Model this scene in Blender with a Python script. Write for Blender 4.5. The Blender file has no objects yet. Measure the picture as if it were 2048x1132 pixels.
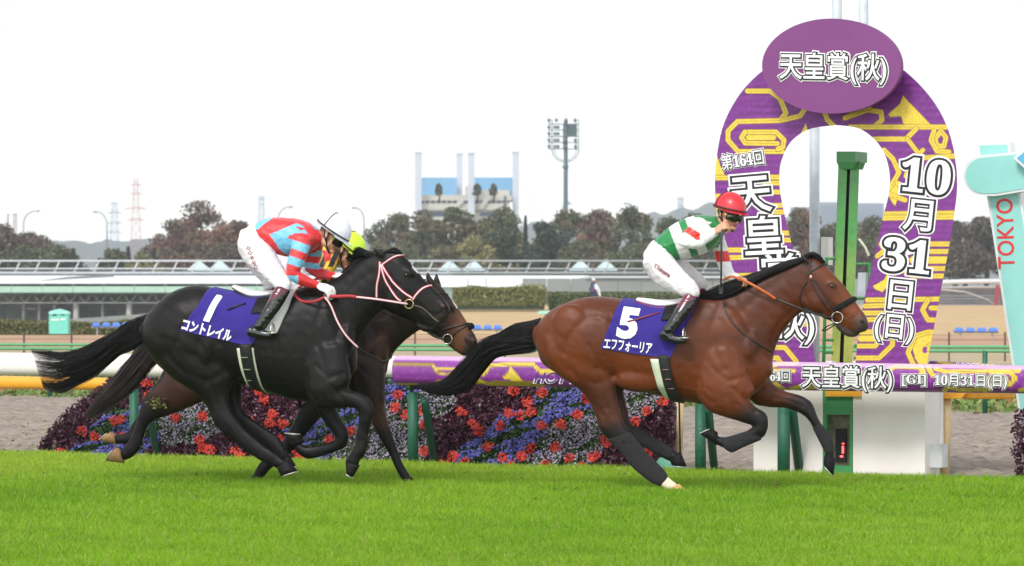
import bpy, bmesh, math, random
import numpy as np
from mathutils import Vector, Matrix
from mathutils.bvhtree import BVHTree
from mathutils.kdtree import KDTree

S = bpy.context.scene
C = S.collection
R = math.radians
random.seed(7)
rng = np.random.default_rng(11)

# ------------------------------------------------------------------ camera, world, sun, exposure
F = 7336.0           # focal length in photo pixels (2048 wide)
H = 1.47             # camera height
HY = 600.0           # horizon row in the photo
cam_d = bpy.data.cameras.new('camera')
cam = bpy.data.objects.new('camera', cam_d); C.objects.link(cam)
cam.location = (0, 0, H); cam.rotation_euler = (R(90), 0, 0)
cam_d.sensor_width = 36; cam_d.lens = F/2048*36
cam_d.shift_y = (HY-566)/2048
cam_d.clip_start = 1; cam_d.clip_end = 20000
cam_d.dof.use_dof = True; cam_d.dof.focus_distance = 28.6; cam_d.dof.aperture_fstop = 7.0
S.camera = cam

SUN_EL, SUN_AZ = R(48), R(205)      # overcast: a wide soft sun, behind and left of the camera
W = bpy.data.worlds.new('World'); S.world = W; W.use_nodes = True
nt = W.node_tree; nt.nodes.clear()
sky = nt.nodes.new('ShaderNodeTexSky'); sky.sky_type = 'NISHITA'; sky.sun_disc = False
sky.sun_elevation = SUN_EL; sky.sun_rotation = SUN_AZ
sky.air_density = 1.0; sky.dust_density = 0.4; sky.ozone_density = 1.0; sky.altitude = 50
hsv = nt.nodes.new('ShaderNodeHueSaturation'); hsv.inputs['Saturation'].default_value = 0.16
bg = nt.nodes.new('ShaderNodeBackground'); bg.inputs['Strength'].default_value = 0.135
wo = nt.nodes.new('ShaderNodeOutputWorld')
nt.links.new(sky.outputs[0], hsv.inputs['Color']); nt.links.new(hsv.outputs[0], bg.inputs['Color'])
nt.links.new(bg.outputs[0], wo.inputs['Surface'])
sd = bpy.data.lights.new('sun', 'SUN'); sd.energy = 1.1; sd.angle = R(14); sd.color = (1, .97, .92)
sun = bpy.data.objects.new('sun', sd); C.objects.link(sun)
# direction towards the sun
sv = Vector((math.sin(SUN_AZ)*math.cos(SUN_EL), math.cos(SUN_AZ)*math.cos(SUN_EL), math.sin(SUN_EL)))
sun.rotation_euler = (-sv).to_track_quat('-Z', 'Y').to_euler()
S.view_settings.view_transform = 'Standard'; S.view_settings.look = 'None'
S.view_settings.exposure = 1.08; S.view_settings.gamma = 1; S.view_settings.use_curve_mapping = False
S.cycles.max_bounces = 6; S.cycles.volume_bounces = 0; S.cycles.use_denoising = True
S.cycles.transparent_max_bounces = 8

# ------------------------------------------------------------------ frames: photo pixels -> points on an upright plane in the place
class Frame:
    def __init__(s, X0, Y0, deg):
        s.X0, s.Y0 = X0, Y0; a = R(deg); s.t = math.tan(a); s.c = math.cos(a)
        s.n = Vector((math.sin(a), math.cos(a), 0)); s.d = Vector((math.cos(a), -math.sin(a), 0))
    def P(s, px, py, o=0.0):
        k = (px-1024)/F
        Y = (s.Y0+s.t*s.X0+o/s.c)/(1+s.t*k)
        return Vector((k*Y, Y, H-(py-HY)*Y/F))
    def A(s, px, py, o=0.0):             # the same for numpy arrays
        k = (px-1024)/F
        Y = (s.Y0+s.t*s.X0+o/s.c)/(1+s.t*k)
        return np.stack([k*Y, Y, H-(py-HY)*Y/F], -1)
def at(px, py, Y): return Vector(((px-1024)*Y/F, Y, H-(py-HY)*Y/F))
def topx(a):                              # points -> photo pixels
    a = np.asarray(a); return 1024+a[:, 0]/a[:, 1]*F, HY-(a[:, 2]-H)/a[:, 1]*F

# ------------------------------------------------------------------ materials
MATS = {}
def mat(name, col, rough=.6, metal=0, var=.12, scale=8.0, bump=.0, bscale=40.0, spec=.5, attr=False, sheen=0, coat=0, emit=0, stretch=None, trans=0):
    if name in MATS: return MATS[name]
    m = bpy.data.materials.new(name); m.use_nodes = True; t = m.node_tree; N = t.nodes
    b = N['Principled BSDF']; b.inputs['Roughness'].default_value = rough; b.inputs['Metallic'].default_value = metal
    b.inputs['Specular IOR Level'].default_value = spec
    if sheen: b.inputs['Sheen Weight'].default_value = sheen; b.inputs['Sheen Roughness'].default_value = .4
    if coat: b.inputs['Coat Weight'].default_value = coat; b.inputs['Coat Roughness'].default_value = .12
    tc = N.new('ShaderNodeTexCoord'); mp = N.new('ShaderNodeMapping'); t.links.new(tc.outputs['Object'], mp.inputs[0])
    if stretch: mp.inputs['Scale'].default_value = stretch
    nz = N.new('ShaderNodeTexNoise'); nz.inputs['Scale'].default_value = scale; nz.inputs['Detail'].default_value = 5
    t.links.new(mp.outputs[0], nz.inputs['Vector'])
    mr = N.new('ShaderNodeMapRange'); mr.inputs['From Min'].default_value = .3; mr.inputs['From Max'].default_value = .7
    mr.inputs['To Min'].default_value = 1-var; mr.inputs['To Max'].default_value = 1+var
    t.links.new(nz.outputs['Fac'], mr.inputs['Value'])
    vm = N.new('ShaderNodeVectorMath'); vm.operation = 'SCALE'; t.links.new(mr.outputs[0], vm.inputs['Scale'])
    if attr:
        at_ = N.new('ShaderNodeVertexColor'); at_.layer_name = 'Col'; t.links.new(at_.outputs['Color'], vm.inputs[0])
    else: vm.inputs[0].default_value = col
    t.links.new(vm.outputs[0], b.inputs['Base Color'])
    if bump:
        n2 = N.new('ShaderNodeTexNoise'); n2.inputs['Scale'].default_value = bscale; n2.inputs['Detail'].default_value = 6
        t.links.new(mp.outputs[0], n2.inputs['Vector'])
        bp = N.new('ShaderNodeBump'); bp.inputs['Strength'].default_value = bump; bp.inputs['Distance'].default_value = .02
        t.links.new(n2.outputs['Fac'], bp.inputs['Height']); t.links.new(bp.outputs[0], b.inputs['Normal'])
    if emit:
        b.inputs['Emission Color'].default_value = (*col, 1); b.inputs['Emission Strength'].default_value = emit
    if trans:
        tr = N.new('ShaderNodeBsdfTranslucent'); mx = N.new('ShaderNodeMixShader'); mx.inputs[0].default_value = trans
        t.links.new(vm.outputs[0], tr.inputs['Color']); out = N['Material Output']
        t.links.new(b.outputs[0], mx.inputs[1]); t.links.new(tr.outputs[0], mx.inputs[2]); t.links.new(mx.outputs[0], out.inputs['Surface'])
    MATS[name] = m; return m

# ------------------------------------------------------------------ object bookkeeping
def tag(o, label, cat, group=None, kind=None):
    if label: o['label'] = label
    if cat: o['category'] = cat
    if group: o['group'] = group
    if kind: o['kind'] = kind
    return o
def empty(name, loc=(0, 0, 0)):
    o = bpy.data.objects.new(name, None); C.objects.link(o); o.location = loc; o.empty_display_size = .1; return o
def thing(name, label, cat, loc=(0, 0, 0), group=None): return tag(empty(name, loc), label, cat, group)
def link(name, me, m=None, parent=None, smooth=False):
    o = bpy.data.objects.new(name, me); C.objects.link(o)
    if m: me.materials.append(m)
    if smooth: me.polygons.foreach_set('use_smooth', [True]*len(me.polygons))
    if parent:
        o.parent = parent
        mi = Matrix.Identity(4); p = parent
        while p: mi = Matrix.Translation(p.location) @ mi; p = p.parent
        me.transform(mi.inverted())
    return o
def mesh_np(name, V, Fc, cols=None):     # Fc: (n,3) or (n,4) array, or list of arrays
    me = bpy.data.meshes.new(name)
    if not isinstance(Fc, list): Fc = [Fc]
    V = np.ascontiguousarray(V, dtype=np.float32)
    loops = np.concatenate([f.ravel() for f in Fc]).astype(np.int32)
    tot = np.concatenate([np.full(len(f), f.shape[1]) for f in Fc]).astype(np.int32)
    st = np.concatenate([[0], np.cumsum(tot)[:-1]]).astype(np.int32)
    me.vertices.add(len(V)); me.vertices.foreach_set('co', V.ravel())
    me.loops.add(len(loops)); me.loops.foreach_set('vertex_index', loops)
    me.polygons.add(len(tot)); me.polygons.foreach_set('loop_start', st); me.polygons.foreach_set('loop_total', tot)
    me.update(calc_edges=True)
    if cols is not None: setcol(me, cols)
    return me
def setcol(me, cols):
    ca = me.color_attributes.new('Col', 'FLOAT_COLOR', 'POINT')
    c = np.ones((len(me.vertices), 4), np.float32); c[:, :3] = cols; ca.data.foreach_set('color', c.ravel())
def lin(r, g, b):                         # photo sRGB 0-255 -> linear
    f = lambda c: (c/255/12.92) if c/255 <= .04045 else ((c/255+.055)/1.055)**2.4
    return (f(r), f(g), f(b))

class MB:
    """collects closed shapes, builds ONE mesh"""
    def __init__(s): s.v = []; s.f = []
    def add(s, vs, fs):
        n = len(s.v); s.v += [tuple(v) for v in vs]; s.f += [tuple(i+n for i in f) for f in fs]; return s
    def box(s, a, b):
        x0, y0, z0 = a; x1, y1, z1 = b
        return s.add([(x0,y0,z0),(x1,y0,z0),(x1,y1,z0),(x0,y1,z0),(x0,y0,z1),(x1,y0,z1),(x1,y1,z1),(x0,y1,z1)],
                     [(0,3,2,1),(4,5,6,7),(0,1,5,4),(1,2,6,5),(2,3,7,6),(3,0,4,7)])
    def hexa(s, P4, n, d):                # quad P4 (counter-clockwise seen from the front) extruded along n by d
        q = [Vector(p) for p in P4]; r = [p+n*d for p in q]
        return s.add(q+r, [(0,1,2,3),(7,6,5,4),(0,4,5,1),(1,5,6,2),(2,6,7,3),(3,7,4,0)])
    def poly(s, pts, n, d):               # outline extruded
        k = len(pts); q = [Vector(p) for p in pts]; r = [p+n*d for p in q]
        return s.add(q+r, [tuple(range(k)), tuple(range(2*k-1, k-1, -1))]+[(i, i+k, (i+1) % k+k, (i+1) % k) for i in range(k)])
    def tube(s, pts, r, n=8, flat=1.0, up=None, cap=True):
        pts = [Vector(p) for p in pts]; k = len(pts); rs = r if isinstance(r, (list, tuple)) else [r]*k
        base = len(s.v); u = None
        for i, p in enumerate(pts):
            t = (pts[min(i+1, k-1)]-pts[max(i-1, 0)]).normalized()
            if up is not None: u = Vector(up[i]) if isinstance(up, list) else Vector(up)
            elif u is None: u = Vector((0, 0, 1)) if abs(t.z) < .9 else Vector((1, 0, 0))
            u = (u-t*u.dot(t)).normalized(); w = t.cross(u)
            for j in range(n):
                a = 2*math.pi*j/n; s.v.append(tuple(p+w*math.cos(a)*rs[i]+u*math.sin(a)*rs[i]*flat))
        for i in range(k-1):
            for j in range(n):
                a = base+i*n+j; b = base+i*n+(j+1) % n; s.f.append((a, b, b+n, a+n))
        if cap: s.f.append(tuple(base+j for j in range(n-1, -1, -1))); s.f.append(tuple(base+(k-1)*n+j for j in range(n)))
        return s
    def ell(s, c, r, rot=None, nu=14, nv=9):
        c = Vector(c); vs = []; fs = []
        for i in range(nv+1):
            th = math.pi*i/nv
            for j in range(nu):
                ph = 2*math.pi*j/nu
                v = Vector((r[0]*math.sin(th)*math.cos(ph), r[1]*math.sin(th)*math.sin(ph), r[2]*math.cos(th)))
                vs.append(c+(rot @ v if rot else v))
        for i in range(nv):
            for j in range(nu):
                a = i*nu+j; b = i*nu+(j+1) % nu; fs.append((a, a+nu, b+nu, b))
        return s.add(vs, fs)
    def build(s, name, m, parent=None, smooth=False, bevel=0):
        me = bpy.data.meshes.new(name); me.from_pydata(s.v, [], s.f); me.validate()
        if bevel:
            b = bmesh.new(); b.from_mesh(me)
            bmesh.ops.bevel(b, geom=list(b.edges), offset=bevel, segments=2, affect='EDGES', clamp_overlap=True); b.to_mesh(me); b.free()
        return link(name, me, m, parent, smooth)
def pbox(m, x0, y0, x1, y1, Y, depth):    # axis aligned box whose front face fills the given pixels at distance Y
    a = at(x0, y1, Y); b = at(x1, y0, Y); return m.box((a.x, Y, a.z), (b.x, Y+depth, b.z))

def catmull(P, sub):
    P = np.asarray(P, float); n = len(P); out = []
    for i in range(n-1):
        p0 = P[max(i-1, 0)]; p1 = P[i]; p2 = P[i+1]; p3 = P[min(i+2, n-1)]
        for k in range(sub):
            t = k/sub
            out.append(.5*((2*p1)+(-p0+p2)*t+(2*p0-5*p1+4*p2-p3)*t*t+(-p0+3*p1-3*p2+p3)*t**3))
    out.append(P[-1]); return np.array(out)

# text -> triangles (flat, cap height about 0.73); fat = outward growth in em
_txt = {}
def text_mesh(s, fat=0.0, res=3):
    k = (s, fat, res)
    if k in _txt: return _txt[k]
    cu = bpy.data.curves.new('t', 'FONT'); cu.body = s; cu.size = 1; cu.align_x = 'CENTER'
    cu.resolution_u = res; cu.fill_mode = 'BOTH'
    if fat: cu.bevel_depth = fat; cu.bevel_resolution = 1
    else: cu.extrude = .01
    o = bpy.data.objects.new('t', cu); C.objects.link(o); bpy.context.view_layer.update()
    dg = bpy.context.evaluated_depsgraph_get(); e = o.evaluated_get(dg); me = e.to_mesh()
    V = np.array([v.co for v in me.vertices]); Fs = [tuple(p.vertices) for p in me.polygons]
    e.to_mesh_clear(); bpy.data.objects.remove(o); bpy.data.curves.remove(cu)
    if len(V): V[:, 1] -= .36; V[:, 0] -= (V[:, 0].max()+V[:, 0].min())/2
    _txt[k] = (V, Fs); return V, Fs
# ------------------------------------------------------------------ generators for foliage
def quads_at(Pc, size, squash=1.0, up=0.0):
    """random leaf-sized quads round centres Pc (n,3); size scalar or (n,)"""
    n = len(Pc); a = rng.normal(size=(n, 3)); a[:, 2] *= squash; a /= np.linalg.norm(a, axis=1)[:, None]+1e-9
    b = rng.normal(size=(n, 3)); b -= a*(a*b).sum(1)[:, None]; b /= np.linalg.norm(b, axis=1)[:, None]+1e-9
    sz = np.broadcast_to(np.asarray(size, float), (n,))[:, None]
    a = a*sz*.5; b = b*sz*.32
    V = np.stack([Pc-a, Pc+b-a*.1, Pc+a, Pc-b-a*.1], 1).reshape(-1, 3)
    return V, np.arange(4*n).reshape(n, 4)
def noise3(P, sc, seed=0):                # cheap smooth noise -1..1
    r = np.random.default_rng(seed); out = 0
    for k in range(5):
        d = r.normal(size=3)*sc*(1+.5*k); ph = r.uniform(0, 6.28); out = out+np.sin(P@d+ph)/(1+.35*k)
    return out/2.6
def colmix(base, P, var=.35, seed=0, n=None):
    base = np.array(base); f = 1+var*rng.uniform(-1, 1, len(P))
    return base[None, :]*f[:, None]

# ------------------------------------------------------------------ ground
RF = Frame(2.293, 30.81, 30.4)            # the running rail stands on this plane; +offset is away from the camera
def along(u, o, z=0.0):                   # metres along the rail from its reference point, offset o
    p = Vector((RF.X0, RF.Y0, 0))+RF.d*u+RF.n*o; return Vector((p.x, p.y, z))
m_turfbase = mat('turf soil', (.09, .15, .03), .9, var=.3, scale=3, bump=.5)
m_dirt = mat('dirt', lin(150, 138, 126), .95, var=.16, scale=9, bump=1.0, bscale=14, stretch=(1, 1, 1))
# dirt: harrowed lines running along the track
def dirt_mat():
    m = m_dirt; t = m.node_tree; N = t.nodes
    mp = [n for n in N if n.type == 'MAPPING'][0]; mp.inputs['Rotation'].default_value = (0, 0, R(30.4))
    mp.inputs['Scale'].default_value = (.25, 1.6, 1)
    bp = [n for n in N if n.type == 'BUMP'][0]; bp.inputs['Distance'].default_value = .06
dirt_mat()
b = MB(); b.add([along(-60, -45, 0), along(60, -45, 0), along(60, .12, 0), along(-60, .12, 0)], [(0, 1, 2, 3)])
tag(b.build('turf_course', m_turfbase), None, None, kind='structure')
# dirt with real relief: harrow ridges and clods
def dirt():
    nu, no = 620, 260
    u = np.linspace(-30, 16, nu); o = .12+(17.1)*np.linspace(0, 1, no)**1.25
    U, O = np.meshgrid(u, o)
    P = np.stack([RF.X0+RF.d.x*U+RF.n.x*O, RF.Y0+RF.d.y*U+RF.n.y*O, np.zeros_like(U)], -1).reshape(-1, 3)
    uo = np.stack([U.ravel(), O.ravel(), 0*U.ravel()], -1)
    z = .016*noise3(uo*[.5, 9, 1], 1.0, 3)+.020*noise3(uo*[3, 14, 1], 1.6, 5)+.014*rng.normal(size=len(uo))
    for oc in (1.2, 2.6, 4.7, 7.4, 10.5): z -= .075*np.exp(-((uo[:, 1]-oc-.06*np.sin(uo[:, 0]*.7+oc))/.15)**2)
    P[:, 2] = z-.03
    i = (np.arange(no-1)[:, None]*nu+np.arange(nu-1)[None, :]).ravel()
    o_ = link('dirt_track', mesh_np('dirt', P, np.stack([i, i+1, i+nu+1, i+nu], 1)), m_dirt, smooth=True)
    tag(o_, None, None, kind='structure')
dirt()
def terrain():
    ys = np.concatenate([np.linspace(4, 50, 12), np.linspace(52, 320, 90), np.geomspace(340, 18000, 24)])
    ks = np.linspace(-.55, .55, 111); Y, K = np.meshgrid(ys, ks, indexing='ij'); X = Y*K
    sm = lambda t: np.clip(t, 0, 1)**2*(3-2*np.clip(t, 0, 1))
    Rr = sm((K+.050)/.03)
    z = -.12+Rr*1.15*sm((Y-175)/110)-(1-Rr)*1.5*sm((Y-172)/40)
    z = z-(z+1.9)*sm((Y-330)/60)
    P = np.stack([X, Y, z], -1).reshape(-1, 3)
    g = np.array(lin(120, 125, 80)); t1 = np.array(lin(168, 150, 118)); br = np.array(lin(176, 138, 108)); tn = np.array(lin(190, 160, 115)); far = np.array(lin(110, 120, 90))
    c = np.where((Y < 84)[..., None], g, np.where((Y < 119)[..., None], t1, np.where((Y < 163)[..., None], br, np.where((Y < 330)[..., None], tn, far)))).reshape(-1, 3)
    ny, nk = Y.shape; i = (np.arange(ny-1)[:, None]*nk+np.arange(nk-1)[None, :]).ravel()
    o = link('infield_ground', mesh_np('g', P, np.stack([i, i+1, i+nk+1, i+nk], 1), c), mat('infield', (1, 1, 1), .95, attr=True, var=.15, scale=.6, bump=.4, bscale=3), smooth=True)
    tag(o, None, None, kind='structure')
terrain()

# turf blades
def turf():
    n = 780000
    Y = 1/rng.uniform(1/35.5, 1/19.6, n)   # even in the picture rows, denser nearby rows not needed
    X = rng.uniform(-.180, .190, n)*Y
    o = (X-RF.X0)*RF.n.x+(Y-RF.Y0)*RF.n.y
    ex = rng.random(n) < .11               # extra thickness at the rail edge
    k = o < .14-.05*rng.random(n)
    X, Y, o, ex = X[k], Y[k], o[k], ex[k]; n = len(X)
    P = np.stack([X, Y, np.zeros(n)], -1)
    patch = noise3(P, 1.3, 9); patch2 = noise3(P, 5.0, 10); patch3 = noise3(P, .35, 12)
    h = rng.uniform(.032, .066, n)*(1+.22*patch2)*np.where(o > -.25, .75+.4*rng.random(n)**3, 1)
    w = rng.uniform(.0028, .0052, n)
    an = rng.uniform(0, 6.28, n); d = np.stack([np.cos(an), np.sin(an), 0*an], -1)
    ln = rng.normal(0, .45, (n, 2))*h[:, None]
    tip = P+np.concatenate([ln, h[:, None]], 1); mid = P+np.concatenate([ln*.35, h[:, None]*.6], 1)
    V = np.stack([P-d*w[:, None]*.5, P+d*w[:, None]*.5, mid+d*w[:, None]*.45, tip, mid-d*w[:, None]*.45], 1).reshape(-1, 3)
    i = np.arange(n)*5; Fq = np.stack([i, i+1, i+2, i+4], 1); Ft = np.stack([i+4, i+2, i+3], 1)
    base = np.array(lin(130, 178, 18)); yel = np.array(lin(176, 198, 66)); dark = np.array(lin(96, 146, 14)); dry = np.array(lin(184, 178, 116))
    fr_ = np.clip((Y-25)/6, 0, 1); t = np.clip(.5+.30*patch+(.25+.25*fr_)*patch2+(.2+.25*fr_)*noise3(P, 13, 14)+.25*rng.normal(size=n), 0, 1)[:, None]
    c = dark*(1-t)+base*t; q = np.clip(.12+.30*fr_+.30*patch3+.3*rng.normal(size=n), 0, .85)[:, None]; c = c*(1-q)+yel*q
    dr = (rng.random(n) < .045)[:, None]; c = np.where(dr, dry, c)
    # lighter tips, as real blades have
    cc = np.repeat(c, 5, 0)
    cc = cc.reshape(n, 5, 3); cc[:, 3] *= 1.15; cc = cc.reshape(-1, 3)
    me = mesh_np('turf', V, [Fq, Ft], cc)
    tag(link('grass', me, mat('grass blades', (1, 1, 1), .5, attr=True, var=.05, spec=.3, trans=.35)), 'short bright green racecourse turf in the foreground', 'grass', kind='stuff')
turf()
def verge():                               # weedy strip beyond the dirt
    n = 60000; u = rng.uniform(-34, 14, n); o = rng.uniform(17.1, 34, n)
    P = np.stack([RF.X0+RF.d.x*u+RF.n.x*o, RF.Y0+RF.d.y*u+RF.n.y*o, np.full(n, -.06)], -1)
    P[:, 2] += rng.random(n)*.14*(1+.5*noise3(P, .6, 3))
    V, Fq = quads_at(P, rng.uniform(.05, .14, n))
    cs = np.array([lin(120, 142, 78), lin(95, 120, 60), lin(150, 140, 90), lin(150, 110, 80)])
    c = cs[rng.choice(4, n, p=[.45, .35, .14, .06])]
    tag(link('verge_grass', mesh_np('verge', V, Fq, np.repeat(c, 4, 0)), mat('leaf', (1, 1, 1), .7, attr=True, var=.1, spec=.2)), 'rough weedy strip beyond the dirt track', 'grass', kind='stuff')
verge()
m_leaf = MATS['leaf']

# ------------------------------------------------------------------ pattern painting for the race-day wrap
def seg_dist(x, y, pts, close=False):
    d = np.full(x.shape, 1e9); pts = list(pts)+([pts[0]] if close else [])
    for (ax, ay), (bx, by) in zip(pts[:-1], pts[1:]):
        vx, vy = bx-ax, by-ay; L = vx*vx+vy*vy+1e-9; t = np.clip(((x-ax)*vx+(y-ay)*vy)/L, 0, 1)
        d = np.minimum(d, np.hypot(x-ax-t*vx, y-ay-t*vy))
    return d
def inside(x, y, pts):
    c = np.zeros(x.shape, bool); n = len(pts)
    for i in range(n):
        ax, ay = pts[i]; bx, by = pts[i-1]
        c ^= ((ay > y) != (by > y)) & (x < (bx-ax)*(y-ay)/(by-ay+1e-9)+ax)
    return c
PUR = np.array(lin(130, 50, 142)); PUR2 = np.array(lin(100, 34, 114)); GOLD = np.array(lin(226, 196, 70)); GOLDL = np.array(lin(122, 92, 28)); LILA = np.array(lin(158, 96, 168))
def paint_wrap(x, y, strokes, fills, w=5.5):
    Pn = np.stack([x*.08, y*.08, 0*x], -1)
    a = np.clip(.5+.5*noise3(Pn*[.7, 3.2, 1], 1.2, 21)+.12*rng.normal(size=len(x)), 0, 1)[:, None]
    c = PUR2*(1-a)+PUR*a
    lt = np.clip(noise3(Pn*[1.5, 5, 1], 2.0, 24)-.45+.15*rng.normal(size=len(x)), 0, 1)[:, None]*.6; c = c*(1-lt)+LILA*lt
    g = (GOLD*(1+.06*noise3(Pn*[1, 4, 1], 3.0, 27))[:, None])
    def lay(mask, col): 
        nonlocal c; m_ = np.clip(mask, 0, 1)[:, None]; c = c*(1-m_)+col*m_
    for f in fills:
        ins = inside(x, y, f); lay((seg_dist(x, y, f, True) < 1.1).astype(float)*.8, GOLDL); lay(ins.astype(float), g)
    for st in strokes:
        ww = w
        if isinstance(st, tuple): st, ww = st
        d = seg_dist(x, y, st); lay(np.clip((ww+1.0-d)/1.2, 0, 1)*.8, GOLDL); lay(np.clip((ww-.3-d)/1.2, 0, 1), g); lay(np.clip((1.0-d), 0, 1)*(.75 if ww < 6 else 0), GOLDL)
    return c
def text_px(target_mb, s, fr, cx, cy, size, ang, o, fat=0, th=.004, sx=1.0, shear=0.0, ysc=1.0):
    """glyphs laid on plane fr at photo pixel (cx,cy), em size in px, ang degrees clockwise"""
    V, Fs = text_mesh(s, fat); a = R(ang); vs = []
    for x, y, z in V:
        x, y = x*size*sx, -y*size*ysc; x -= shear*y
        p = fr.P(cx+x*math.cos(a)-y*math.sin(a), cy+x*math.sin(a)+y*math.cos(a), o)
        vs.append(p-fr.n*(z/(max(fat, .01))*th))
    target_mb.add(vs, Fs)
m_ink = mat('black lettering', lin(24, 20, 24), .5, var=.05); m_wtxt = mat('white lettering', lin(236, 234, 232), .5, var=.04, scale=20)
m_gtxt = mat('grey lettering', lin(236, 236, 236), .5)
def sign_text(parent, items, fr, o, k=1.0):
    w1, bk, w2 = MB(), MB(), MB()
    for (s, cx, cy, sz, ang, *ex) in items:
        e = ex[0] if ex else {}
        text_px(w1, s, fr, cx, cy, sz, ang, o-.003, .115*k, .002, **e); text_px(bk, s, fr, cx, cy, sz, ang, o-.007, .074*k, .002, **e)
        text_px(w2, s, fr, cx, cy, sz, ang, o-.011, .014*k, .002, **e)
    w1.build('lettering_outline', m_wtxt, parent); bk.build('lettering_outline', m_ink, parent); w2.build('lettering', m_gtxt, parent)

# ------------------------------------------------------------------ horseshoe arch of the finish line
def resample(P, n):
    P = catmull(P, 12); d = np.r_[0, np.cumsum(np.linalg.norm(np.diff(P, axis=0), axis=1))]; t = np.linspace(0, d[-1], n)
    return np.stack([np.interp(t, d, P[:, 0]), np.interp(t, d, P[:, 1])], 1)
OL = [(1520,800),(1497,728),(1474,640),(1450,540),(1436,450),(1430,370),(1434,310),(1447,250),(1475,195),(1515,150),(1560,122),(1610,106),(1672,100)]
OR_ = [(1672,100),(1730,105),(1785,125),(1835,165),(1875,215),(1900,270),(1912,330),(1914,380),(1908,430),(1897,500),(1880,590),(1865,670),(1853,730),(1842,800)]
IL = [(1640,800),(1630,720),(1619,634),(1588,507),(1563,400),(1559,345),(1567,310),(1585,280),(1620,258),(1672,250)]
IR = [(1672,250),(1715,256),(1745,275),(1768,305),(1779,345),(1778,385),(1765,440),(1745,530),(1728,602),(1716,676),(1711,730),(1708,800)]
ARCH_ST = [[(1495,182),(1540,182),(1560,197),(1572,226),(1560,241),(1475,243),(1456,262),(1456,280),(1476,303),(1565,303)],
 [(1566,240),(1600,232),(1612,215)],
 [(1490,264),(1552,264),(1568,280),(1566,294),(1556,298)], [(1490,264),(1483,275),(1490,286),(1555,287)], ([(1497,275),(1547,275)], 6),
 [(1425,356),(1570,354)], [(1528,366),(1565,366)], [(1525,384),(1565,384)], [(1435,392),(1470,400)],
 [(1520,412),(1580,410)], [(1525,424),(1580,424)], [(1560,466),(1592,466)], [(1560,480),(1592,480)], [(1435,500),(1500,500)], [(1438,516),(1505,514)],
 [(1445,552),(1620,548)], [(1450,566),(1620,562)], [(1470,636),(1625,634)], [(1475,650),(1625,648)],
 [(1480,695),(1570,695),(1592,722),(1602,760)], [(1480,715),(1555,716),(1570,738),(1574,760)],
 [(1648,222),(1655,240),(1668,252)], [(1690,236),(1735,220),(1762,224),(1764,240),(1750,252)], ([(1698,222),(1738,215)], 5),
 [(1700,254),(1905,254)], [(1748,278),(1812,278),(1832,258)], ([(1815,278),(1838,308),(1846,300)], 5),
 [(1768,300),(1786,318),(1798,345),(1782,372),(1770,385)], [(1770,385),(1810,400)],
 [(1882,262),(1892,275),(1888,292),(1874,292),(1870,278),(1882,262)], [(1868,262),(1862,280),(1874,302),(1898,304)],
 [(1840,316),(1912,312)], [(1840,316),(1820,330),(1812,352)], [(1795,366),(1812,378),(1830,378)],
 [(1766,428),(1912,426)], [(1766,436),(1908,434)], [(1820,488),(1900,488)], [(1824,503),(1900,503)], ([(1826,520),(1900,520)], 8), [(1826,537),(1900,537)],
 [(1812,546),(1826,552),(1900,552)], [(1755,512),(1770,500),(1762,488)], [(1735,600),(1880,598)], [(1730,612),(1800,610)], [(1725,626),(1765,626)], [(1725,640),(1765,638)],
 ([(1722,677),(1748,677)], 7), [(1716,664),(1750,664),(1762,677),(1750,692),(1716,692)], [(1712,716),(1758,716),(1785,690),(1786,664)],
 [(1856,600),(1845,620),(1856,640),(1880,640)], [(1862,616),(1875,616)], [(1834,745),(1816,705),(1830,672),(1856,664),(1885,664)], [(1700,745),(1712,735)],
 [(1770,755),(1778,735),(1790,755)], [(1850,700),(1862,690)]]
ARCH_FL = [[(1806,192),(1862,250),(1808,250),(1802,232),(1780,234),(1777,228),(1800,208)], [(1778,540),(1780,568),(1765,584),(1750,578),(1746,572),(1768,560)],
 [(1612,247),(1616,266),(1602,266)], [(1770,378),(1792,366),(1800,385),(1790,412),(1782,400)], [(1824,690),(1840,670),(1874,666),(1868,720),(1848,745),(1830,716)], [(1430,395),(1446,412),(1436,440),(1432,430)], [(1432,305),(1440,330),(1450,352),(1426,352)]]
AO = .75                                    # behind the rail
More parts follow.
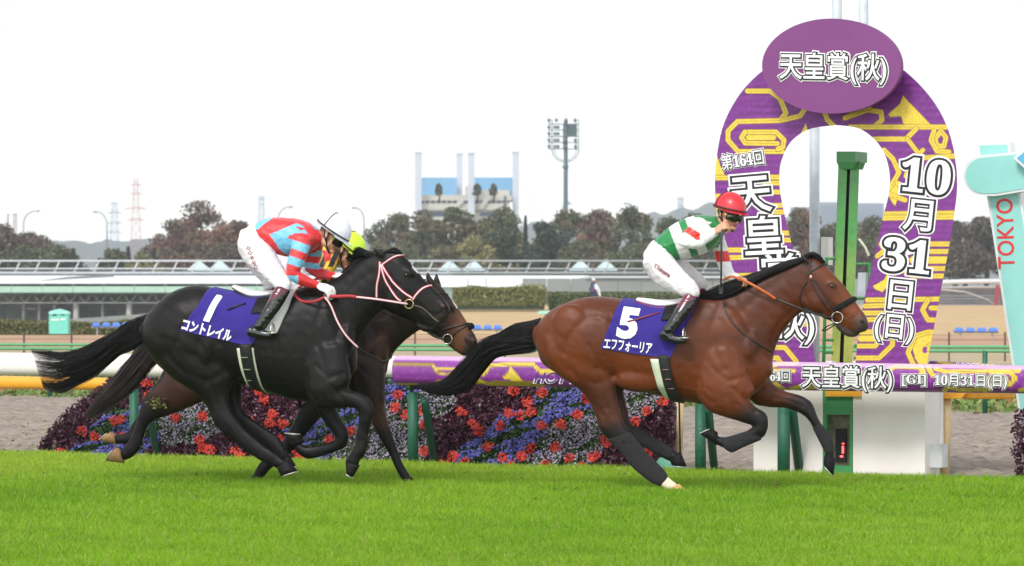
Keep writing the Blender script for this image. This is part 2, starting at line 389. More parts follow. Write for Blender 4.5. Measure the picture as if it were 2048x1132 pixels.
def arch():
    t = thing('finish_arch', 'giant purple and gold horseshoe arch with oval sign on top at the finish line', 'arch', along(0, AO+.1))
    nl = 600; O = np.vstack([resample(OL, nl), resample(OR_, nl)[1:]]); I = np.vstack([resample(IL, nl), resample(IR, nl)[1:]])
    nw = 132; w = np.linspace(0, 1, nw)
    G = O[:, None, :]*(1-w)[None, :, None]+I[:, None, :]*w[None, :, None]
    x, y = G[..., 0].ravel(), G[..., 1].ravel(); V = RF.A(x, y, AO)
    n = len(O); i = (np.arange(n-1)[:, None]*nw+np.arange(nw-1)[None, :]).ravel()
    c = paint_wrap(x, y, ARCH_ST, ARCH_FL)
    c[(x > 1846) & (x < 1854) & (y > 694) & (y < 706)] = PUR
    link('front_panel', mesh_np('ap', V, np.stack([i, i+nw, i+nw+1, i+1], 1), c), mat('arch wrap', (1, 1, 1), .55, attr=True, var=.10, scale=30), t)
    # white body behind the panel
    b = MB(); k = 120; O2 = np.vstack([resample(OL, k), resample(OR_, k)[1:]]); I2 = np.vstack([resample(IL, k), resample(IR, k)[1:]])
    m_ = len(O2); vs = []
    for q in (O2, I2):
        for off in (AO+.003, AO+.27): vs += [RF.P(px, py, off) for px, py in q]
    fs = []
    for j in range(m_-1):
        a, bb, c_, d = j, m_+j, 2*m_+j, 3*m_+j
        fs += [(a, a+1, bb+1, bb), (c_, d, d+1, c_+1), (a, c_, c_+1, a+1), (bb, bb+1, d+1, d)]
    b.add(vs, fs); b.build('side_casing', mat('white casing', lin(190, 198, 203), .45, var=.05), t, smooth=False)
    # oval sign
    b = MB(); b.poly([RF.P(1663+139*math.cos(q), 132-95*math.sin(q), AO-.26) for q in np.linspace(0, 2*math.pi, 97)[:-1]][::-1], RF.n, .05)
    ov = b.build('oval_sign', mat('oval purple', lin(120, 58, 118), .6, var=.05, scale=2), t)
    for xb in (1610, 1720): b = MB(); b.tube([RF.P(xb, 150, AO-.2), RF.P(xb, 150, AO+.1)], .02); b.build('bracket', mat('grey metal', lin(150, 152, 155), .4, .6), t)
    sign_text(ov, [('天皇賞(秋)', 1666, 134, 57, 1, dict(sx=.82))], RF, AO-.262, .85)
    L = dict(shear=-.02)
    sign_text(t, [('第𝟏𝟔𝟒回', 1485, 320, 33, -9, dict(sx=.72)), ('天', 1502, 388, 84, -5), ('皇', 1527, 473, 84, -3), ('賞', 1560, 548, 84, -3), ('(秋)', 1578, 648, 66, 3)], RF, AO, .9)
    sign_text(t, [('𝟏𝟎', 1852, 352, 92, 6), ('月', 1836, 430, 70, 6), ('𝟑𝟏', 1813, 511, 90, 6), ('日', 1801, 590, 68, 6), ('(日)', 1789, 653, 56, 6, dict(sx=.9))], RF, AO, .9)
arch()

# ------------------------------------------------------------------ green finish post, masts and block
m_green = mat('green paint', lin(62, 132, 70), .4, var=.08, scale=5); m_wpaint = mat('white paint', lin(232, 226, 220), .5, var=.04, scale=3, bump=.05)
m_bgreen = mat('block green', lin(58, 140, 84), .45, var=.06); m_blk = mat('black', (.004, .004, .004), .6); m_grey = mat('light grey', lin(176, 180, 186), .5)
def post():
    t = thing('finish_post', 'tall green winning post with a dark slot and green cap standing inside the arch', 'post', along(0, 1.15))
    o = 1.15; d = .12
    def beam(xt0, xt1, xb0, xb1, seed):
        k = 60; vs = []
        for j in range(k+1):
            f = j/k; y = 322+(800-322)*f; vs += [RF.P(xt0+(xb0-xt0)*f, y, o), RF.P(xt1+(xb1-xt1)*f, y, o), RF.P(xt1+(xb1-xt1)*f, y, o+d), RF.P(xt0+(xb0-xt0)*f, y, o+d)]
        fs = []
        for j in range(k):
            for q in range(4): a = j*4+q; b_ = j*4+(q+1) % 4; fs.append((a, a+4, b_+4, b_))
        me = bpy.data.meshes.new('b'); me.from_pydata(vs, [], fs)
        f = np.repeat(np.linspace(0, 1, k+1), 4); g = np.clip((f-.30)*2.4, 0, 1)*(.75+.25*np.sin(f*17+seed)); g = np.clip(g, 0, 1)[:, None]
        setcol(me, np.array(lin(70, 140, 66))*(1-g)+np.array(lin(176, 178, 88))*g)  # yellow-gold reflection on the lower beam, painted into the vertex colour
        link('beam', me, mat('green beam gold reflection', (1, 1, 1), .35, attr=True, var=.12, scale=14, spec=.6), t)
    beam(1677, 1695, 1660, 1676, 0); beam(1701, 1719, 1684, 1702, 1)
    b = MB(); b.hexa([RF.P(1658,800,o+.05), RF.P(1690,800,o+.05), RF.P(1702,322,o+.05), RF.P(1690,322,o+.05)], RF.n, .04); b.build('slot', m_blk, t)
    b = MB(); b.hexa([RF.P(1673,324,o-.06), RF.P(1711,324,o-.06), RF.P(1711,303,o-.06), RF.P(1673,303,o-.06)], RF.n, .24)
    b.hexa([RF.P(1680,338,o-.05), RF.P(1706,338,o-.05), RF.P(1711,324,o-.06), RF.P(1673,324,o-.06)], RF.n, .2); b.build('cap', m_green, t)
    for (x0, ys) in ((1653, 515), (1740, 526)):
        b = MB(); P = lambda x, y, q=o: RF.P(x, y, q)
        b.tube([P(x0, ys), P(x0-8, 800)], .015); b.tube([P(x0, ys, o+.25), P(x0-8, 800, o+.25)], .015)
        xi = 1672 if x0 < 1690 else 1714
        for yy in (ys+2, ys+70, ys+110, ys+165, ys+190): b.tube([P(x0-(yy-ys)*.03, yy), P(xi-(yy-ys)*.03, yy)], .012)
        b.build('side_frame', m_green, t)
    b = MB(); b.tube([RF.P(1718, 478, o), RF.P(1731, 495, o), RF.P(1738, 512, o)], .012); b.build('conduit', mat('pale conduit', lin(190, 188, 170), .5), t)
    b = MB(); b.hexa([RF.P(1714,600,o+.02), RF.P(1730,600,o+.02), RF.P(1732,545,o+.02), RF.P(1716,545,o+.02)], RF.n, .1); b.build('sensor_box', m_grey, t)
    for x in (1658, 1712):
        b = MB(); b.hexa([RF.P(x-7,742,o-.35), RF.P(x+7,742,o-.35), RF.P(x+6,722,o-.35), RF.P(x-6,722,o-.35)], RF.n, .08); b.build('lamp_housing', m_wpaint, t)
    t2 = thing('mast', 'white forked mast rising behind the horseshoe arch', 'mast', along(0, 1.9)); q = 1.9
    b = MB(); b.tube([RF.P(1629, 930, q), RF.P(1629, 175, q)], .046, 14); b.build('pole', mat('mast white', lin(192, 198, 204), .4), t2, True)
    b = MB(); b.tube([RF.P(1600, 175, q), RF.P(1750, 165, q)], .03, 10); b.build('crossbar', MATS['mast white'], t2, True)
    for x in (1674, 1727):
        b = MB(); b.tube([RF.P(x, 180, q), RF.P(x, -60, q)], .043, 14); b.build('upright', MATS['mast white'], t2, True)
    b = MB(); b.hexa([RF.P(1642,530,q-.02), RF.P(1656,530,q-.02), RF.P(1656,474,q-.02), RF.P(1642,474,q-.02)], RF.n, .1); b.build('junction_box', m_wpaint, t2)
post()
def block():
    t = thing('judge_block', 'low white block with a green slot panel and red lit digits under the arch', 'block', along(0, .4)); o = .36
    b = MB()
    for (x0, x1) in ((1507, 1645), (1706, 1850)): b.hexa([RF.P(x0,985,o), RF.P(x1,985,o), RF.P(x1,779,o), RF.P(x0,779,o)], RF.n, .3)
    b.hexa([RF.P(1645.5,985,o+.16), RF.P(1705.5,985,o+.16), RF.P(1705.5,779,o+.16), RF.P(1645.5,779,o+.16)], RF.n, .13)
    b.build('casing', m_wpaint, t)
    b = MB(); g = lambda x0, y0, x1, y1, oo=o+.01, d=.05: b.hexa([RF.P(x0,y1,oo), RF.P(x1,y1,oo), RF.P(x1,y0,oo), RF.P(x0,y0,oo)], RF.n, d)
    g(1646, 779, 1705, 829); g(1646, 931, 1705, 985); g(1646, 829.5, 1653, 930.5); g(1699, 829.5, 1705, 930.5)
    b.build('slot_panel', m_bgreen, t)
    b = MB(); g(1653.5, 830, 1698.5, 930, o+.08, .05); b.build('recess', mat('weathered wood', lin(104, 100, 80), .8, var=.45, scale=12, bump=.4), t)
    b = MB(); g(1671, 857, 1693, 924, o+.065, .012); dp = b.build('display', m_blk, t)
    b = MB(); g(1684, 886, 1688, 888.5, o+.062, .002); g(1684, 892, 1687.5, 907, o+.062, .002); g(1680, 911, 1686, 914.5, o+.062, .002)
    b.build('lit_digit', mat('red led', (1, .05, .05), .5, emit=3.0), dp)
    b = MB(); g(1851, 888, 1884, 935, o+.1, .12); b.build('side_box', mat('pale grey box', lin(214, 216, 218), .5), t)
block()

# ------------------------------------------------------------------ running rails
def rail_tube(px0, px1, top, bot, o, name, m, parent, cap=True, n=28, step=4, painter=None, rx=1.0):
    xs = np.arange(px0, px1+.1, step); vs = []; pxs = []; pys = []
    for x in xs:
        yt, yb = top(x), bot(x); c = RF.P(x, (yt+yb)/2, o); r = (RF.P(x, yt, o)-RF.P(x, yb, o)).length/2
        for j in range(n):
            a = 2*math.pi*j/n; ca, sa = math.cos(a), math.sin(a)
            ca = math.copysign(abs(ca)**.75, ca); sa = math.copysign(abs(sa)**.75, sa)
            vs.append(c+Vector((0, 0, 1))*r*ca-RF.n*r*rx*sa); pxs.append(x); pys.append((yt+yb)/2-(yb-yt)/2*ca*(1 if sa > -.2 else 1))
    k = len(xs); fs = [(i*n+j, (i+1)*n+j, (i+1)*n+(j+1) % n, i*n+(j+1) % n) for i in range(k-1) for j in range(n)]
    fs += [tuple(range(n-1, -1, -1))[::-1], tuple((k-1)*n+j for j in range(n-1, -1, -1))]
    me = bpy.data.meshes.new(name); me.from_pydata(vs, [], fs)
    if painter: setcol(me, painter(np.array(pxs, float), np.array(pys, float)))
    return link(name, me, m, parent, True)
m_railw = mat('rail white', lin(238, 228, 226), .35, var=.03, coat=.3)
rt = lambda x: 705+(x)*(.0115); rb = lambda x: 750+x*.013
wt = lambda x: 711+(x-800)*(20/1248); wb = lambda x: 770+(x-800)*(17/1248)
def wrap_strokes():
    st = []; fl = []
    def yy(x, f): return wt(x)+(wb(x)-wt(x))*f
    def S_(l, w=2.2): st.append(([(x, yy(x, f)) for x, f in l], w))
    S_([(800,.98),(845,.98),(868,1.15)]); S_([(800,.28),(880,.28),(890,.55),(920,.62),(960,.62)]); S_([(886,.42),(960,.42)]); S_([(870,1.05),(890,.85),(1000,.88)])
    S_([(960,.7),(985,.3),(1030,.22),(1080,.22)],3); S_([(1085,.3),(1095,.45),(1140,.45)],3); S_([(960,.7),(985,.92),(1080,.92),(1110,1.05)],3); S_([(980,.6),(990,.42)],3); S_([(1000,.85),(1080,.85)],2)
    fl.append([(x, yy(x, f)) for x, f in [(1036,.30),(1050,.60),(1064,.88),(1040,.88),(1034,.74),(1022,.72),(1020,.66),(1030,.55)]])
    for x0 in (1180, 1330, 1480): S_([(x0,.9),(x0+25,.55),(x0+90,.5)],3); S_([(x0+20,.1),(x0+50,.3),(x0+120,.3)],3)
    S_([(1545,.2),(1570,.05),(1600,.05)],3.4); S_([(1540,.95),(1560,.72),(1580,.98)],3); S_([(1590,.95),(1610,.86),(1700,.9)],3); S_([(1700,.1),(1720,.35),(1760,.4)],4)
    S_([(1790,.2),(1800,.08),(1850,.1),(1858,.3),(1840,.6)],4); S_([(1862,.0),(1875,.35),(1890,.5)],3.5); S_([(1880,.15),(1900,.25),(2048,.18)],3); S_([(1895,.95),(1905,.8),(1930,.9),(1990,.86)],3)
    S_([(1990,.22),(2030,.22),(2042,.45),(2030,.68),(1995,.70)],3.4); S_([(1985,.46),(2025,.46)],3); S_([(1975,1.0),(1982,.7),(2000,.7)],3.5)
    S_([(2048,.9),(2100,.6),(2200,.6)],3)
    return st, fl
WST, WFL = wrap_strokes()
def paint_rail(x, y):
    c = paint_wrap(x, y, [(a, w*1.45) for a, w in WST], WFL, 3); pm = (c[:, 1] < .12)[:, None]; c = np.where(pm, c*1.35, c)
    f = (y-wt(x))/(wb(x)-wt(x)); sky_sheen = np.array(lin(226, 190, 220)); k = (np.clip((.16-f)/.05, 0, 1)*.7)[:, None]  # sky reflected along the rail's top, painted in as a pale band
    return c*(1-k)+sky_sheen*k
def rails():
    t = thing('running_rail', 'white running rail whose right half is wrapped in purple and gold with lettering', 'rail', along(0, 0))
    rail_tube(-420, 748, rt, rb, 0, 'rail_tube', m_railw, t)
    rail_tube(742, 799, lambda x: wt(x)+1, lambda x: wb(x)-15, 0, 'rail_joint', m_railw, t)
    w = rail_tube(800, 2320, wt, wb, 0, 'wrapped_rail', mat('rail wrap', (1, 1, 1), .4, attr=True, var=.08, scale=25, coat=.2), t, step=1.6, n=56, painter=paint_rail)
    tx = []
    for (s, x, y, sz, e) in (('第𝟏𝟔𝟒回', 1545, 752, 26, dict(sx=.75)), ('天皇賞(秋)', 1694, 755, 47, dict(sx=.84)), ('[𝐆𝐈]', 1828, 758, 25, dict(sx=1.15)), ('𝟏𝟎月𝟑𝟏日(日)', 1941, 761, 27, dict(sx=.93))):
        tx.append((s, x, y, sz, .9, e))
    # lettering curved onto the face: it sits just in front of the tube's bulge
    sign_text(w, tx, RF, -.118, .95)
    b1, b2 = MB(), MB()
    text_px(b1, 'HOT HOLIDAYS', RF, 1178, 756, 30, .8, -.121, .07, .002, shear=.3); text_px(b2, 'HOT HOLIDAYS', RF, 1178, 756, 30, .8, -.126, .012, .002, shear=.3)
    b1.build('lettering_outline', m_wtxt, w); b2.build('lettering', mat('violet lettering', lin(88, 44, 130), .5), w)
    m_post = mat('post green', lin(30, 92, 68), .5, var=.10, scale=25, bump=.35, bscale=60)
    for (x0, x1, yt, yb, bx0, bt, bx1, bb) in ((258,278,778,924,292,800,318,926), (815,837,784,940,846,798,872,942), (1390,1412,808,958,1413,815,1431,958), (1555,1580,808,962,1580,812,1602,962), (2120,2144,818,975,2146,830,2168,976)):
        r = (x1-x0)/2/235; xc = (x0+x1)/2
        p = thing('rail_post', None, None); p.location = t.location; C.objects.unlink(p); bpy.data.objects.remove(p)
        b = MB(); b.tube([RF.P(xc, yb+6, .03), RF.P(xc, yt, .03)], r, 16); po = b.build('post', m_post, t, True)
        b = MB(); b.tube([RF.P(xc-3, yt+2, .05), RF.P(xc-4, wb(xc)-6 if xc > 800 else rb(xc)-3, .02)], r*.32, 8); b.build('stem', mat('stem dark', lin(40, 52, 50), .5), po)
        b = MB(); b.tube([RF.P(bx0, bt, .06), RF.P(bx0+4, bt+6, .08), RF.P(bx1, bb+6, .45)], r*.78, 12); b.build('brace', m_post, t, True)
    # a second wrapped rail behind
    t2 = thing('second_rail', 'narrow purple wrapped rail seen just above and behind the main rail at the right', 'rail', along(4, 1.1))
    f1 = lambda x: 721+(x-1862)*.060; f2 = lambda x: 752+(x-1862)*.05
    w2 = rail_tube(1862, 2300, f1, f2, 1.2, 'rail_tube', MATS['rail wrap'], t2, step=2.5, n=28, painter=lambda x, y: paint_wrap(x, y, [([(1880, 724), (1930, 732), (1990, 730)], 3), ([(1950, 726), (2048, 737)], 2)], [], 3))
    b1, b2 = MB(), MB(); text_px(b1, 'HOT HOLIDAYS', RF, 1985, 736, 17, 3, 1.13, .08, .002, shear=.25, sx=1.2); text_px(b2, 'HOT HOLIDAYS', RF, 1985, 736, 17, 3, 1.125, .01, .002, shear=.25, sx=1.2)
    b1.build('lettering_outline', m_wtxt, w2); b2.build('lettering', MATS['violet lettering'], w2)
    b = MB(); b.tube([RF.P(2120, 745, 1.22), RF.P(2120, 960, 1.22)], .04, 10); b.build('post', m_wpaint, t2)
    b = MB(); b.tube([RF.P(1880, 745, 1.22), RF.P(1880, 925, 1.22)], .03, 10); b.build('post', m_wpaint, t2)
    # low yellow rail of the dirt course with cream posts
    t3 = thing('yellow_rail', 'low yellow rail on cream posts behind the flower bed and white rail', 'rail', along(0, 1.4))
    ft = lambda x: 752+x*.0165; fb = lambda x: 778+x*.0118
    rail_tube(-420, 1500, ft, fb, 1.35, 'rail_tube', mat('yellow paint', lin(238, 168, 44), .35, var=.05, coat=.3), t3, n=16, step=16)
    rail_tube(1500, 2036, lambda x: 776+(x-1500)*.020, lambda x: 794+(x-1500)*.009, 1.35, 'rail_tube', MATS['yellow paint'], t3, n=16, step=16)
    b = MB(); b.hexa([RF.P(1866,797,1.25), RF.P(1922,797,1.25), RF.P(1930,787,1.25), RF.P(1866,786,1.25)], RF.n, .12); b.build('clamp', MATS['yellow paint'], t3); b = MB(); b.hexa([RF.P(1650,793,.34), RF.P(1722,793,.34), RF.P(1722,782,.34), RF.P(1650,782,.34)], RF.n, .015); b.build('clamp', MATS['yellow paint'], t3)
    m_cream = mat('cream post', lin(222, 196, 150), .55, var=.16, scale=7)
    for x in (-220, 310, 840, 1357, 1891):
        b = MB(); b.tube([RF.P(x+2, 796, 1.35), RF.P(x, 850, 1.35), RF.P(x-5, 962, 1.35)], [.044, .046, .052], 14); b.build('post', m_cream, t3, True)
rails()

# green rail of the far dirt edge (stands along the dirt's far side)
def far_rail():
    o = 17.0
    t = thing('far_rail', 'green two-bar rail along the far edge of the dirt track', 'rail', along(-8, o))
    m = mat('far green', lin(96, 158, 110), .45, var=.05)
    for (a, b_) in ((686, 692), (694, 700)):
        bb = MB(); bb.tube([RF.P(x, (a+b_)/2+x*.0025, o) for x in range(-300, 2500, 100)], 3.1/134, 8); bb.build('bar', m, t, True)
    for x in (-120, 100, 520, 960, 1420, 1970): 
        bb = MB(); bb.tube([RF.P(x, 701, o), RF.P(x, 799+x*.014, o)], .035, 8); bb.build('post', mat('far post green', lin(30, 96, 72), .5), t, True)
    # thin brown wire fence on the infield
    t = thing('wire_fence', 'thin brown post and wire fence across the infield grass', 'fence', (0, 100, 0)); mb = mat('rust brown', lin(92, 72, 64), .7)
    for x in (48, 143, 320, 500, 680, 830, 1010, 1190, 1380, 1560, 1730, 1898, 2010):
        bb = MB(); bb.tube([at(x, 664, 92), at(x, 723, 92)], .028, 6); bb.build('post', mb, t)
    for y in (668, 678): 
        bb = MB(); bb.tube([at(-50, y, 92), at(2100, y+2, 92)], .006, 5); bb.build('wire', mb, t)
far_rail()

# ------------------------------------------------------------------ flower bank
BED = [('P',240,790,62,34),('P',120,885,60,34),('P',180,830,50,26),('P',410,905,110,26),('P',545,812,75,30),('P',470,885,80,30),('P',885,875,60,58),('P',1000,790,95,36),('P',940,830,60,30),('P',1290,905,80,42),('P',1325,835,40,40),('P',1235,935,80,18),('P',350,770,30,16),
 ('B',250,850,72,46),('B',200,900,80,24),('B',320,765,40,22),('B',620,860,40,30),('B',790,765,36,22),('B',700,832,30,22),('B',1040,870,68,50),('B',1000,905,60,25),('B',1115,800,62,34),('B',930,905,40,24),('B',640,900,30,20),
 ('L',385,850,62,50),('L',420,800,30,20),('L',820,870,52,60),('L',1150,885,72,42),('L',1120,920,80,24),('L',875,812,36,24),('L',1275,795,46,34),('L',720,900,60,30),('L',740,850,30,30)]
REDS = [(330,755),(345,750),(300,790),(295,765),(240,838),(228,842),(165,862),(190,872),(240,872),(252,880),(120,905),(95,912),(500,845),(545,828),(540,845),(565,848),(528,800),(520,782),(470,905),(478,912),(420,900),(405,895),(590,900),(600,912),(700,862),(660,880),(795,790),(812,830),(850,850),(842,820),(790,815),
 (922,823),(947,848),(960,864),(1027,781),(1055,804),(1017,826),(1062,823),(1084,785),(1173,797),(1154,829),(1122,848),(1084,851),(976,893),(1005,915),(1020,931),(1043,912),(1062,896),(1111,893),(1138,915),(1164,934),(1189,912),(1214,886),(906,912),(887,928),(849,902),(1294,822),(1271,842),(1326,803),(1187,914),(1211,878),(1294,906),(1040,830),(1000,850),(350,835),(405,832),(400,880),(560,880),(1240,890),(500,925),(360,925),(1090,930),(930,925)]
def bed_surface(px, py):                   # bank slopes back as it rises
    o = .42+(948-py)/200*.55
    return o
def flowers():
    # bank core
    def top(px): return np.interp(px, [60, 75, 100, 140, 185, 225, 280, 1290, 1335, 1350], [925, 895, 855, 815, 782, 752, 742, 745, 765, 800])
    xs = np.linspace(75, 1345, 90); b = MB(); vs = []; fs = []; rows = 9
    for x in xs:
        yt = top(x)+10; yb = 935+x*.03
        for j in range(rows): y = yb+(yt-yb)*j/(rows-1); vs.append(RF.P(x, y, .05+bed_surface(x, y)))
        p = RF.P(x, yt, 1.22); vs.append(Vector((p.x, p.y, -.05)))
    R_ = rows+1
    for i in range(len(xs)-1):
        for j in range(R_-1): a = i*R_+j; fs.append((a, a+R_, a+R_+1, a+1))
    b.add(vs, fs); b.build('flower_bank_soil', mat('bed soil', (.012, .014, .008), .95, var=.3, scale=10, bump=.6), smooth=True)
    tag(bpy.data.objects['flower_bank_soil'], 'dark planted bank under the flowers behind the rail', 'flower bed', kind='stuff')
    def scatter(n):
        x = rng.uniform(62, 1352, n); y = rng.uniform(738, 962, n)
        k = (y > top(x)+rng.normal(0, 3, n)) & (y < 937+x*.03); x, y = x[k], y[k]
        best = np.full(len(x), 1e9); ty = np.full(len(x), 'L')
        wob = np.stack([x*.03, y*.03, 0*x], -1); wx = x+10*noise3(wob, 1.2, 31); wy = y+8*noise3(wob, 1.2, 32)
        for (t_, cx, cy, rx, ry) in BED:
            d = np.hypot((wx-cx)/rx, (wy-cy)/ry); m_ = d < best; best[m_] = d[m_]; ty[m_] = t_
        rd = np.full(len(x), 1e9)
        for cx, cy in REDS: rd = np.minimum(rd, np.hypot(x-cx, (y-cy)*1.15))
        return x, y, ty, rd
    def pos(x, y, lift=0.0):
        n = len(x); wob = np.stack([x*.05, y*.05, 0*x], -1)
        o = bed_surface(x, y)-.05*np.abs(noise3(wob, 1.0, 41))-.05*noise3(wob, 2.6, 44)-lift-rng.random(n)*.05
        return RF.A(x, y, o)
    # leaves
    x, y, ty, rd = scatter(75000); P = pos(x, y)
    pur = (ty == 'P') & (rd > 6); 
    V, Fq = quads_at(P[pur], rng.uniform(.022, .042, pur.sum())); pc = np.array([lin(80, 36, 56), lin(54, 24, 42), lin(100, 52, 76), lin(116, 84, 104), lin(94, 30, 50)])
    c = pc[rng.choice(5, pur.sum(), p=[.36, .34, .16, .06, .08])]
    tag(link('purple_foliage', mesh_np('pf', V, Fq, np.repeat(c, 4, 0)), mat('purple leaf', (1, 1, 1), .4, attr=True, var=.1, spec=.5)), 'dark purple leaved bedding in the flower bank behind the rail', 'foliage', kind='stuff')
    g = ~pur; V, Fq = quads_at(P[g], rng.uniform(.018, .036, g.sum())); gc = np.array([lin(62, 92, 48), lin(44, 68, 38), lin(88, 118, 62), lin(108, 128, 92)])
    lil = (ty[g] == 'L'); c = gc[rng.choice(4, g.sum(), p=[.4, .34, .18, .08])]; c[lil] = c[lil]*.8+np.array(lin(120, 130, 105))*.2
    tag(link('green_foliage', mesh_np('gf', V, Fq, np.repeat(c, 4, 0)), m_leaf), 'green leaves between the blue, lilac and red flowers', 'foliage', kind='stuff')
    def blooms(name, x, y, lift, size, cols, lab, petals=5):
        P = pos(x, y, lift); n = len(P); an = rng.uniform(0, 6.28, n); k = 2*petals; sz = rng.uniform(.75, 1.2, n)*size
        nrm = rng.normal(0, .38, (n, 3))+np.array([-RF.n.x, -RF.n.y, .55]); nrm /= np.linalg.norm(nrm, axis=1)[:, None]
        a = np.cross(nrm, [0, 0, 1.0]); a /= np.linalg.norm(a, axis=1)[:, None]; b_ = np.cross(nrm, a)
        vs = [P+nrm*(sz*.12)[:, None]]
        for j in range(k):
            r = (sz*(.55 if j % 2 == 0 else .32))[:, None]; th = (an+2*math.pi*j/k)[:, None]; vs.append(P+(a*np.cos(th)+b_*np.sin(th))*r+nrm*(sz*(.18 if j % 2 == 0 else .04))[:, None]*rng.uniform(.3, 1, (n, 1)))
        V = np.stack(vs, 1).reshape(-1, 3); i = np.arange(n)*(k+1)
        Fc = np.concatenate([np.stack([i, i+1+j, i+1+(j+1) % k], 1) for j in range(k)])
        cs = np.array(cols)[rng.integers(0, len(cols), n)]; cc = np.repeat(cs, k+1, 0).reshape(n, k+1, 3); cc[:, 0] *= .55; cc[:, 1:] *= rng.uniform(.8, 1.15, (n, k, 1))
        tag(link(name, mesh_np(name, V, Fc, cc.reshape(-1, 3)), mat('petal', (1, 1, 1), .6, attr=True, var=.05, trans=.2)), lab, 'flowers', kind='stuff')
    x, y, ty, rd = scatter(60000)
    cl = noise3(np.stack([x*.1, y*.1, 0*x], -1), 1.2, 51)
    k = (ty == 'B') & (rd > 8) & (cl > -.35) & (cl > -.1) & (rng.random(len(x)) < .80); blooms('blue_flowers', x[k], y[k], .03, .020, [lin(112, 110, 206), lin(92, 88, 190), lin(136, 134, 220), lin(100, 92, 176)], 'violet blue bedding flowers in clumps behind the rail')
    k = (ty == 'L') & (rd > 8) & (cl > -.5) & (rng.random(len(x)) < .42); blooms('lilac_flowers', x[k], y[k], .03, .018, [lin(190, 172, 206), lin(206, 196, 212), lin(160, 140, 184), lin(176, 150, 176)], 'pale lilac and white small flowers behind the rail')
    k = (rd < 9+4*rng.random(len(x))) & (rng.random(len(x)) < .95); blooms('red_flowers', x[k], y[k], .04, .023, [lin(226, 58, 38), lin(206, 44, 34), lin(236, 84, 52), lin(216, 50, 60)], 'scattered clumps of bright red orange flowers behind the rail')
    # shrub at the right edge
    n = 2600; px = rng.uniform(2015, 2110, n); py = rng.uniform(818, 965, n); k = px > np.interp(py, [815, 850, 880, 905, 930, 970], [2040, 2028, 2034, 2022, 2034, 2030])+rng.normal(0, 5, n)
    P = RF.A(px[k], py[k], .55+rng.random(k.sum())*.3); V, Fq = quads_at(P, rng.uniform(.025, .05, k.sum())); c = pc[rng.integers(0, 5, k.sum())]
    tag(link('purple_shrub', mesh_np('ps', V, Fq, np.repeat(c, 4, 0)), MATS['purple leaf']), 'dark purple leafy shrub at the right edge beside the dirt', 'shrub')
flowers()
def sundries():
    t = thing('green_drum', 'squat grey green drum lying at the turf edge under the bay horse', 'drum', RF.P(1342, 945, .3))
    b = MB(); c = RF.P(1342, 950, .35)
    prof = [(0, .16), (.10, .15), (.125, .12), (.13, .0), (.12, -.1)]
    vs = []; n = 24
    for r, z in prof: vs += [c+Vector((r*math.cos(2*math.pi*j/n)*1.0, r*math.sin(2*math.pi*j/n), z)) for j in range(n)]
    fs = [((i)*n+j, (i+1)*n+j, (i+1)*n+(j+1) % n, i*n+(j+1) % n) for i in range(len(prof)-1) for j in range(n)]
    b.add(vs, fs); b.build('shell', mat('drum green', lin(88, 148, 128), .5, var=.1), t, True)
    b = MB(); b.tube([c+Vector((0, 0, .15)), c+Vector((0, 0, .19))], .05, 12); b.build('cap', m_bgreen, t, True)
    t = thing('marker_pole', 'slim dark pole standing behind the bay horse belly', 'pole', RF.P(1358, 945, .5))
    b = MB(); b.tube([RF.P(1361, 925, .5), RF.P(1358, 790, .5)], .008, 8); b.build('rod', m_blk, t)
    b = MB(); b.tube([RF.P(1340, 925, .9), RF.P(1350, 860, .9), RF.P(1352, 812, .9)], .012, 6); b.build('cable', mat('cable grey', lin(120, 124, 130), .6), t)
sundries()
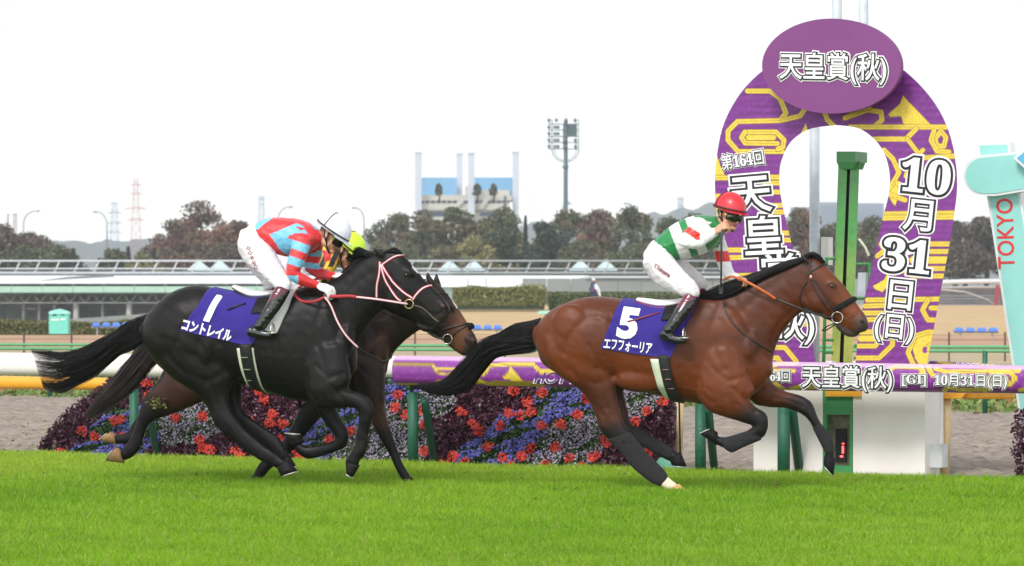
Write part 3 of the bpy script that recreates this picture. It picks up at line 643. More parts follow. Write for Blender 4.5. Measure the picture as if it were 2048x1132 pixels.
# ------------------------------------------------------------------ TOKYO sign at the right edge
def tokyo():
    TF = RF; o = 1.9
    t = thing('letter_sign', 'pale teal letter shaped board reading TOKYO in red at the right edge', 'sign', along(7, o))
    wh = mat('sign white edge', lin(225, 228, 228), .5, var=.04); te = mat('teal board', lin(150, 212, 204), .5, var=.03)
    def board(name, pts, col, off, grow=5):
        c = np.mean(pts, axis=0); n = len(pts); P2 = []
        for i in range(n):                      # outline grown outwards for the white border
            a, b_, d = np.array(pts[i-1], float), np.array(pts[i], float), np.array(pts[(i+1) % n], float)
            n1 = np.array([(b_-a)[1], -(b_-a)[0]]); n2 = np.array([(d-b_)[1], -(d-b_)[0]]); n1 /= np.linalg.norm(n1)+1e-9; n2 /= np.linalg.norm(n2)+1e-9
            q = n1+n2; q /= (1+n1@n2)+1e-6; P2.append(b_+q*grow)
        b = MB(); b.poly([TF.P(x, y, o+off) for x, y in P2], TF.n, .12); bo = b.build(name, wh, t)
        b = MB(); b.poly([TF.P(x, y, o+off-.006) for x, y in pts], TF.n, .0055); b.build('face', col, bo)
    def ccw(p): 
        a = sum(p[i-1][0]*p[i][1]-p[i][0]*p[i-1][1] for i in range(len(p))); return p if a < 0 else p[::-1]
    fix = lambda p: ccw(p)[::1]
    # pixel y is down: orientation giving outward growth with n=(dy,-dx) needs positive area in pixel space
    pos_ = lambda p: ccw(p)[::-1]
    board('stem_top', pos_([(1959, 291), (2014, 289), (2020, 330), (1964, 330)]), te, .0)
    board('leg', pos_([(1977, 380), (2034, 380), (2098, 735), (2098, 960), (2060, 960), (2030, 735)]), te, .005)
    arc = [(1967+36*math.cos(a), 351+36*math.sin(a)) for a in np.linspace(math.pi/2, 3*math.pi/2, 14)]
    board('crossbar', pos_([(2200, 352), (2200, 290)]+[(1990, 313)]+arc[::-1][0:]+[(1990, 387)]), te, -.10)
    board('blue_board', pos_([(2034, 316), (2062, 292), (2110, 288), (2110, 350), (2060, 340)]), mat('sky blue board', lin(92, 176, 214), .5), -.2)
    b = MB(); 
    text_px(b, 'TOKYO', TF, 2010, 467, 47, -97+5, o+.003-.006, .014, .002, ysc=1.0, sx=.86)
    b.build('lettering', mat('red lettering', lin(214, 60, 62), .5), t)
tokyo()

# ------------------------------------------------------------------ infield
def booth():
    t = thing('booth', 'small turquoise booth with a peaked top standing on the infield path', 'booth', at(117, 665, 158)); Y = 158; m = mat('turquoise', lin(110, 205, 186), .5, var=.05)
    b = MB(); pbox(b, 98, 628, 136, 668, Y, .8); w = b.build('wall', m, t)
    b = MB(); b.poly([at(97, 628, Y-.05), at(137, 628, Y-.05), at(136, 624, Y-.05), at(117, 618, Y-.05), at(98, 623, Y-.05)], Vector((0, 1, 0)), .9); b.build('roof', mat('turquoise light', lin(150, 226, 212), .5), t)
    b = MB(); pbox(b, 105, 626, 113, 632, Y-.01, .05); pbox(b, 122, 626, 129, 631, Y-.01, .05); b.build('window', mat('dark teal glass', lin(30, 70, 76), .2), t)
    b = MB(); pbox(b, 102, 638, 118, 641, Y-.01, .05); pbox(b, 121, 637, 131, 640, Y-.01, .05); b.build('notice', m_wpaint, t)
booth()
def benches():
    m = mat('blue seat', lin(84, 128, 204), .4); ml = mat('bench leg', lin(170, 168, 168), .5)
    for (x0, x1, y, ns, lab) in ((182, 262, 645, 4, 'blue seat bench beside the turquoise booth'), (924, 1006, 650, 4, 'blue seat bench behind the nose of the dark bay horse'), (1907, 1998, 655, 4, 'blue seat bench near the TOKYO sign')):
        Y = 150; t = thing('bench', lab, 'bench', at((x0+x1)/2, y+22, Y), 'blue spectator benches on the infield')
        w = (x1-x0)/ns
        for k in range(ns):
            a = x0+k*w+1; c = a+w-2; b = MB(); dz = .10
            b.hexa([at(a, y+9, Y), at(c, y+9, Y), at(c, y+6, Y), at(a, y+6, Y)], Vector((0, 1, 0)), .42)
            b.hexa([at(a+1, y+6, Y+.36), at(c-1, y+6, Y+.36), at(c-3, y, Y+.48), at(a+3, y, Y+.48)], Vector((0, 1, .0)), .05); b.build('seat', m, t, bevel=.02)
        for f in (.15, .85):
            b = MB(); b.tube([at(x0+(x1-x0)*f, y+9, Y+.2), at(x0+(x1-x0)*f, y+26, Y+.2)], .035, 6); b.build('leg', ml, t)
        b = MB(); b.tube([at(x0, y+10, Y+.2), at(x1, y+10, Y+.2)], .03, 6); b.build('beam', ml, t)
    t = thing('table', 'pale mint table top just above the tail root of the bay horse', 'table', at(1092, 650, 140)); b = MB(); b.hexa([at(1075, 628, 139), at(1108, 628, 139), at(1104, 622, 139), at(1078, 622, 139)], Vector((0, 1, 0)), .6); b.build('top', mat('mint', lin(158, 218, 200), .5), t, bevel=.01)
    b = MB(); b.tube([at(1092, 628, 139.3), at(1092, 652, 139.3)], .05, 8); b.build('leg', ml, t)
benches()
def hedge(name, lab, x0, x1, y0, y1, Y, depth, n, cols, lf=.16, wob=1.0):
    a = at(x0, y1, Y); c = at(x1, y0, Y); P = np.stack([rng.uniform(a.x, c.x, n), Y+rng.random(n)*depth, rng.uniform(a.z, c.z, n)], -1)
    P[:, 2] += noise3(P, 1.1/wob, 61)*(c.z-a.z)*.14*wob*((P[:, 2]-a.z)/(c.z-a.z))
    s = rng.random(n) < .55; P[s, 1] = Y+rng.random(s.sum())*.15; tp = rng.random(n) < .2; P[tp, 2] = c.z+noise3(P[tp], 1.1/wob, 61)*(c.z-a.z)*.14*wob
    V, Fq = quads_at(P, rng.uniform(.6, 1.3, n)*lf); cc = np.array(cols)[rng.integers(0, len(cols), n)]*rng.uniform(.7, 1.25, (n, 1))
    t = thing(name, lab, name.replace('_', ' '), ((a.x+c.x)/2, Y, a.z)); link('leaves', mesh_np('h', V, Fq, np.repeat(cc, 4, 0)), m_leaf, t)
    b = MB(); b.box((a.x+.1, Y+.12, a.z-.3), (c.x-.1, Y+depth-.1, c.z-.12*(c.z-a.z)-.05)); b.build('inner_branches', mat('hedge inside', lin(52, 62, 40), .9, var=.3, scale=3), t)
    return t
hg = [lin(92, 112, 66), lin(112, 128, 78), lin(74, 92, 54), lin(128, 132, 88)]
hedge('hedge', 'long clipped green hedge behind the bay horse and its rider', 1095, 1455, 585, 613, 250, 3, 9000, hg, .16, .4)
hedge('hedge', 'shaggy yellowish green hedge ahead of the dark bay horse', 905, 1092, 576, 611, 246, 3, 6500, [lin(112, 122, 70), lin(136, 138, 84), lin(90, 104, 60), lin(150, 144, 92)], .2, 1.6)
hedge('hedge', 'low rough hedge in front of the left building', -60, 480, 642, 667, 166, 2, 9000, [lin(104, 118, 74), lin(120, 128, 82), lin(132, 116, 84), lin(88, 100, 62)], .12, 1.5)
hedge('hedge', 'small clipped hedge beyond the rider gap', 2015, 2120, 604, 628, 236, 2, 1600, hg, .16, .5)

m_conc = mat('concrete grey', lin(142, 142, 140), .8, var=.07, scale=.4); m_roof = mat('white roof', lin(242, 244, 244), .5, var=.03, scale=.3)
m_fas = mat('mint fascia', lin(176, 208, 186), .5, var=.05, scale=.5); m_truss = mat('truss grey', lin(128, 128, 122), .6)
m_dark = mat('dark interior', lin(84, 80, 78), .9, var=.3, scale=.5); m_pipe = mat('railing steel', lin(188, 190, 192), .4, var=.04)
def infield_building():
    Y = 400; s = F/Y; t = thing('pavilion', 'long low building with white roof, mint fascia and open steel truss at the left', 'building', at(350, 665, Y))
    f = lambda *a: pbox(b, *a)
    b = MB(); x = -100
    while x < 900: pbox(b, x+.4, 567.5, x+61, 585, Y, .5); x += 61.4
    b.build('fascia', m_fas, t)
    b = MB()                                   # sloping white roof rising away
    q = [at(-100, 567, Y), at(900, 567, Y)]
    b.add([q[0], q[1], Vector((q[1].x, Y+40, q[1].z+1.62)), Vector((q[0].x, Y+40, q[0].z+1.62)), q[0]-Vector((0, 0, .3)), q[1]-Vector((0, 0, .3)), Vector((q[1].x, Y+40, q[1].z+1.3)), Vector((q[0].x, Y+40, q[0].z+1.3))],
          [(0, 1, 2, 3), (7, 6, 5, 4), (0, 4, 5, 1), (1, 5, 6, 2), (2, 6, 7, 3), (3, 7, 4, 0)])
    rf = b.build('roof', m_roof, t)
    b = MB(); b.add([at(70, 563, Y)+Vector((0, -.1, .05)), at(200, 553, Y)+Vector((0, 14, .05)), at(200, 549.5, Y)+Vector((0, 14, .2)), at(120, 557, Y)+Vector((0, 6, .2))], [(0, 1, 2, 3)]); b.build('roof_seam', m_truss, rf)
    b = MB()
    for yy, d in ((587, .1), (606, .1), (587, 3), (606, 3)): b.tube([at(-100, yy, Y+d+.3), at(900, yy, Y+d+.3)], .085, 6)
    x = -100; k = 0
    while x < 880: b.tube([at(x, 606, Y+.4), at(x+15, 587, Y+.4), at(x+30, 606, Y+.4)], .05, 5); b.tube([at(x, 587, Y+3.3), at(x+15, 606, Y+3.3), at(x+30, 587, Y+3.3)], .05, 5); b.tube([at(x+15, 587, Y+.3), at(x+4, 597, Y+3)], .04, 4); x += 30
    b.build('truss', m_truss, t)
    b = MB(); pbox(b, -100, 568, 900, 585.5, Y+1, 38); b.build('ceiling', mat('ceiling grey', lin(118, 116, 112), .8), t)
    b = MB(); pbox(b, -100, 590, 900, 668, Y+14, 1); b.build('back_wall', mat('back wall', lin(128, 124, 122), .8, var=.1), t)
    for (x0, x1, y0, y1, col) in ((12, 38, 620, 634, 'g'), (12, 38, 640, 656, 'g'), (53, 72, 620, 632, 'd'), (80, 98, 618, 630, 'd'), (53, 72, 616, 619, 'w'), (178, 205, 622, 636, 'd'), (212, 232, 622, 636, 'd'), (160, 176, 612, 660, 'd'), (0, 10, 610, 660, 'd'), (300, 340, 622, 636, 'd'), (360, 420, 622, 636, 'd'), (730, 780, 610, 640, 'd')):
        b = MB(); pbox(b, x0, y0, x1, y1, Y+13.9, .2); b.build('window', {'g': mat('green glass', lin(70, 100, 78), .3), 'd': mat('dark window', lin(62, 62, 66), .3), 'w': m_wpaint}[col], t)
    for x, w, lt in ((47, 3, 0), (78, 3, 0), (152, 6, 1), (258, 6, 1), (109, 4, 0), (205, 3, 0), (360, 6, 1), (460, 6, 1)):
        b = MB(); b.tube([at(x, 668, Y+2), at(x, 606, Y+2)], w/s, 12); b.build('column', mat('pale column', lin(196, 192, 186), .6) if lt else m_truss, t, True)
    b = MB(); b.hexa([at(0, 660, Y-3), at(330, 640, Y-3), at(330, 625, Y-3), at(0, 648, Y-3)], Vector((0, 1, 0)), .3); b.build('ramp_wall', m_conc, t)
    # middle block: white roof runs on to the right, ending in a mint slope
    t = thing('canopy', 'white roofed canopy with glazed fence below, ahead of the black horse', 'canopy', at(1000, 612, 380)); Y = 380
    b = MB(); b.add([at(700, 572, Y), at(1100, 572, Y), at(1178, 551, Y+14), at(700, 551, Y+14), at(700, 574, Y), at(1100, 574, Y), at(1178, 553, Y+14), at(700, 553, Y+14)], [(0, 1, 2, 3), (7, 6, 5, 4), (0, 4, 5, 1), (1, 5, 6, 2), (2, 6, 7, 3), (3, 7, 4, 0)]); b.build('roof', m_roof, t)
    b = MB(); b.hexa([at(1092, 575, Y-.2), at(1105, 575, Y-.2), at(1180, 562, Y-.2), at(1176, 552, Y-.2)], Vector((0, 1, 0)), .3); b.build('gable', m_fas, t)
    b = MB(); pbox(b, 700, 574.5, 1046, 640, Y+1, .3); b.build('screen', mat('pale screen', lin(196, 208, 200), .5), t)
    b = MB()
    for x in range(700, 1100, 8): b.tube([at(x, 574, Y-.3), at(x, 620, Y-.3)], .025, 4)
    for x in (936, 972, 1046): b.tube([at(x, 556, Y-.3), at(x, 620, Y-.3)], .09, 6)
    b.build('bars', m_pipe, t)
    t = thing('retaining_wall', 'plain grey panelled wall above the clipped hedge', 'wall', at(1300, 612, 370)); Y = 372
    b = MB(); x = 1046
    while x < 1500: pbox(b, x+.6, 557, x+47, 640, Y, .5); x += 47.4
    b.build('panel', m_conc, t); b = MB(); pbox(b, 1170, 552, 1500, 556, Y-.3, 1); b.build('coping', mat('coping', lin(206, 208, 208), .6), t)
infield_building()
def railing():
    Y = 425; t = thing('terrace_railing', 'long silver railing with slanted posts running along the terrace roof', 'railing', at(700, 545, Y)); s = F/Y
    for y, r in ((521.5, 2.0), (537, 1.6), (545.5, 2.0)):
        b = MB(); b.tube([at(-600, y, Y), at(1560, y+.5, Y)], r/s, 6); b.build('rail', m_pipe, t, True)
    x = -562
    while x < 1540:
        b = MB(); b.hexa([at(x, 546, Y+.1), at(x+3.2, 546, Y+.1), at(x+14.7, 522, Y+.1), at(x+11.5, 522, Y+.1)], Vector((0, 1, 0)), .12); b.build('post', m_pipe, t); x += 39.3
    t = thing('terrace', 'grey terrace deck and parapet under the silver railing', 'terrace', at(700, 545, Y+2)); b = MB(); pbox(b, -600, 541, 1560, 552, Y+1.5, 26); b.build('deck', mat('terrace grey', lin(98, 102, 102), .8, var=.15, scale=.8), t)
    b = MB(); pbox(b, -600, 551, 1560, 640, Y+2.5, 20); b.build('wall', m_conc, t)
    gl = mat('skylight glass', lin(188, 214, 214), .15, var=.1, scale=1, spec=.8); fr = mat('skylight frame', lin(214, 220, 220), .4)
    for cx, lab in ((397, 'glass pyramid skylight left of a pair behind the white breeches'), (439, 'glass pyramid skylight right of a pair behind the white breeches'), (899, 'left glass pyramid skylight above the ears of the dark bay horse'), (947, 'right glass pyramid skylight above the ears of the dark bay horse'), (1161, 'left glass pyramid skylight right of the floodlight mast'), (1212, 'right glass pyramid skylight right of the floodlight mast')):
        Y2 = 433; hw = 23/F*Y2; c = at(cx, 540, Y2); ap = at(cx, 520, Y2+hw); c.z -= .1
        p = thing('skylight', lab, 'skylight', c, 'glass pyramid skylights on the terrace')
        cr = [c+Vector((-hw, 0, 0)), c+Vector((hw, 0, 0)), c+Vector((hw, 2*hw, 0)), c+Vector((-hw, 2*hw, 0))]
        b = MB(); b.add(cr+[ap], [(0, 1, 4), (1, 2, 4), (2, 3, 4), (3, 0, 4), (3, 2, 1, 0)]); b.build('glass', gl, p)
        b = MB()
        for q in cr: b.tube([q, ap], .06, 5)
        b.tube([cr[0].lerp(cr[1], .33), ap], .04, 4); b.tube([cr[0].lerp(cr[1], .66), ap], .04, 4); b.tube([cr[0].lerp(ap, .5), cr[1].lerp(ap, .5)], .04, 4); b.box((c.x-hw, c.y-.05, c.z-.4), (c.x+hw, c.y, c.z)); b.build('frame', fr, p)
railing()
def right_stand():
    Y = 300; t = thing('viewing_stand', 'dark open stand with a curved white roof edge at the right', 'building', at(1930, 612, Y))
    b = MB(); b.tube([at(x, 566-3.5*math.sin((x-1850)/260*math.pi), Y) for x in range(1850, 2121, 15)], 5/24.4, 10); b.build('roof_edge', mat('roof tube', lin(206, 208, 210), .4), t, True)
    b = MB(); b.tube([at(x, 576-1.5*math.sin((x-1850)/260*math.pi), Y+2) for x in range(1850, 2121, 15)], 2.5/24.4, 8); b.tube([at(1870, 578, Y+3), at(1930, 584, Y+3), at(1975, 600, Y+3), at(1996, 614, Y+3)], 2.4/24.4, 8); b.build('arch_rib', mat('rib grey', lin(172, 168, 164), .5), t, True)
    b = MB(); pbox(b, 1840, 574, 2130, 618, Y+10, 3); b.build('interior', mat('stand interior', lin(96, 92, 92), .9, var=.3, scale=1), t)
    b = MB()
    for k in range(4): pbox(b, 1860, 590+k*6, 2000, 593+k*6, Y+6-k*1.2, 1)
    b.build('seating_row', mat('seating grey', lin(128, 130, 134), .7), t)
    b = MB(); b.hexa([at(1988, 616, Y-.5), at(1996, 616, Y-.5), at(2000, 570, Y-.5), at(1992, 570, Y-.5)], Vector((0, 1, 0)), .2); b.build('red_support', mat('red support', lin(150, 60, 70), .6), t)
right_stand()

def floodlight():
    Y = 520; s = F/Y; t = thing('floodlight_mast', 'tall slate coloured floodlight mast carrying a square bank of lamps', 'mast', at(1131, 545, Y)); m = mat('slate steel', lin(92, 112, 118), .5)
    b = MB(); b.tube([at(1131, 560, Y), at(1131, 470, Y), at(1131.5, 335, Y), at(1131.5, 240, Y)], [5.6/s, 5/s, 4.2/s, 4/s], 12); b.tube([at(1131, 337, Y), at(1131, 331, Y)], 6/s, 12); b.build('pole', m, t, True)
    b = MB()
    for x in (1098, 1104, 1157, 1152): b.tube([at(x, 298, Y-.4), at(x, 238, Y-.4)], .9/s, 5)
    for y in (248, 260, 273, 285, 298): b.tube([at(1098, y, Y-.4), at(1158, y, Y-.4)], .9/s, 5)
    for sg in (-1, 1):
        b.tube([at(1131+sg*(27*math.cos(a)), 298+26*math.sin(a), Y) for a in np.linspace(0, 1.5, 12)], .9/s, 5); b.tube([at(1131+sg*(22*math.cos(a)), 298+23*math.sin(a), Y) for a in np.linspace(0, 1.5, 12)], .7/s, 5)
    b.build('frame', m, t)
    b = MB(); pbox(b, 1126, 249, 1154, 273, Y+.1, .3); pbox(b, 1126, 273, 1131, 298, Y+.1, .3); b.build('plate', m, t)
    b = MB(); b.tube([at(1131, 238, Y), at(1131, 206, Y)], .5/s, 4); b.build('lightning_rod', mat('rod pale', lin(190, 196, 200), .5), t)
    ml = mat('lamp grey', lin(116, 128, 132), .35)
    for y in (240, 254, 267, 280, 293):
        for x in ([1098, 1113, 1132, 1150] if y < 245 else [1098, 1110, 1116, 1130, 1151] if y > 275 else [1098, 1110, 1116]):
            b = MB(); b.ell(at(x, y, Y-.7), (2.8/s*1.3, .25, 3.6/s)); b.tube([at(x, y, Y-.9), at(x, y+1, Y-1.15)], 3.2/s, 10); b.build('lamp', ml, t, True)
    b = MB(); b.tube([at(1131, 404, Y-.2), at(1138, 403, Y-.2)], 1.6/s, 6); b.build('bracket_lamp', ml, t)
floodlight()
def lamps():
    m = mat('lamp post grey', lin(150, 158, 164), .5)
    for (x, yb, yt, dx, lab, Y) in ((47, 500, 420, 25, 'curved street lamp above the left trees, head to the right', 520), (214, 545, 422, -20, 'curved street lamp beside the pale blue pylon', 500), (556, 520, 412, 22, 'curved street lamp behind the bent back of the rider', 520), (728, 480, 414, -17, 'curved street lamp right of the lime helmet', 520), (1272, 450, 405, -17, 'curved street lamp above the trees between the floodlight and the bay horse rider', 540), (1121, 470, 405, 14, 'thin lamp beside the floodlight mast', 560)):
        s = F/Y; t = thing('street_lamp', lab, 'street lamp', at(x, yb, Y), 'street lamps beyond the infield')
        b = MB(); sg = 1 if dx > 0 else -1; b.tube([at(x, yb+20, Y), at(x, yt+28, Y)]+[at(x+dx*(1-math.cos(a)), yt+28-26*math.sin(a), Y) for a in np.linspace(.1, 1.45, 8)], 1.3/s, 6); b.build('pole', m, t, True)
        b = MB(); b.ell(at(x+dx*1.02+sg*3, yt+2, Y), (5/s, .25, 1.8/s)); b.build('lamp_head', m, t, True)
lamps()
def pylon(x, yt, yb, w0, w1, Y, col, lab, arms):
    s = F/Y; t = thing('transmission_tower', lab, 'pylon', at(x, yb, Y), 'lattice towers on the skyline'); b = MB(); k = 8; r = .5/s
    L = lambda f, sg, d: at(x+sg*(w1+(w0-w1)*(1-f)**1.4)/2, yb+(yt-yb)*f, Y+d)
    for i in range(k):
        f0, f1 = i/k, (i+1)/k
        for d in (0, 6):
            for sg in (-1, 1): b.tube([L(f0, sg, d*(1-f0)), L(f1, sg, d*(1-f1))], r*1.15, 4); b.tube([L(f0, sg, d*(1-f0)), L(f1, -sg, d*(1-f1))], r*.7, 4)
            b.tube([L(f0, -1, d*(1-f0)), L(f0, 1, d*(1-f0))], r*.7, 4)
    o = b.build('lattice', mat('pylon '+lab[:8], col, .6, var=.1), t)
    for y, w in arms: b = MB(); b.tube([at(x-w, y, Y+1), at(x, y-3, Y+1), at(x+w, y, Y+1)], r, 4); b.tube([at(x-w, y, Y+1), at(x+w, y, Y+1)], r, 4); b.build('cross_arm', o.data.materials[0], t)
RW = lin(206, 120, 112)
pylon(272, 356, 520, 26, 8, 1500, lin(206, 132, 128), 'red and white lattice pylon, the tallest at the left', [(370, 12), (388, 12), (417, 22), (440, 16)])
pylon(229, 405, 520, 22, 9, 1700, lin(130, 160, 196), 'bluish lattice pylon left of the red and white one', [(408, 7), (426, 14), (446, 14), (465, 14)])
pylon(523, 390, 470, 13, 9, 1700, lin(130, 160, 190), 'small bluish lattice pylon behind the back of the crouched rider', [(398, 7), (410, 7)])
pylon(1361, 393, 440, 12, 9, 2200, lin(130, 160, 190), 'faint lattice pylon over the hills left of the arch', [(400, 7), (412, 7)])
pylon(30, 427, 470, 6, 6, 900, lin(160, 150, 165), 'short pale antenna tower over the far left trees', [(430, 4)])
pylon(16, 428, 470, 3, 2, 900, lin(150, 140, 150), 'thin antenna at the far left edge', [(452, 2)])

def towers_building():
    Y = 800; s = F/Y; t = thing('office_building', 'beige terraced building between four tall white pylons with blue glass screens', 'building', at(935, 520, Y))
    be = mat('beige wall', lin(204, 200, 190), .7, var=.05, scale=.1); bl = mat('blue glass screen', lin(122, 178, 216), .25, var=.06, scale=.2); wh = mat('pylon white', lin(206, 210, 222), .5); wi = mat('far window', lin(78, 94, 118), .3)
    for (x0, x1, yt, yy) in ((830, 843, 305, Y-4), (913, 925, 307, Y+8), (936, 949, 306, Y-4), (1025, 1038, 304, Y+2)):
        b = MB(); pbox(b, x0, yt, x1, 530, yy, 1.6)
        for k in range(5): pbox(b, x1-2.5, yt+22+k*20, x1-.6, yt+25+k*20, yy-.05, .04)
        pbox(b, x0-1.5, yt-1, x1+1, yt+1.5, yy-.2, 2); b.build('pylon', wh, t)
    for (x0, x1, y0, y1, yy) in ((842, 914, 355, 390, Y+6), (948, 1025, 355, 402, Y+6)):
        b = MB(); pbox(b, x0, y0, x1, y1, yy, .3); g = b.build('glass_screen', bl, t); b = MB()
        for x in np.arange(x0, x1, 7): pbox(b, x, y0, x+.4, y1, yy-.1, .08)
        b.build('mullion', mat('mullion', lin(140, 186, 214), .5), g)
    b = MB(); pbox(b, 841, 390, 1024, 401, Y, 14); pbox(b, 841, 407, 1020, 420, Y-1, 15); pbox(b, 850, 420, 1019, 540, Y, 12); pbox(b, 945, 380, 1019, 391, Y+1, 12); pbox(b, 930, 372, 945, 400, Y+1, 10)
    b.hexa([at(900, 420, Y-1.6), at(912, 420, Y-1.6), at(930, 400, Y-1.6), at(918, 400, Y-1.6)], Vector((0, 1, 0)), .5); b.hexa([at(955, 418, Y-1.6), at(966, 418, Y-1.6), at(990, 382, Y-1.6), at(979, 382, Y-1.6)], Vector((0, 1, 0)), .5)
    b.build('wall', be, t)
    b = MB(); pbox(b, 842, 400, 1018, 408, Y+.6, 2); pbox(b, 852, 424, 925, 433, Y-.1, .3); pbox(b, 960, 424, 1010, 432, Y-.1, .3); pbox(b, 1008, 392, 1013, 418, Y-1.1, .3); pbox(b, 985, 400, 990, 405, Y-1.1, .3); b.build('window', wi, t)
    b = MB()
    for x in range(848, 1018, 11): pbox(b, x, 400, x+2.5, 408, Y+.4, .3)
    b.build('pier', be, t)
    b = MB()
    for q in ((1038, 330, 1085, 440), (1038, 345, 1070, 440), (843, 345, 815, 430)): b.tube([at(q[0], q[1], Y), at(q[2], q[3], Y)], .05, 4)
    b.build('stay_cable', wh, t)
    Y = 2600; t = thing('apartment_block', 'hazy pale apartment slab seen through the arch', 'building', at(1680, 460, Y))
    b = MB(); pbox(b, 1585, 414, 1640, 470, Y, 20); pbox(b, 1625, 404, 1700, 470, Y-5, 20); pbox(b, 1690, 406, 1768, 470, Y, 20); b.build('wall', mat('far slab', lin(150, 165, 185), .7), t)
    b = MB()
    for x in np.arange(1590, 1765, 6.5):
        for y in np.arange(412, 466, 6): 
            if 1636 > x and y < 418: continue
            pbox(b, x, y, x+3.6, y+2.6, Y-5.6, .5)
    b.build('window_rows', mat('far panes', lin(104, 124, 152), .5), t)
towers_building()

# ------------------------------------------------------------------ hills
def hill(name, prof, Y, col):
    xs = np.linspace(prof[0][0], prof[-1][0], 520); ys = np.interp(xs, [p[0] for p in prof], [p[1] for p in prof])
    ys = ys+1.6*np.sin(xs*.11)+1.1*np.sin(xs*.31+2)+rng.normal(0, .5, len(xs)); rows = 9; V = []
    for i, (x, y) in enumerate(zip(xs, ys)):
        for j in range(rows):
            f = j/(rows-1); a = math.sin(f*math.pi); YY = Y+(f-.5)*Y*.1; hz = H-(y-HY)*Y/F
            V.append(((x-1024)*Y/F*(1+(f-.5)*.02), YY, -2+(hz+2)*a+(rng.normal(0, 4) if 0 < j < rows-1 and j != 4 else 0)))
    n = len(xs); i = (np.arange(n-1)[:, None]*rows+np.arange(rows-1)[None, :]).ravel()
    o = link(name, mesh_np(name, np.array(V), np.stack([i, i+rows, i+rows+1, i+1], 1)), mat(name, col, .95, var=.25, scale=.004), smooth=True); tag(o, None, None, kind='structure')
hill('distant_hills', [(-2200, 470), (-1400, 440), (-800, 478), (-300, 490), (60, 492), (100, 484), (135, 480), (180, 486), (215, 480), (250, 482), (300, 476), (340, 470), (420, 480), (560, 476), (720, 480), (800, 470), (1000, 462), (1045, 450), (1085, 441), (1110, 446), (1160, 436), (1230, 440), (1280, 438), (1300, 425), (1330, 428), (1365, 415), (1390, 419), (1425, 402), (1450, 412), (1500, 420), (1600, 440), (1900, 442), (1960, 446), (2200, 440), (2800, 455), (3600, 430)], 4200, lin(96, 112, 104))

# ------------------------------------------------------------------ trees
m_tleaf = mat('tree leaf', (1, 1, 1), .75, attr=True, var=.08, spec=.2); m_bark = mat('bark', lin(86, 76, 68), .9, var=.25, scale=2)
PAL = dict(br=[lin(104, 98, 74), lin(86, 90, 66), lin(116, 104, 80), lin(82, 92, 66)], rd=[lin(126, 94, 80), lin(108, 88, 76), lin(94, 90, 72), lin(136, 104, 84)], gn=[lin(88, 98, 70), lin(76, 88, 66), lin(106, 110, 78), lin(98, 94, 72)],
           yl=[lin(140, 134, 88), lin(122, 122, 80), lin(104, 108, 76), lin(150, 140, 92)], dk=[lin(64, 80, 68), lin(58, 72, 62), lin(78, 90, 72)], pu=[lin(96, 82, 78), lin(84, 76, 70), lin(106, 90, 82), lin(86, 86, 70)])
def tree(x0, x1, yt, yb, Y, pal, lab, n=3200, leaf=.44, kind='tree', open_=.0):
    s = F/Y; cx = (x0+x1)/2; hw = (x1-x0)/2; t = thing(kind, lab, 'tree', at(cx, yb, Y), 'trees beyond the infield')
    nb = rng.integers(30, 40); cl = []
    for k in range(nb):
        a = rng.uniform(0, 6.28); r = math.sqrt(rng.random())*.80; v = rng.random()
        lim = math.sqrt(max(.08, 1-(2*max(v-.42, 0)/1.16)**2)); px = cx+hw*r*lim*math.cos(a)*1.05; py = yb-(yb-yt)*(.15+.74*v); cl.append((px, py, Y+hw/s*r*lim*math.sin(a), rng.uniform(.16, .32)*hw))
    cl.append((cx+rng.uniform(-.2, .2)*hw, yt+.2*hw, Y, .30*hw))
    P = []; cc = []; cols = np.array(PAL[pal])
    for (px, py, YY, rr) in cl:
        c = at(px, py, YY); m_ = max(60, int(n/len(cl)*(rr/(.28*hw))**2)); d = rng.normal(size=(m_, 3)); d /= np.linalg.norm(d, axis=1)[:, None]; rad = rr/s*(1-.5*rng.random(m_)**1.6)
        q = np.array(c)+d*rad[:, None]*[1.15, 1.0, .82]; q += rng.normal(0, .07*rr/s, q.shape); P.append(q)
        base = cols[rng.integers(0, len(cols))]*rng.uniform(.8, 1.25); cc.append(base*rng.uniform(.72, 1.3, (m_, 1))*.75+.25*cols[rng.integers(0, len(cols), m_)])
    P = np.concatenate(P); cc = np.concatenate(cc); keep = noise3(P*[1, 1, 1.2], .9, int(x0) % 97) > -.70+open_; P = P[keep]; cc = cc[keep]
    V, Fq = quads_at(P, rng.uniform(.6, 1.35, len(P))*leaf); link('crown', mesh_np('crown', V, Fq, np.repeat(cc, 4, 0)), m_tleaf, t)
    b = MB(); bt = at(cx, yb+12, Y); b.tube([bt, at(cx+2, yb-(yb-yt)*.3, Y), at(cx-1, yb-(yb-yt)*.75, Y)], [hw*.05/s+.16, .16, .06], 7)
    for (px, py, YY, rr) in cl[:12]: st = at(cx, yb-(yb-yt)*rng.uniform(.12, .4), Y); c = at(px, py, YY); b.tube([st, st.lerp(c, .5)+Vector((0, 0, -.3)), c], [.11, .07, .025], 5)
    b.build('trunk', m_bark, t, True)
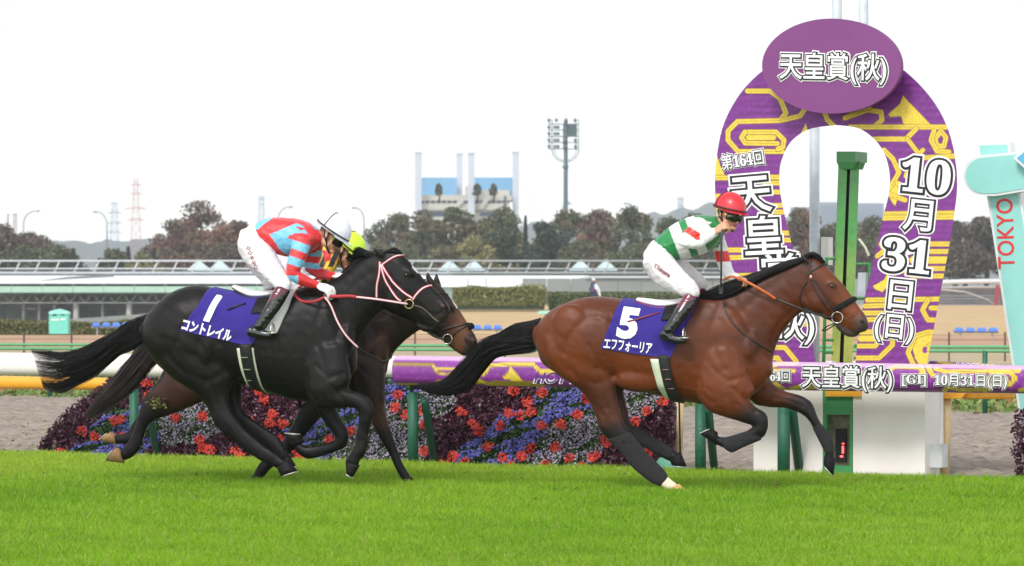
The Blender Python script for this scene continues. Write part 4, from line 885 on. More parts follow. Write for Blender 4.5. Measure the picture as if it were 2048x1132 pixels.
def conifer(x0, x1, yt, yb, Y, lab, pal='dk', n=1300):
    s = F/Y; cx = (x0+x1)/2; hw = (x1-x0)/2; t = thing('conifer', lab, 'tree', at(cx, yb, Y), 'trees beyond the infield'); v = rng.random(n)**.8; a = rng.uniform(0, 6.28, n)
    tier = (.65+.35*np.abs(np.sin(v*20))); r = hw/s*(1-v)*tier*np.sqrt(rng.uniform(.2, 1, n))+.05; hh = (yb-yt)/s; base = at(cx, yb, Y)
    P = np.stack([base.x+r*np.cos(a), base.y+r*np.sin(a), base.z+hh*v-.25*r], -1); V, Fq = quads_at(P, rng.uniform(.2, .5, n)); c = np.array(PAL[pal])[rng.integers(0, 3, n)]*rng.uniform(.7, 1.2, (n, 1))
    link('crown', mesh_np('crown', V, Fq, np.repeat(c, 4, 0)), m_tleaf, t); b = MB(); b.tube([at(cx, yb+10, Y), at(cx, yt+3, Y)], [.2, .04], 6); b.build('trunk', m_bark, t)
def trees():
    T = [(-70, 55, 462, 'pu', 'dark purple brown tree filling the far left edge'), (20, 110, 478, 'pu', 'rounded brownish tree second from the left edge'), (70, 160, 500, 'gn', 'lower green brown tree sloping down at the left'),
     (302, 400, 452, 'rd', 'left lobe of autumn trees behind the black horse, reddish and broad'), (335, 470, 416, 'rd', 'tall open crowned autumn tree left of the crouched rider'), (420, 520, 455, 'rd', 'red brown tree directly behind the white breeches'), (520, 640, 470, 'br', 'brown tree hidden behind the crouched rider'), (620, 740, 482, 'br', 'grey brown tree behind the lime helmet'),
     (735, 850, 440, 'br', 'brown tree just right of the lime helmet'), (805, 900, 434, 'br', 'brown tree under the left white pylon'), (868, 960, 428, 'br', 'brown tree in front of the beige building, left half'), (925, 1010, 450, 'yl', 'yellow green tree in front of the beige building'), (955, 1055, 428, 'gn', 'green brown tree under the right white pylon'), (905, 990, 488, 'yl', 'low yellowish tree below the beige building'), (985, 1075, 480, 'yl', 'low golden green tree left of the floodlight mast'),
     (1055, 1135, 458, 'dk', 'dark green tree at the foot of the floodlight mast'), (1085, 1180, 430, 'br', 'brown tree just right of the floodlight mast'), (1150, 1240, 432, 'rd', 'reddish brown tree second right of the floodlight mast'), (1215, 1320, 426, 'br', 'grey brown tree midway between floodlight and bay horse rider'), (1285, 1380, 448, 'br', 'brown tree just left of the green and white rider'), (1350, 1450, 440, 'gn', 'brown green tree behind the green and white rider'), (1420, 1520, 450, 'br', 'tree behind the left leg of the arch'),
     (1560, 1650, 430, 'rd', 'reddish tree seen inside the arch at the left'), (1630, 1720, 460, 'gn', 'green brown tree behind the winning post'), (1700, 1790, 446, 'br', 'brown tree seen inside the arch at the right'), (1860, 1960, 456, 'pu', 'dark tree just right of the arch'), (1925, 2020, 446, 'pu', 'dark tree between the arch and the TOKYO sign'), (2000, 2120, 450, 'br', 'tree at the right edge behind the TOKYO sign')]
    for i, (a, b_, yt, pal, lab) in enumerate(T): tree(a-14, b_+14, yt-12, 560, 450+(i*37) % 60, pal, lab, open_=.12 if 'open' in lab else 0, n=8500 if i < 8 else 8200)
    L = [(200, 262, 505, 'gn', 'small bush like tree under the bluish pylon'), (240, 320, 512, 'yl', 'low yellow green bush left of the autumn trees'), (760, 860, 492, 'gn', 'low dark undergrowth tree right of the lime helmet'), (1110, 1230, 492, 'br', 'low undergrowth tree right of the floodlight mast'), (1220, 1340, 494, 'gn', 'low undergrowth tree above the terrace railing'), (1340, 1480, 490, 'gn', 'low undergrowth tree under the raised elbow'), (1580, 1700, 500, 'pu', 'low dark tree at the foot of the winning post'), (1690, 1800, 500, 'pu', 'low dark tree inside the arch at the right'), (1870, 1990, 500, 'pu', 'low dark tree above the stand roof'), (0, 120, 505, 'gn', 'low green tree above the left end of the railing'), (840, 930, 500, 'br', 'low brown tree below the left white pylon'), (400, 520, 500, 'pu', 'low dark tree beneath the autumn trees')]
    for i, (a, b_, yt, pal, lab) in enumerate(L): tree(a-10, b_+10, yt-6, 566, 438+(i*5) % 18, pal, lab, n=3200)
    conifer(130, 165, 498, 560, 442, 'small spiky conifer left of the street lamp'); conifer(245, 268, 494, 560, 446, 'small dark conifer right of the bluish pylon'); conifer(298, 318, 497, 560, 446, 'small dark conifer at the foot of the autumn trees')
    conifer(1040, 1062, 432, 560, 470, 'slim dark conifer right of the beige building'); conifer(1062, 1090, 465, 560, 452, 'dark conifer left of the floodlight mast'); conifer(1000, 1020, 430, 560, 500, 'slim conifer before the right white pylon')
    for x, lab in ((878, 'small round roof tree on the left of the terraced building'), (954, 'small roof tree in the middle of the terraced building'), (987, 'small roof tree at the right of the terraced building')): tree(x-8, x+8, 368, 393, 794, 'gn', lab, n=420, leaf=.55)
trees()

# ------------------------------------------------------------------ air
hz = MB(); hz.box((-1500, -40, -8), (1500, 4450, 620)); hm = bpy.data.materials.new('haze'); hm.use_nodes = True; t_ = hm.node_tree; t_.nodes.clear()
pv = t_.nodes.new('ShaderNodeVolumePrincipled'); pv.inputs['Color'].default_value = (.93, .965, 1, 1); pv.inputs['Density'].default_value = .00027; pv.inputs['Anisotropy'].default_value = .1
ot = t_.nodes.new('ShaderNodeOutputMaterial'); t_.links.new(pv.outputs[0], ot.inputs['Volume'])
hazeo = hz.build('haze', hm); tag(hazeo, None, None, kind='stuff'); hazeo['label'] = 'thin pale air haze over the far infield and hills'
# ------------------------------------------------------------------ lofted bodies
PXM = 262.0
class Body:
    """lofts given as pairs of outline points of the photo, merged into one skin"""
    def __init__(s, fr): s.fr = fr; s.v = []; s.f = []; s.cp = []; s.cc = []
    def loft(s, st, w=None, sub=4, n=20, col=(0, 0, 0), ex=2.15, cols=None):
        """st: (x1,y1,x2,y2,offset,halfwidth)"""
        st = catmull(st, sub) if len(st) > 2 else np.array(st, float); fr = s.fr; base = len(s.v); k = len(st)
        # rounded ends: shrink copies
        def ring(q, sc=1.0, shift=None):
            o = q[4]; p1, p2 = fr.P(q[0], q[1], o), fr.P(q[2], q[3], o); c = (p1+p2)/2; a = (p1-p2)/2
            if shift is not None: c = c+shift
            out = []
            for j in range(n):
                t = 2*math.pi*j/n; ca, sa = math.cos(t), math.sin(t); e = 2/ex
                ca = math.copysign(abs(ca)**e, ca); sa = math.copysign(abs(sa)**e, sa)
                out.append(c+a*ca*sc-fr.n*q[5]*sa*sc)
            return out, c, a.length
        rings = []; cen = []
        for q in st: r, c, L = ring(q); rings.append(r); cen.append((c, L))
        def cap(i0, i1):
            d = (cen[i0][0]-cen[i1][0]); 
            d = d.normalized() if d.length > 1e-6 else Vector((0, 0, 1)); L = min(cen[i0][1], st[i0][5])
            return [ring(st[i0], sc, d*L*sh)[0] for sc, sh in ((.8, .35), (.4, .55))]
        h = cap(0, 1); t_ = cap(k-1, k-2); rings = [h[1], h[0]]+rings+[t_[0], t_[1]]
        for r in rings: s.v += [tuple(p) for p in r]
        m = len(rings)
        for i in range(m-1):
            for j in range(n): a = base+i*n+j; b = base+i*n+(j+1) % n; s.f.append((a, a+n, b+n, b))
        s.f.append(tuple(base+j for j in range(n))); s.f.append(tuple(base+(m-1)*n+j for j in range(n-1, -1, -1)))
        if cols is None: cs = [col]*len(rings)
        else:
            ci = np.array(cols, float); xs = np.linspace(0, len(ci)-1, k); ci = [tuple(np.interp(x, range(len(ci)), ci[:, q]) for q in range(3)) for x in xs]
            cs = [ci[0]]*2+ci+[ci[-1]]*2
        for r, c in zip(rings, cs):
            for p in r[::2]: s.cp.append(p); s.cc.append(c)
    def limb(s, pts, col=(0, 0, 0), cols=None, wr=1.0, sub=4, n=16, ex=2.0):
        """pts: (x,y,offset,radius px[,halfwidth m])"""
        st = []
        for i, p in enumerate(pts):
            a = np.array(pts[max(i-1, 0)][:2], float); b = np.array(pts[min(i+1, len(pts)-1)][:2], float); d = b-a
            d /= np.linalg.norm(d)+1e-9; nx, ny = d[1], -d[0]; r = p[3]
            st.append((p[0]+nx*r, p[1]+ny*r, p[0]-nx*r, p[1]-ny*r, p[2], (p[4] if len(p) > 4 else r/PXM*wr)))
        s.loft(st, sub=sub, n=n, col=col, cols=cols, ex=ex)
    def blob(s, x, y, o, rx, ry, w, ang=0, col=(0, 0, 0), nu=18, nv=11):
        c = s.fr.P(x, y, o); a = R(ang); ux = s.fr.d*math.cos(a)-Vector((0, 0, 1))*math.sin(a); uz = s.fr.d*math.sin(a)+Vector((0, 0, 1))*math.cos(a)
        base = len(s.v)
        for i in range(nv+1):
            th = math.pi*i/nv
            for j in range(nu):
                ph = 2*math.pi*j/nu; p = c+ux*(rx/PXM*math.sin(th)*math.cos(ph))+s.fr.n*(w*math.sin(th)*math.sin(ph))+uz*(ry/PXM*math.cos(th)); s.v.append(tuple(p))
                if (i+j) % 2 == 0: s.cp.append(p); s.cc.append(col)
        for i in range(nv):
            for j in range(nu): q = base+i*nu+j; r = base+i*nu+(j+1) % nu; s.f.append((q, r, r+nu, q+nu))
    def world_blob(s, c, M, r, col=(0, 0, 0), nu=16, nv=10):   # M: 3x3 with columns as axes
        base = len(s.v)
        for i in range(nv+1):
            th = math.pi*i/nv
            for j in range(nu):
                ph = 2*math.pi*j/nu; p = c+M @ Vector((r[0]*math.sin(th)*math.cos(ph), r[1]*math.sin(th)*math.sin(ph), r[2]*math.cos(th))); s.v.append(tuple(p))
                if (i+j) % 2 == 0: s.cp.append(p); s.cc.append(col)
        for i in range(nv):
            for j in range(nu): q = base+i*nu+j; t = base+i*nu+(j+1) % nu; s.f.append((q, t, t+nu, q+nu))
    def skin(s, name, m, parent, voxel=.01, smooth=6, colfn=None, fac=.5, disp=None):
        me = bpy.data.meshes.new(name); me.from_pydata(s.v, [], s.f); me.validate()
        bm = bmesh.new(); bm.from_mesh(me); bmesh.ops.remove_doubles(bm, verts=bm.verts, dist=1e-5); bmesh.ops.recalc_face_normals(bm, faces=bm.faces); bm.to_mesh(me); bm.free()
        o = bpy.data.objects.new('tmp', me); C.objects.link(o)
        rm = o.modifiers.new('r', 'REMESH'); rm.mode = 'VOXEL'; rm.voxel_size = voxel; rm.adaptivity = 0
        sm = o.modifiers.new('s', 'SMOOTH'); sm.factor = fac; sm.iterations = smooth
        bpy.context.view_layer.update(); e = o.evaluated_get(bpy.context.evaluated_depsgraph_get())
        out = bpy.data.meshes.new_from_object(e); bpy.data.objects.remove(o); out.name = name
        n = len(out.vertices); V = np.empty(n*3, np.float32); out.vertices.foreach_get('co', V); V = V.reshape(-1, 3)
        if disp is not None:
            N = np.empty(n*3, np.float32); out.vertices.foreach_get('normal', N); N = N.reshape(-1, 3)
            V = V+N*disp(V, N)[:, None]; out.vertices.foreach_set('co', V.astype(np.float32).ravel())
        kd = KDTree(len(s.cp))
        for i, p in enumerate(s.cp): kd.insert(p, i)
        kd.balance(); cols = np.zeros((n, 3)); cc = s.cc
        for i in range(n):
            fs = kd.find_n(V[i], 3); w = 0; c = np.zeros(3)
            for _, j, d in fs: q = 1/(d+.004); c += np.array(cc[j])*q; w += q
            cols[i] = c/w
        if colfn is not None: cols = colfn(cols, V)
        setcol(out, cols)
        ob = link(name, out, m, parent, True)
        ob['_'] = 0; del ob['_']
        s.V = V; s.faces = [tuple(p.vertices) for p in out.polygons]; s.bvh = BVHTree.FromPolygons([tuple(v) for v in V], s.faces)
        return ob
def cast(b, px, py, side=-1, far=1.0, fallback=.2):
    """point of the skin at photo pixel px,py, cast sideways towards the body; side -1 = camera side"""
    p = b.fr.P(px, py, 0); st = p+b.fr.n*(side*far); h = b.bvh.ray_cast(st, -b.fr.n*side, far*2)
    return (h[0], h[1]) if h[0] is not None else (p+b.fr.n*side*0, b.fr.n*side)
def strap(b, pts, side, r, flat=.35, lift=.004, sub=6, n=8):
    P = catmull(pts, sub); Q = []; U = []
    for x, y in P:
        q, nn = cast(b, x, y, side); Q.append(q+nn*lift); U.append(nn)
    return Q, U
def add_strap(mb, b, pts, side, r, flat=.4, lift=.004, sub=6): 
    Q, U = strap(b, pts, side, r, lift=lift, sub=sub); mb.tube(Q, r, 8, flat=flat, up=U)
def radial(b, cx, cy, ang, reach=.8, lift=.012, o=0.0, x2=None):
    """cast towards the body's inner axis at pixel (cx,cy): ang 0 = top, 90 = camera side, 180 = belly"""
    c = b.fr.P(cx, cy, o); a = R(ang); d = Vector((0, 0, 1))*math.cos(a)-b.fr.n*math.sin(a)
    h = b.bvh.ray_cast(c+d*reach, -d, reach); 
    return (h[0]+d*lift, d) if h[0] is not None else (c+d*.2, d)
def thick_sheet(mb, G, NN, th):           # G[i][j] grid of points, NN normals
    r, c = len(G), len(G[0]); vs = [G[i][j] for i in range(r) for j in range(c)]+[G[i][j]-NN[i][j]*th for i in range(r) for j in range(c)]
    fs = []; k = r*c
    for i in range(r-1):
        for j in range(c-1): a = i*c+j; fs.append((a, a+1, a+c+1, a+c)); fs.append((a+k, a+c+k, a+c+1+k, a+1+k))
    for i in range(r-1):
        for j in (0, c-1): a = i*c+j; fs.append((a, a+c, a+c+k, a+k))
    for j in range(c-1):
        for i in (0, r-1): a = i*c+j; fs.append((a, a+k, a+1+k, a+1))
    mb.add(vs, fs)
def bisected(V, Fs, step):                # cut glyphs so that they can bend
    me = bpy.data.meshes.new('t'); me.from_pydata([tuple(v) for v in V], [], Fs); bm = bmesh.new(); bm.from_mesh(me)
    for ax in (0, 1):
        lo, hi = V[:, ax].min(), V[:, ax].max(); q = lo+step
        while q < hi:
            co = [0, 0, 0]; no = [0, 0, 0]; co[ax] = q; no[ax] = 1
            bmesh.ops.bisect_plane(bm, geom=bm.verts[:]+bm.edges[:]+bm.faces[:], plane_co=co, plane_no=no); q += step
    bm.to_mesh(me); bm.free(); v = [tuple(p.co) for p in me.vertices]; f = [tuple(p.vertices) for p in me.polygons]; bpy.data.meshes.remove(me); return v, f
def cloth_text(mb, b, s, cx, cy, size, ang=0, sx=1.0, fat=.03, lift=.022, shear=0, bulge=0):
    V, Fs = text_mesh(s, fat); v, f = bisected(V, Fs, .14); a = R(ang); out = []
    for x, y, z in v:
        x, y = x*size*sx, -y*size; x -= shear*y
        px, py = cx+x*math.cos(a)-y*math.sin(a), cy+x*math.sin(a)+y*math.cos(a); q, n = cast(b, px, py, -1); out.append(q-b.fr.n*(lift+(z/max(fat, .01))*.001))
    mb.add(out, f)

GROOVE = [([(1128,705),(1136,680),(1150,655),(1175,636),(1200,633),(1220,648)],7,.007),([(1106,685),(1118,722),(1150,752),(1190,768),(1228,752)],8,.007),([(1214,630),(1222,680),(1228,740),(1236,790)],6,.009),
 ([(1178,690),(1196,725),(1200,770),(1212,815)],6,.005),([(1140,740),(1176,790),(1205,830)],5,.005),([(1440,612),(1422,655),(1428,700),(1448,738)],8,.007),([(1468,600),(1496,650),(1518,715)],8,.007),([(1424,736),(1456,762),(1496,752)],6,.007),
 ([(1592,612),(1566,640),(1545,672),(1532,712)],6,.006),([(1570,552),(1515,592),(1468,636)],9,.006),([(1440,640),(1462,690),(1470,736)],6,.004),([(1463,775),(1490,800),(1512,822)],4,.005),([(1398,760),(1404,790),(1424,806)],5,.006),
 ([(1614,556),(1610,590),(1622,616),(1640,630)],3,.004),([(1646,586),(1668,616),(1690,634)],3,.004),([(1655,560),(1668,556),(1682,566)],2.5,.004),([(1700,640),(1716,630),(1722,620)],3,.003),([(1545,795),(1575,800),(1604,812)],3.5,.004),([(1242,610),(1250,650),(1246,700)],10,.003)]
VEINS = [([(1290,780),(1330,770),(1370,776),(1410,782)],1.6,.0035),([(1470,800),(1490,812),(1504,824)],1.4,.003),([(1600,622),(1575,646),(1552,684)],2.5,.004),([(1670,600),(1684,618),(1698,626)],1.3,.003),([(1190,800),(1200,830),(1206,850)],1.5,.003),([(1150,690),(1170,710),(1180,740)],1.6,.002),([(1500,690),(1490,740),(1470,775)],1.8,.0025)]
def muscle_disp(fr, mp, k=1.0):
    def f(V, N):
        x, y = topx(V); x, y = mp(x, y); side = np.clip(np.abs(N@np.array(fr.n))*1.6-.3, 0, 1); d = np.zeros(len(V))
        for pts, w, dep in GROOVE: d -= dep*np.exp(-(seg_dist(x, y, pts)/w)**2)
        for pts, w, dep in VEINS: d += dep*np.exp(-(seg_dist(x, y, pts)/w)**2)
        for i in range(9): xr = 1262+i*15; d -= .0018*np.exp(-(((x-xr-(y-700)*.12)/4)**2))*np.clip((y-690)/30, 0, 1)*np.clip((795-y)/20, 0, 1)
        return d*side*k+.0022*noise3(V, 9, 5)+.0014*noise3(V*[1, 1, 1.6], 24, 8)
    return f
def horse_mat(name, rough=.42, sheen=.08, var=.10, spec=.26):
    m = mat(name, (1, 1, 1), rough, attr=True, var=var, scale=6, bump=.30, bscale=130, spec=spec, sheen=sheen, stretch=(.6, 1, 1.0))
    bp = [n for n in m.node_tree.nodes if n.type == 'BUMP'][0]; bp.inputs['Distance'].default_value = .006
    return m
m_hoof = mat('hoof dark', (.006, .005, .005), .6, spec=.2, var=.2, scale=20); m_shoe = mat('horseshoe metal', lin(206, 204, 196), .3, .6)
def hoof(fr, parent, cor, sole, o, w, m=None, shoe=True):
    """cor: heel and front of the coronet band; sole: heel and toe of the sole (pixels)"""
    (a, b_), (c, d) = cor, sole; b = Body(fr); st = []
    for f in (-.1, .25, .6, 1.0):
        st.append((a[0]+(c[0]-a[0])*f, a[1]+(c[1]-a[1])*f, b_[0]+(d[0]-b_[0])*f, b_[1]+(d[1]-b_[1])*f, o, w*(.86+.24*f)))
    mb = MB(); rings = []
    for q in st:
        p1, p2 = fr.P(q[0], q[1], q[4]), fr.P(q[2], q[3], q[4]); ctr = (p1+p2)/2; h = (p1-p2)/2
        rings.append([ctr+h*math.cos(t)*(.9 if math.cos(t) > 0 else 1)+fr.n*q[5]*math.sin(t) for t in np.linspace(0, 2*math.pi, 21)[:-1]])
    n = 20; vs = [p for r in rings for p in r]; fs = [(i*n+j, i*n+(j+1) % n, (i+1)*n+(j+1) % n, (i+1)*n+j) for i in range(3) for j in range(n)]+[tuple(range(n-1, -1, -1)), tuple(3*n+j for j in range(n))]
    mb.add(vs, fs); h = mb.build('hoof', m or m_hoof, parent, True)
    if shoe:
        mb = MB(); r = rings[-1]; ctr = sum(r, Vector())/n; dn = ((fr.P(c[0], c[1], o)+fr.P(d[0], d[1], o))/2-(fr.P(a[0], a[1], o)+fr.P(b_[0], b_[1], o))/2).normalized()
        pts = [ctr+(r[(k) % n]-ctr)*.93+dn*.004 for k in range(3, n-2)]
        mb.tube(pts, .0075, 6, flat=.6, up=dn); mb.build('shoe', m_shoe, h, True)
    return h
def hair(name, m, parent, guides, n, r0, seg=12, spread=1.0, seed=1, wave=.02):
    """guides: list of (x_a,y_a,x_b,y_b,offset,halfwidth) cross lines; each hair keeps its share of the width and drifts"""
    g = np.random.default_rng(seed); mb_v = []; mb_f = []; G = catmull(guides, 6); K = len(G)
    V = []; Fq = []
    nc = 15; CU = np.sort(g.uniform(.04, .96, nc)); CD = (CU-.5)*.35*spread+g.normal(0, .09*spread, nc); CV = g.uniform(-.8, .8, nc)
    for h in range(n):
        ci = g.integers(0, nc); lk = name == 'tail' and g.random() < .8
        u = g.uniform(0, 1) if not lk else CU[ci]+g.normal(0, .035); v = g.uniform(-1, 1) if not lk else CV[ci]+g.normal(0, .15); st = g.uniform(0, .55)**1.5*K*.6 if g.random() < .6 else 0; en = K-1 if g.random() < .45 else K*g.uniform(.6, 1.0)-1
        if en-st < K*.2: st = max(0, en-K*.35)
        ts = np.linspace(st, en, seg); du = g.normal(0, .10*spread); ph = g.uniform(0, 6.28); am = g.normal(0, .05*spread); pts = []
        if lk: du = CD[ci]+g.normal(0, .03); u0 = g.uniform(0, 1); ph = CU[ci]*40
        for k, t in enumerate(ts):
            i = int(min(t, K-2)); f = t-i; q = G[i]*(1-f)+G[i+1]*f; fr_ = k/(seg-1); gt = t/(K-1); bl = min(1, gt*2.2) if lk else 1; ub = u*bl+(u0*(1-bl) if lk else 0)
            uu = ub+du*(gt**1.6 if lk else fr_)+am*math.sin(ph+fr_*5+u*4); vv = v*math.sqrt(max(0, 1-(2*min(max(uu, 0), 1)-1)**2))+.15*math.sin(ph*2+fr_*4)
            pts.append(np.array([q[0]*(1-uu)+q[2]*uu, q[1]*(1-uu)+q[3]*uu, q[4]+vv*q[5]]))
        pts = np.array(pts); P3 = parent['fr'].A(pts[:, 0], pts[:, 1], pts[:, 2]) if False else FRM.A(pts[:, 0], pts[:, 1], pts[:, 2])
        base = len(V)*1; r = r0*g.uniform(.6, 1.3)
        T = np.gradient(P3, axis=0); T /= np.linalg.norm(T, axis=1)[:, None]+1e-9; up = np.cross(T, g.normal(size=3)); up /= np.linalg.norm(up, axis=1)[:, None]+1e-9; sd_ = np.cross(T, up)
        rr = r*np.clip(np.minimum(1, (1-np.linspace(0, 1, seg))*2.2+.12), 0, 1)
        for k in range(seg):
            for a in (0, 2.094, 4.189): V.append(P3[k]+(up[k]*math.cos(a)+sd_[k]*math.sin(a))*rr[k])
        for k in range(seg-1):
            for a in range(3): x = base+k*3+a; y = base+k*3+(a+1) % 3; Fq.append((x, y, y+3, x+3))
    return link(name, mesh_np(name, np.array(V), np.array(Fq)), m, parent, True)
m_blackhair = mat('black hair', (.0045, .004, .004), .45, var=.3, spec=.28); m_leather = mat('black leather', (.010, .010, .010), .4, var=.2); m_metal = mat('tack metal', lin(210, 208, 200), .2, .9)
m_purple = mat('saddle cloth violet', lin(46, 30, 130), .85, var=.10, scale=14, bump=.4, bscale=180, sheen=.1); m_cwhite = mat('cloth white', lin(240, 238, 236), .7, var=.03)
m_eye = mat('eye dark', (.004, .003, .003), .08, spec=.8)

def saddle_cloth(b, parent, top, left, right, bottom, name='saddle_cloth', m=None, lift=.012, rows=34, cols=26, cyc=700, both=True, sag=0):
    """left/right: (x_top, x_bottom); bottom: (y_left, y_right). draped over the back on both sides"""
    for side in (-1,):
        G = []; NN = []
        for i in range(rows):
            f = i/(rows-1); row = []; nr = []
            for j in range(cols):
                u = j/(cols-1); xt = left[0]+(right[0]-left[0])*u; xb = left[1]+(right[1]-left[1])*u; yb = bottom[0]+(bottom[1]-bottom[0])*u
                # f from -1 (far hem) over 0 (spine) to 1 (near hem)
                t = -1+2*f; a = abs(t); x = xt+(xb-xt)*a; yt = top(x)
                if a < .30:
                    ang = a/.30*62; q, d = radial(b, x, yt+62, ang if t > 0 else -ang, lift=lift)
                else:
                    q0, _ = radial(b, x, yt+62, 62, lift=0); pyq = topx([tuple(q0)])[1][0]; y = pyq+(yb-pyq)*(a-.30)/.70
                    q, nn = cast(b, x, y, -1 if t > 0 else 1); d = (b.fr.n*(-1 if t > 0 else 1)); q = q+d*(lift+.004*math.sin(u*9+a*4)*a+.0045*a*math.sin(u*23-a*7)*math.sin(a*5+u*3))
                row.append(q); nr.append(d)
            G.append(row); NN.append(nr)
        mb = MB(); thick_sheet(mb, G, NN, .006)
    o = mb.build(name, m or m_purple, parent, True); return o
def girth(b, parent, x0, x1, ytop, ybot, name, m, wd, lift=.014, a0=60, a1=300, cyc=None):
    """a band round the barrel: from (x0,ytop) down to (x1,ybot), wd px wide"""
    G = []; NN = []; cy = (ytop+ybot)/2-20
    for k in range(49):
        a = a0+(a1-a0)*k/48; row = []; nr = []; f = max(0, -math.cos(R(a)))
        s_ = (math.cos(R(a0))-math.cos(R(a)))/(math.cos(R(a0))+1); xc = x0+(x1-x0)*s_
        for j in range(4): q, d = radial(b, xc+wd*(j/3-.5), cy, a, lift=lift, reach=.40); row.append(q); nr.append(d)
        G.append(row); NN.append(nr)
    mb = MB(); thick_sheet(mb, G, NN, .006); return mb.build(name, m, parent, True)
def ring_px(mb, b, x, y, rp, side=-1, r=.004, lift=.018, n=20):
    q, _ = cast(b, x, y, side); c = q+b.fr.n*side*lift; R_ = rp/PXM
    mb.tube([c+b.fr.d*R_*math.cos(t)+Vector((0, 0, 1))*R_*math.sin(t) for t in np.linspace(0, 2*math.pi, n+1)], r, 6, cap=False)

# ---------------- the bay horse
FB = Frame((1400-1024)*28.0/F, 28.0, 13); BAY = lin(101, 48, 18); BAY2 = lin(84, 38, 15); BAYD = lin(36, 20, 14); BLK = (.0055, .005, .005); WHT = lin(226, 208, 184); MUZ = lin(66, 52, 46)
def bay_horse():
    global FRM; FRM = FB; b = Body(FB)
    t = thing('race_horse', 'leading bay race horse with violet number 5 cloth and one white hind foot', 'horse', FB.P(1360, 990))
    b.loft([(1076,650,1077,700,0,.09),(1088,633,1088,728,0,.17),(1110,616,1118,748,0,.235),(1142,602,1152,764,0,.275),(1180,593,1192,774,0,.285),(1220,594,1232,768,0,.27),(1260,600,1262,777,0,.272),(1300,604,1303,788,0,.29),(1340,604,1344,798,0,.285),(1380,597,1388,806,0,.255),(1412,590,1428,812,0,.215),(1445,590,1466,808,0,.20),(1478,602,1502,793,0,.185),(1508,640,1528,772,0,.145),(1532,688,1540,752,0,.08)], col=BAY, n=32, ex=2.25)
    b.loft([(1392,592,1478,775,0,.165),(1436,582,1538,735,0,.14),(1478,567,1550,700,0,.115),(1518,550,1562,670,0,.095),(1554,535,1580,646,0,.08),(1588,522,1598,628,0,.072),(1612,514,1618,622,0,.07)], col=BAY2, n=24, ex=2.2)
    hc = [BAY2, BAY2, BAY2, BAY2, BAY2, BAY, BAY2, MUZ, MUZ]
    b.loft([(1600,516,1610,616,0,.066),(1630,514,1630,625,0,.083),(1652,531,1645,636,0,.088),(1671,551,1660,642,0,.078),(1688,570,1674,650,0,.062),(1704,592,1686,657,0,.052),(1719,614,1698,664,0,.048),(1731,630,1712,668,0,.048),(1737,645,1726,664,0,.036)], cols=hc, n=22)
    b.loft([(1676,645,1672,655,0,.035),(1692,655,1686,668,0,.036),(1708,662,1698,674,0,.034),(1717,665,1710,675,0,.022)], col=MUZ)
    # cheek, brow, facial crest, nostril rims, lips
    b.blob(1635,600,-.045,26,27,.050,20,BAY2); b.blob(1635,600,.045,26,27,.050,20,BAY2)
    for sd_ in (-1, 1):
        b.blob(1664,568,sd_*.062,13,8,.022,35,BAY2); b.blob(1690,606,sd_*.040,24,5,.014,45,BAY); b.blob(1726,644,sd_*.034,11,10,.016,30,MUZ)
    for sd_ in (-1, 1): b.loft([(1606,522,1622,524,sd_*.045,.022),(1602,515,1614,516,sd_*.05,.018),(1599,510,1606,510,sd_*.052,.010),(1597,507,1599,506,sd_*.054,.004)], col=BAYD)
    # near hind
    lc = [BAY, BAY, BAY, BAY2, BAY2, BAY2, BAYD, BLK, BLK, BLK, BLK, WHT, WHT]
    b.loft([(1078,672,1215,668,-.10,.12),(1080,705,1222,710,-.13,.135),(1112,747,1228,745,-.14,.115),(1156,777,1232,775,-.145,.082),(1180,806,1236,803,-.15,.060),(1191,832,1242,828,-.155,.046),(1198,858,1250,848,-.16,.042),(1214,878,1260,864,-.16,.034),(1240,902,1276,888,-.16,.027),(1266,933,1298,914,-.16,.0265),(1296,958,1324,938,-.16,.031),(1318,970,1340,956,-.16,.027),(1334,982,1356,968,-.16,.030)], cols=lc)
    # far hind
    b.loft([(1120,700,1220,700,.12,.12),(1170,745,1234,748,.14,.09),(1195,790,1247,785,.15,.06),(1212,830,1256,822,.15,.045),(1226,858,1262,845,.15,.040),(1244,876,1268,853,.15,.032),(1280,888,1290,868,.15,.026),(1306,903,1320,883,.15,.028),(1332,920,1346,899,.15,.030),(1344,924,1360,908,.15,.028)], cols=[BAY, BAY2, BAY2, BAY2, BAYD, BLK, BLK, BLK, BLK, BLK])
    # near fore: forearm forward, cannon folded back
    b.loft([(1400,700,1480,700,-.15,.07),(1390,770,1500,765,-.15,.095),(1412,818,1500,790,-.155,.082),(1442,832,1500,800,-.16,.062),(1476,842,1512,814,-.16,.050),(1500,850,1532,826,-.16,.043),(1508,852,1537,845,-.16,.042),(1506,852,1530,872,-.16,.040),(1494,862,1508,884,-.16,.030),(1474,870,1484,893,-.16,.027),(1452,876,1464,903,-.16,.031),(1438,872,1444,895,-.16,.028),(1428,864,1430,888,-.16,.030)], cols=[BAY, BAY, BAY2, BAY2, BAYD, BLK, BLK, BLK, BLK, BLK, BLK, BLK, BLK])
    # far fore: reaching forward
    b.loft([(1470,720,1530,730,.12,.08),(1500,800,1545,765,.15,.08),(1535,814,1572,782,.16,.062),(1572,817,1602,791,.16,.048),(1604,829,1624,805,.16,.043),(1620,845,1634,829,.16,.040),(1630,866,1648,858,.16,.030),(1640,884,1664,882,.16,.029),(1649,902,1668,902,.16,.031),(1648,916,1670,922,.16,.028)], cols=[BAY, BAY2, BAY2, BAYD, BLK, BLK, BLK, BLK, BLK, BLK])
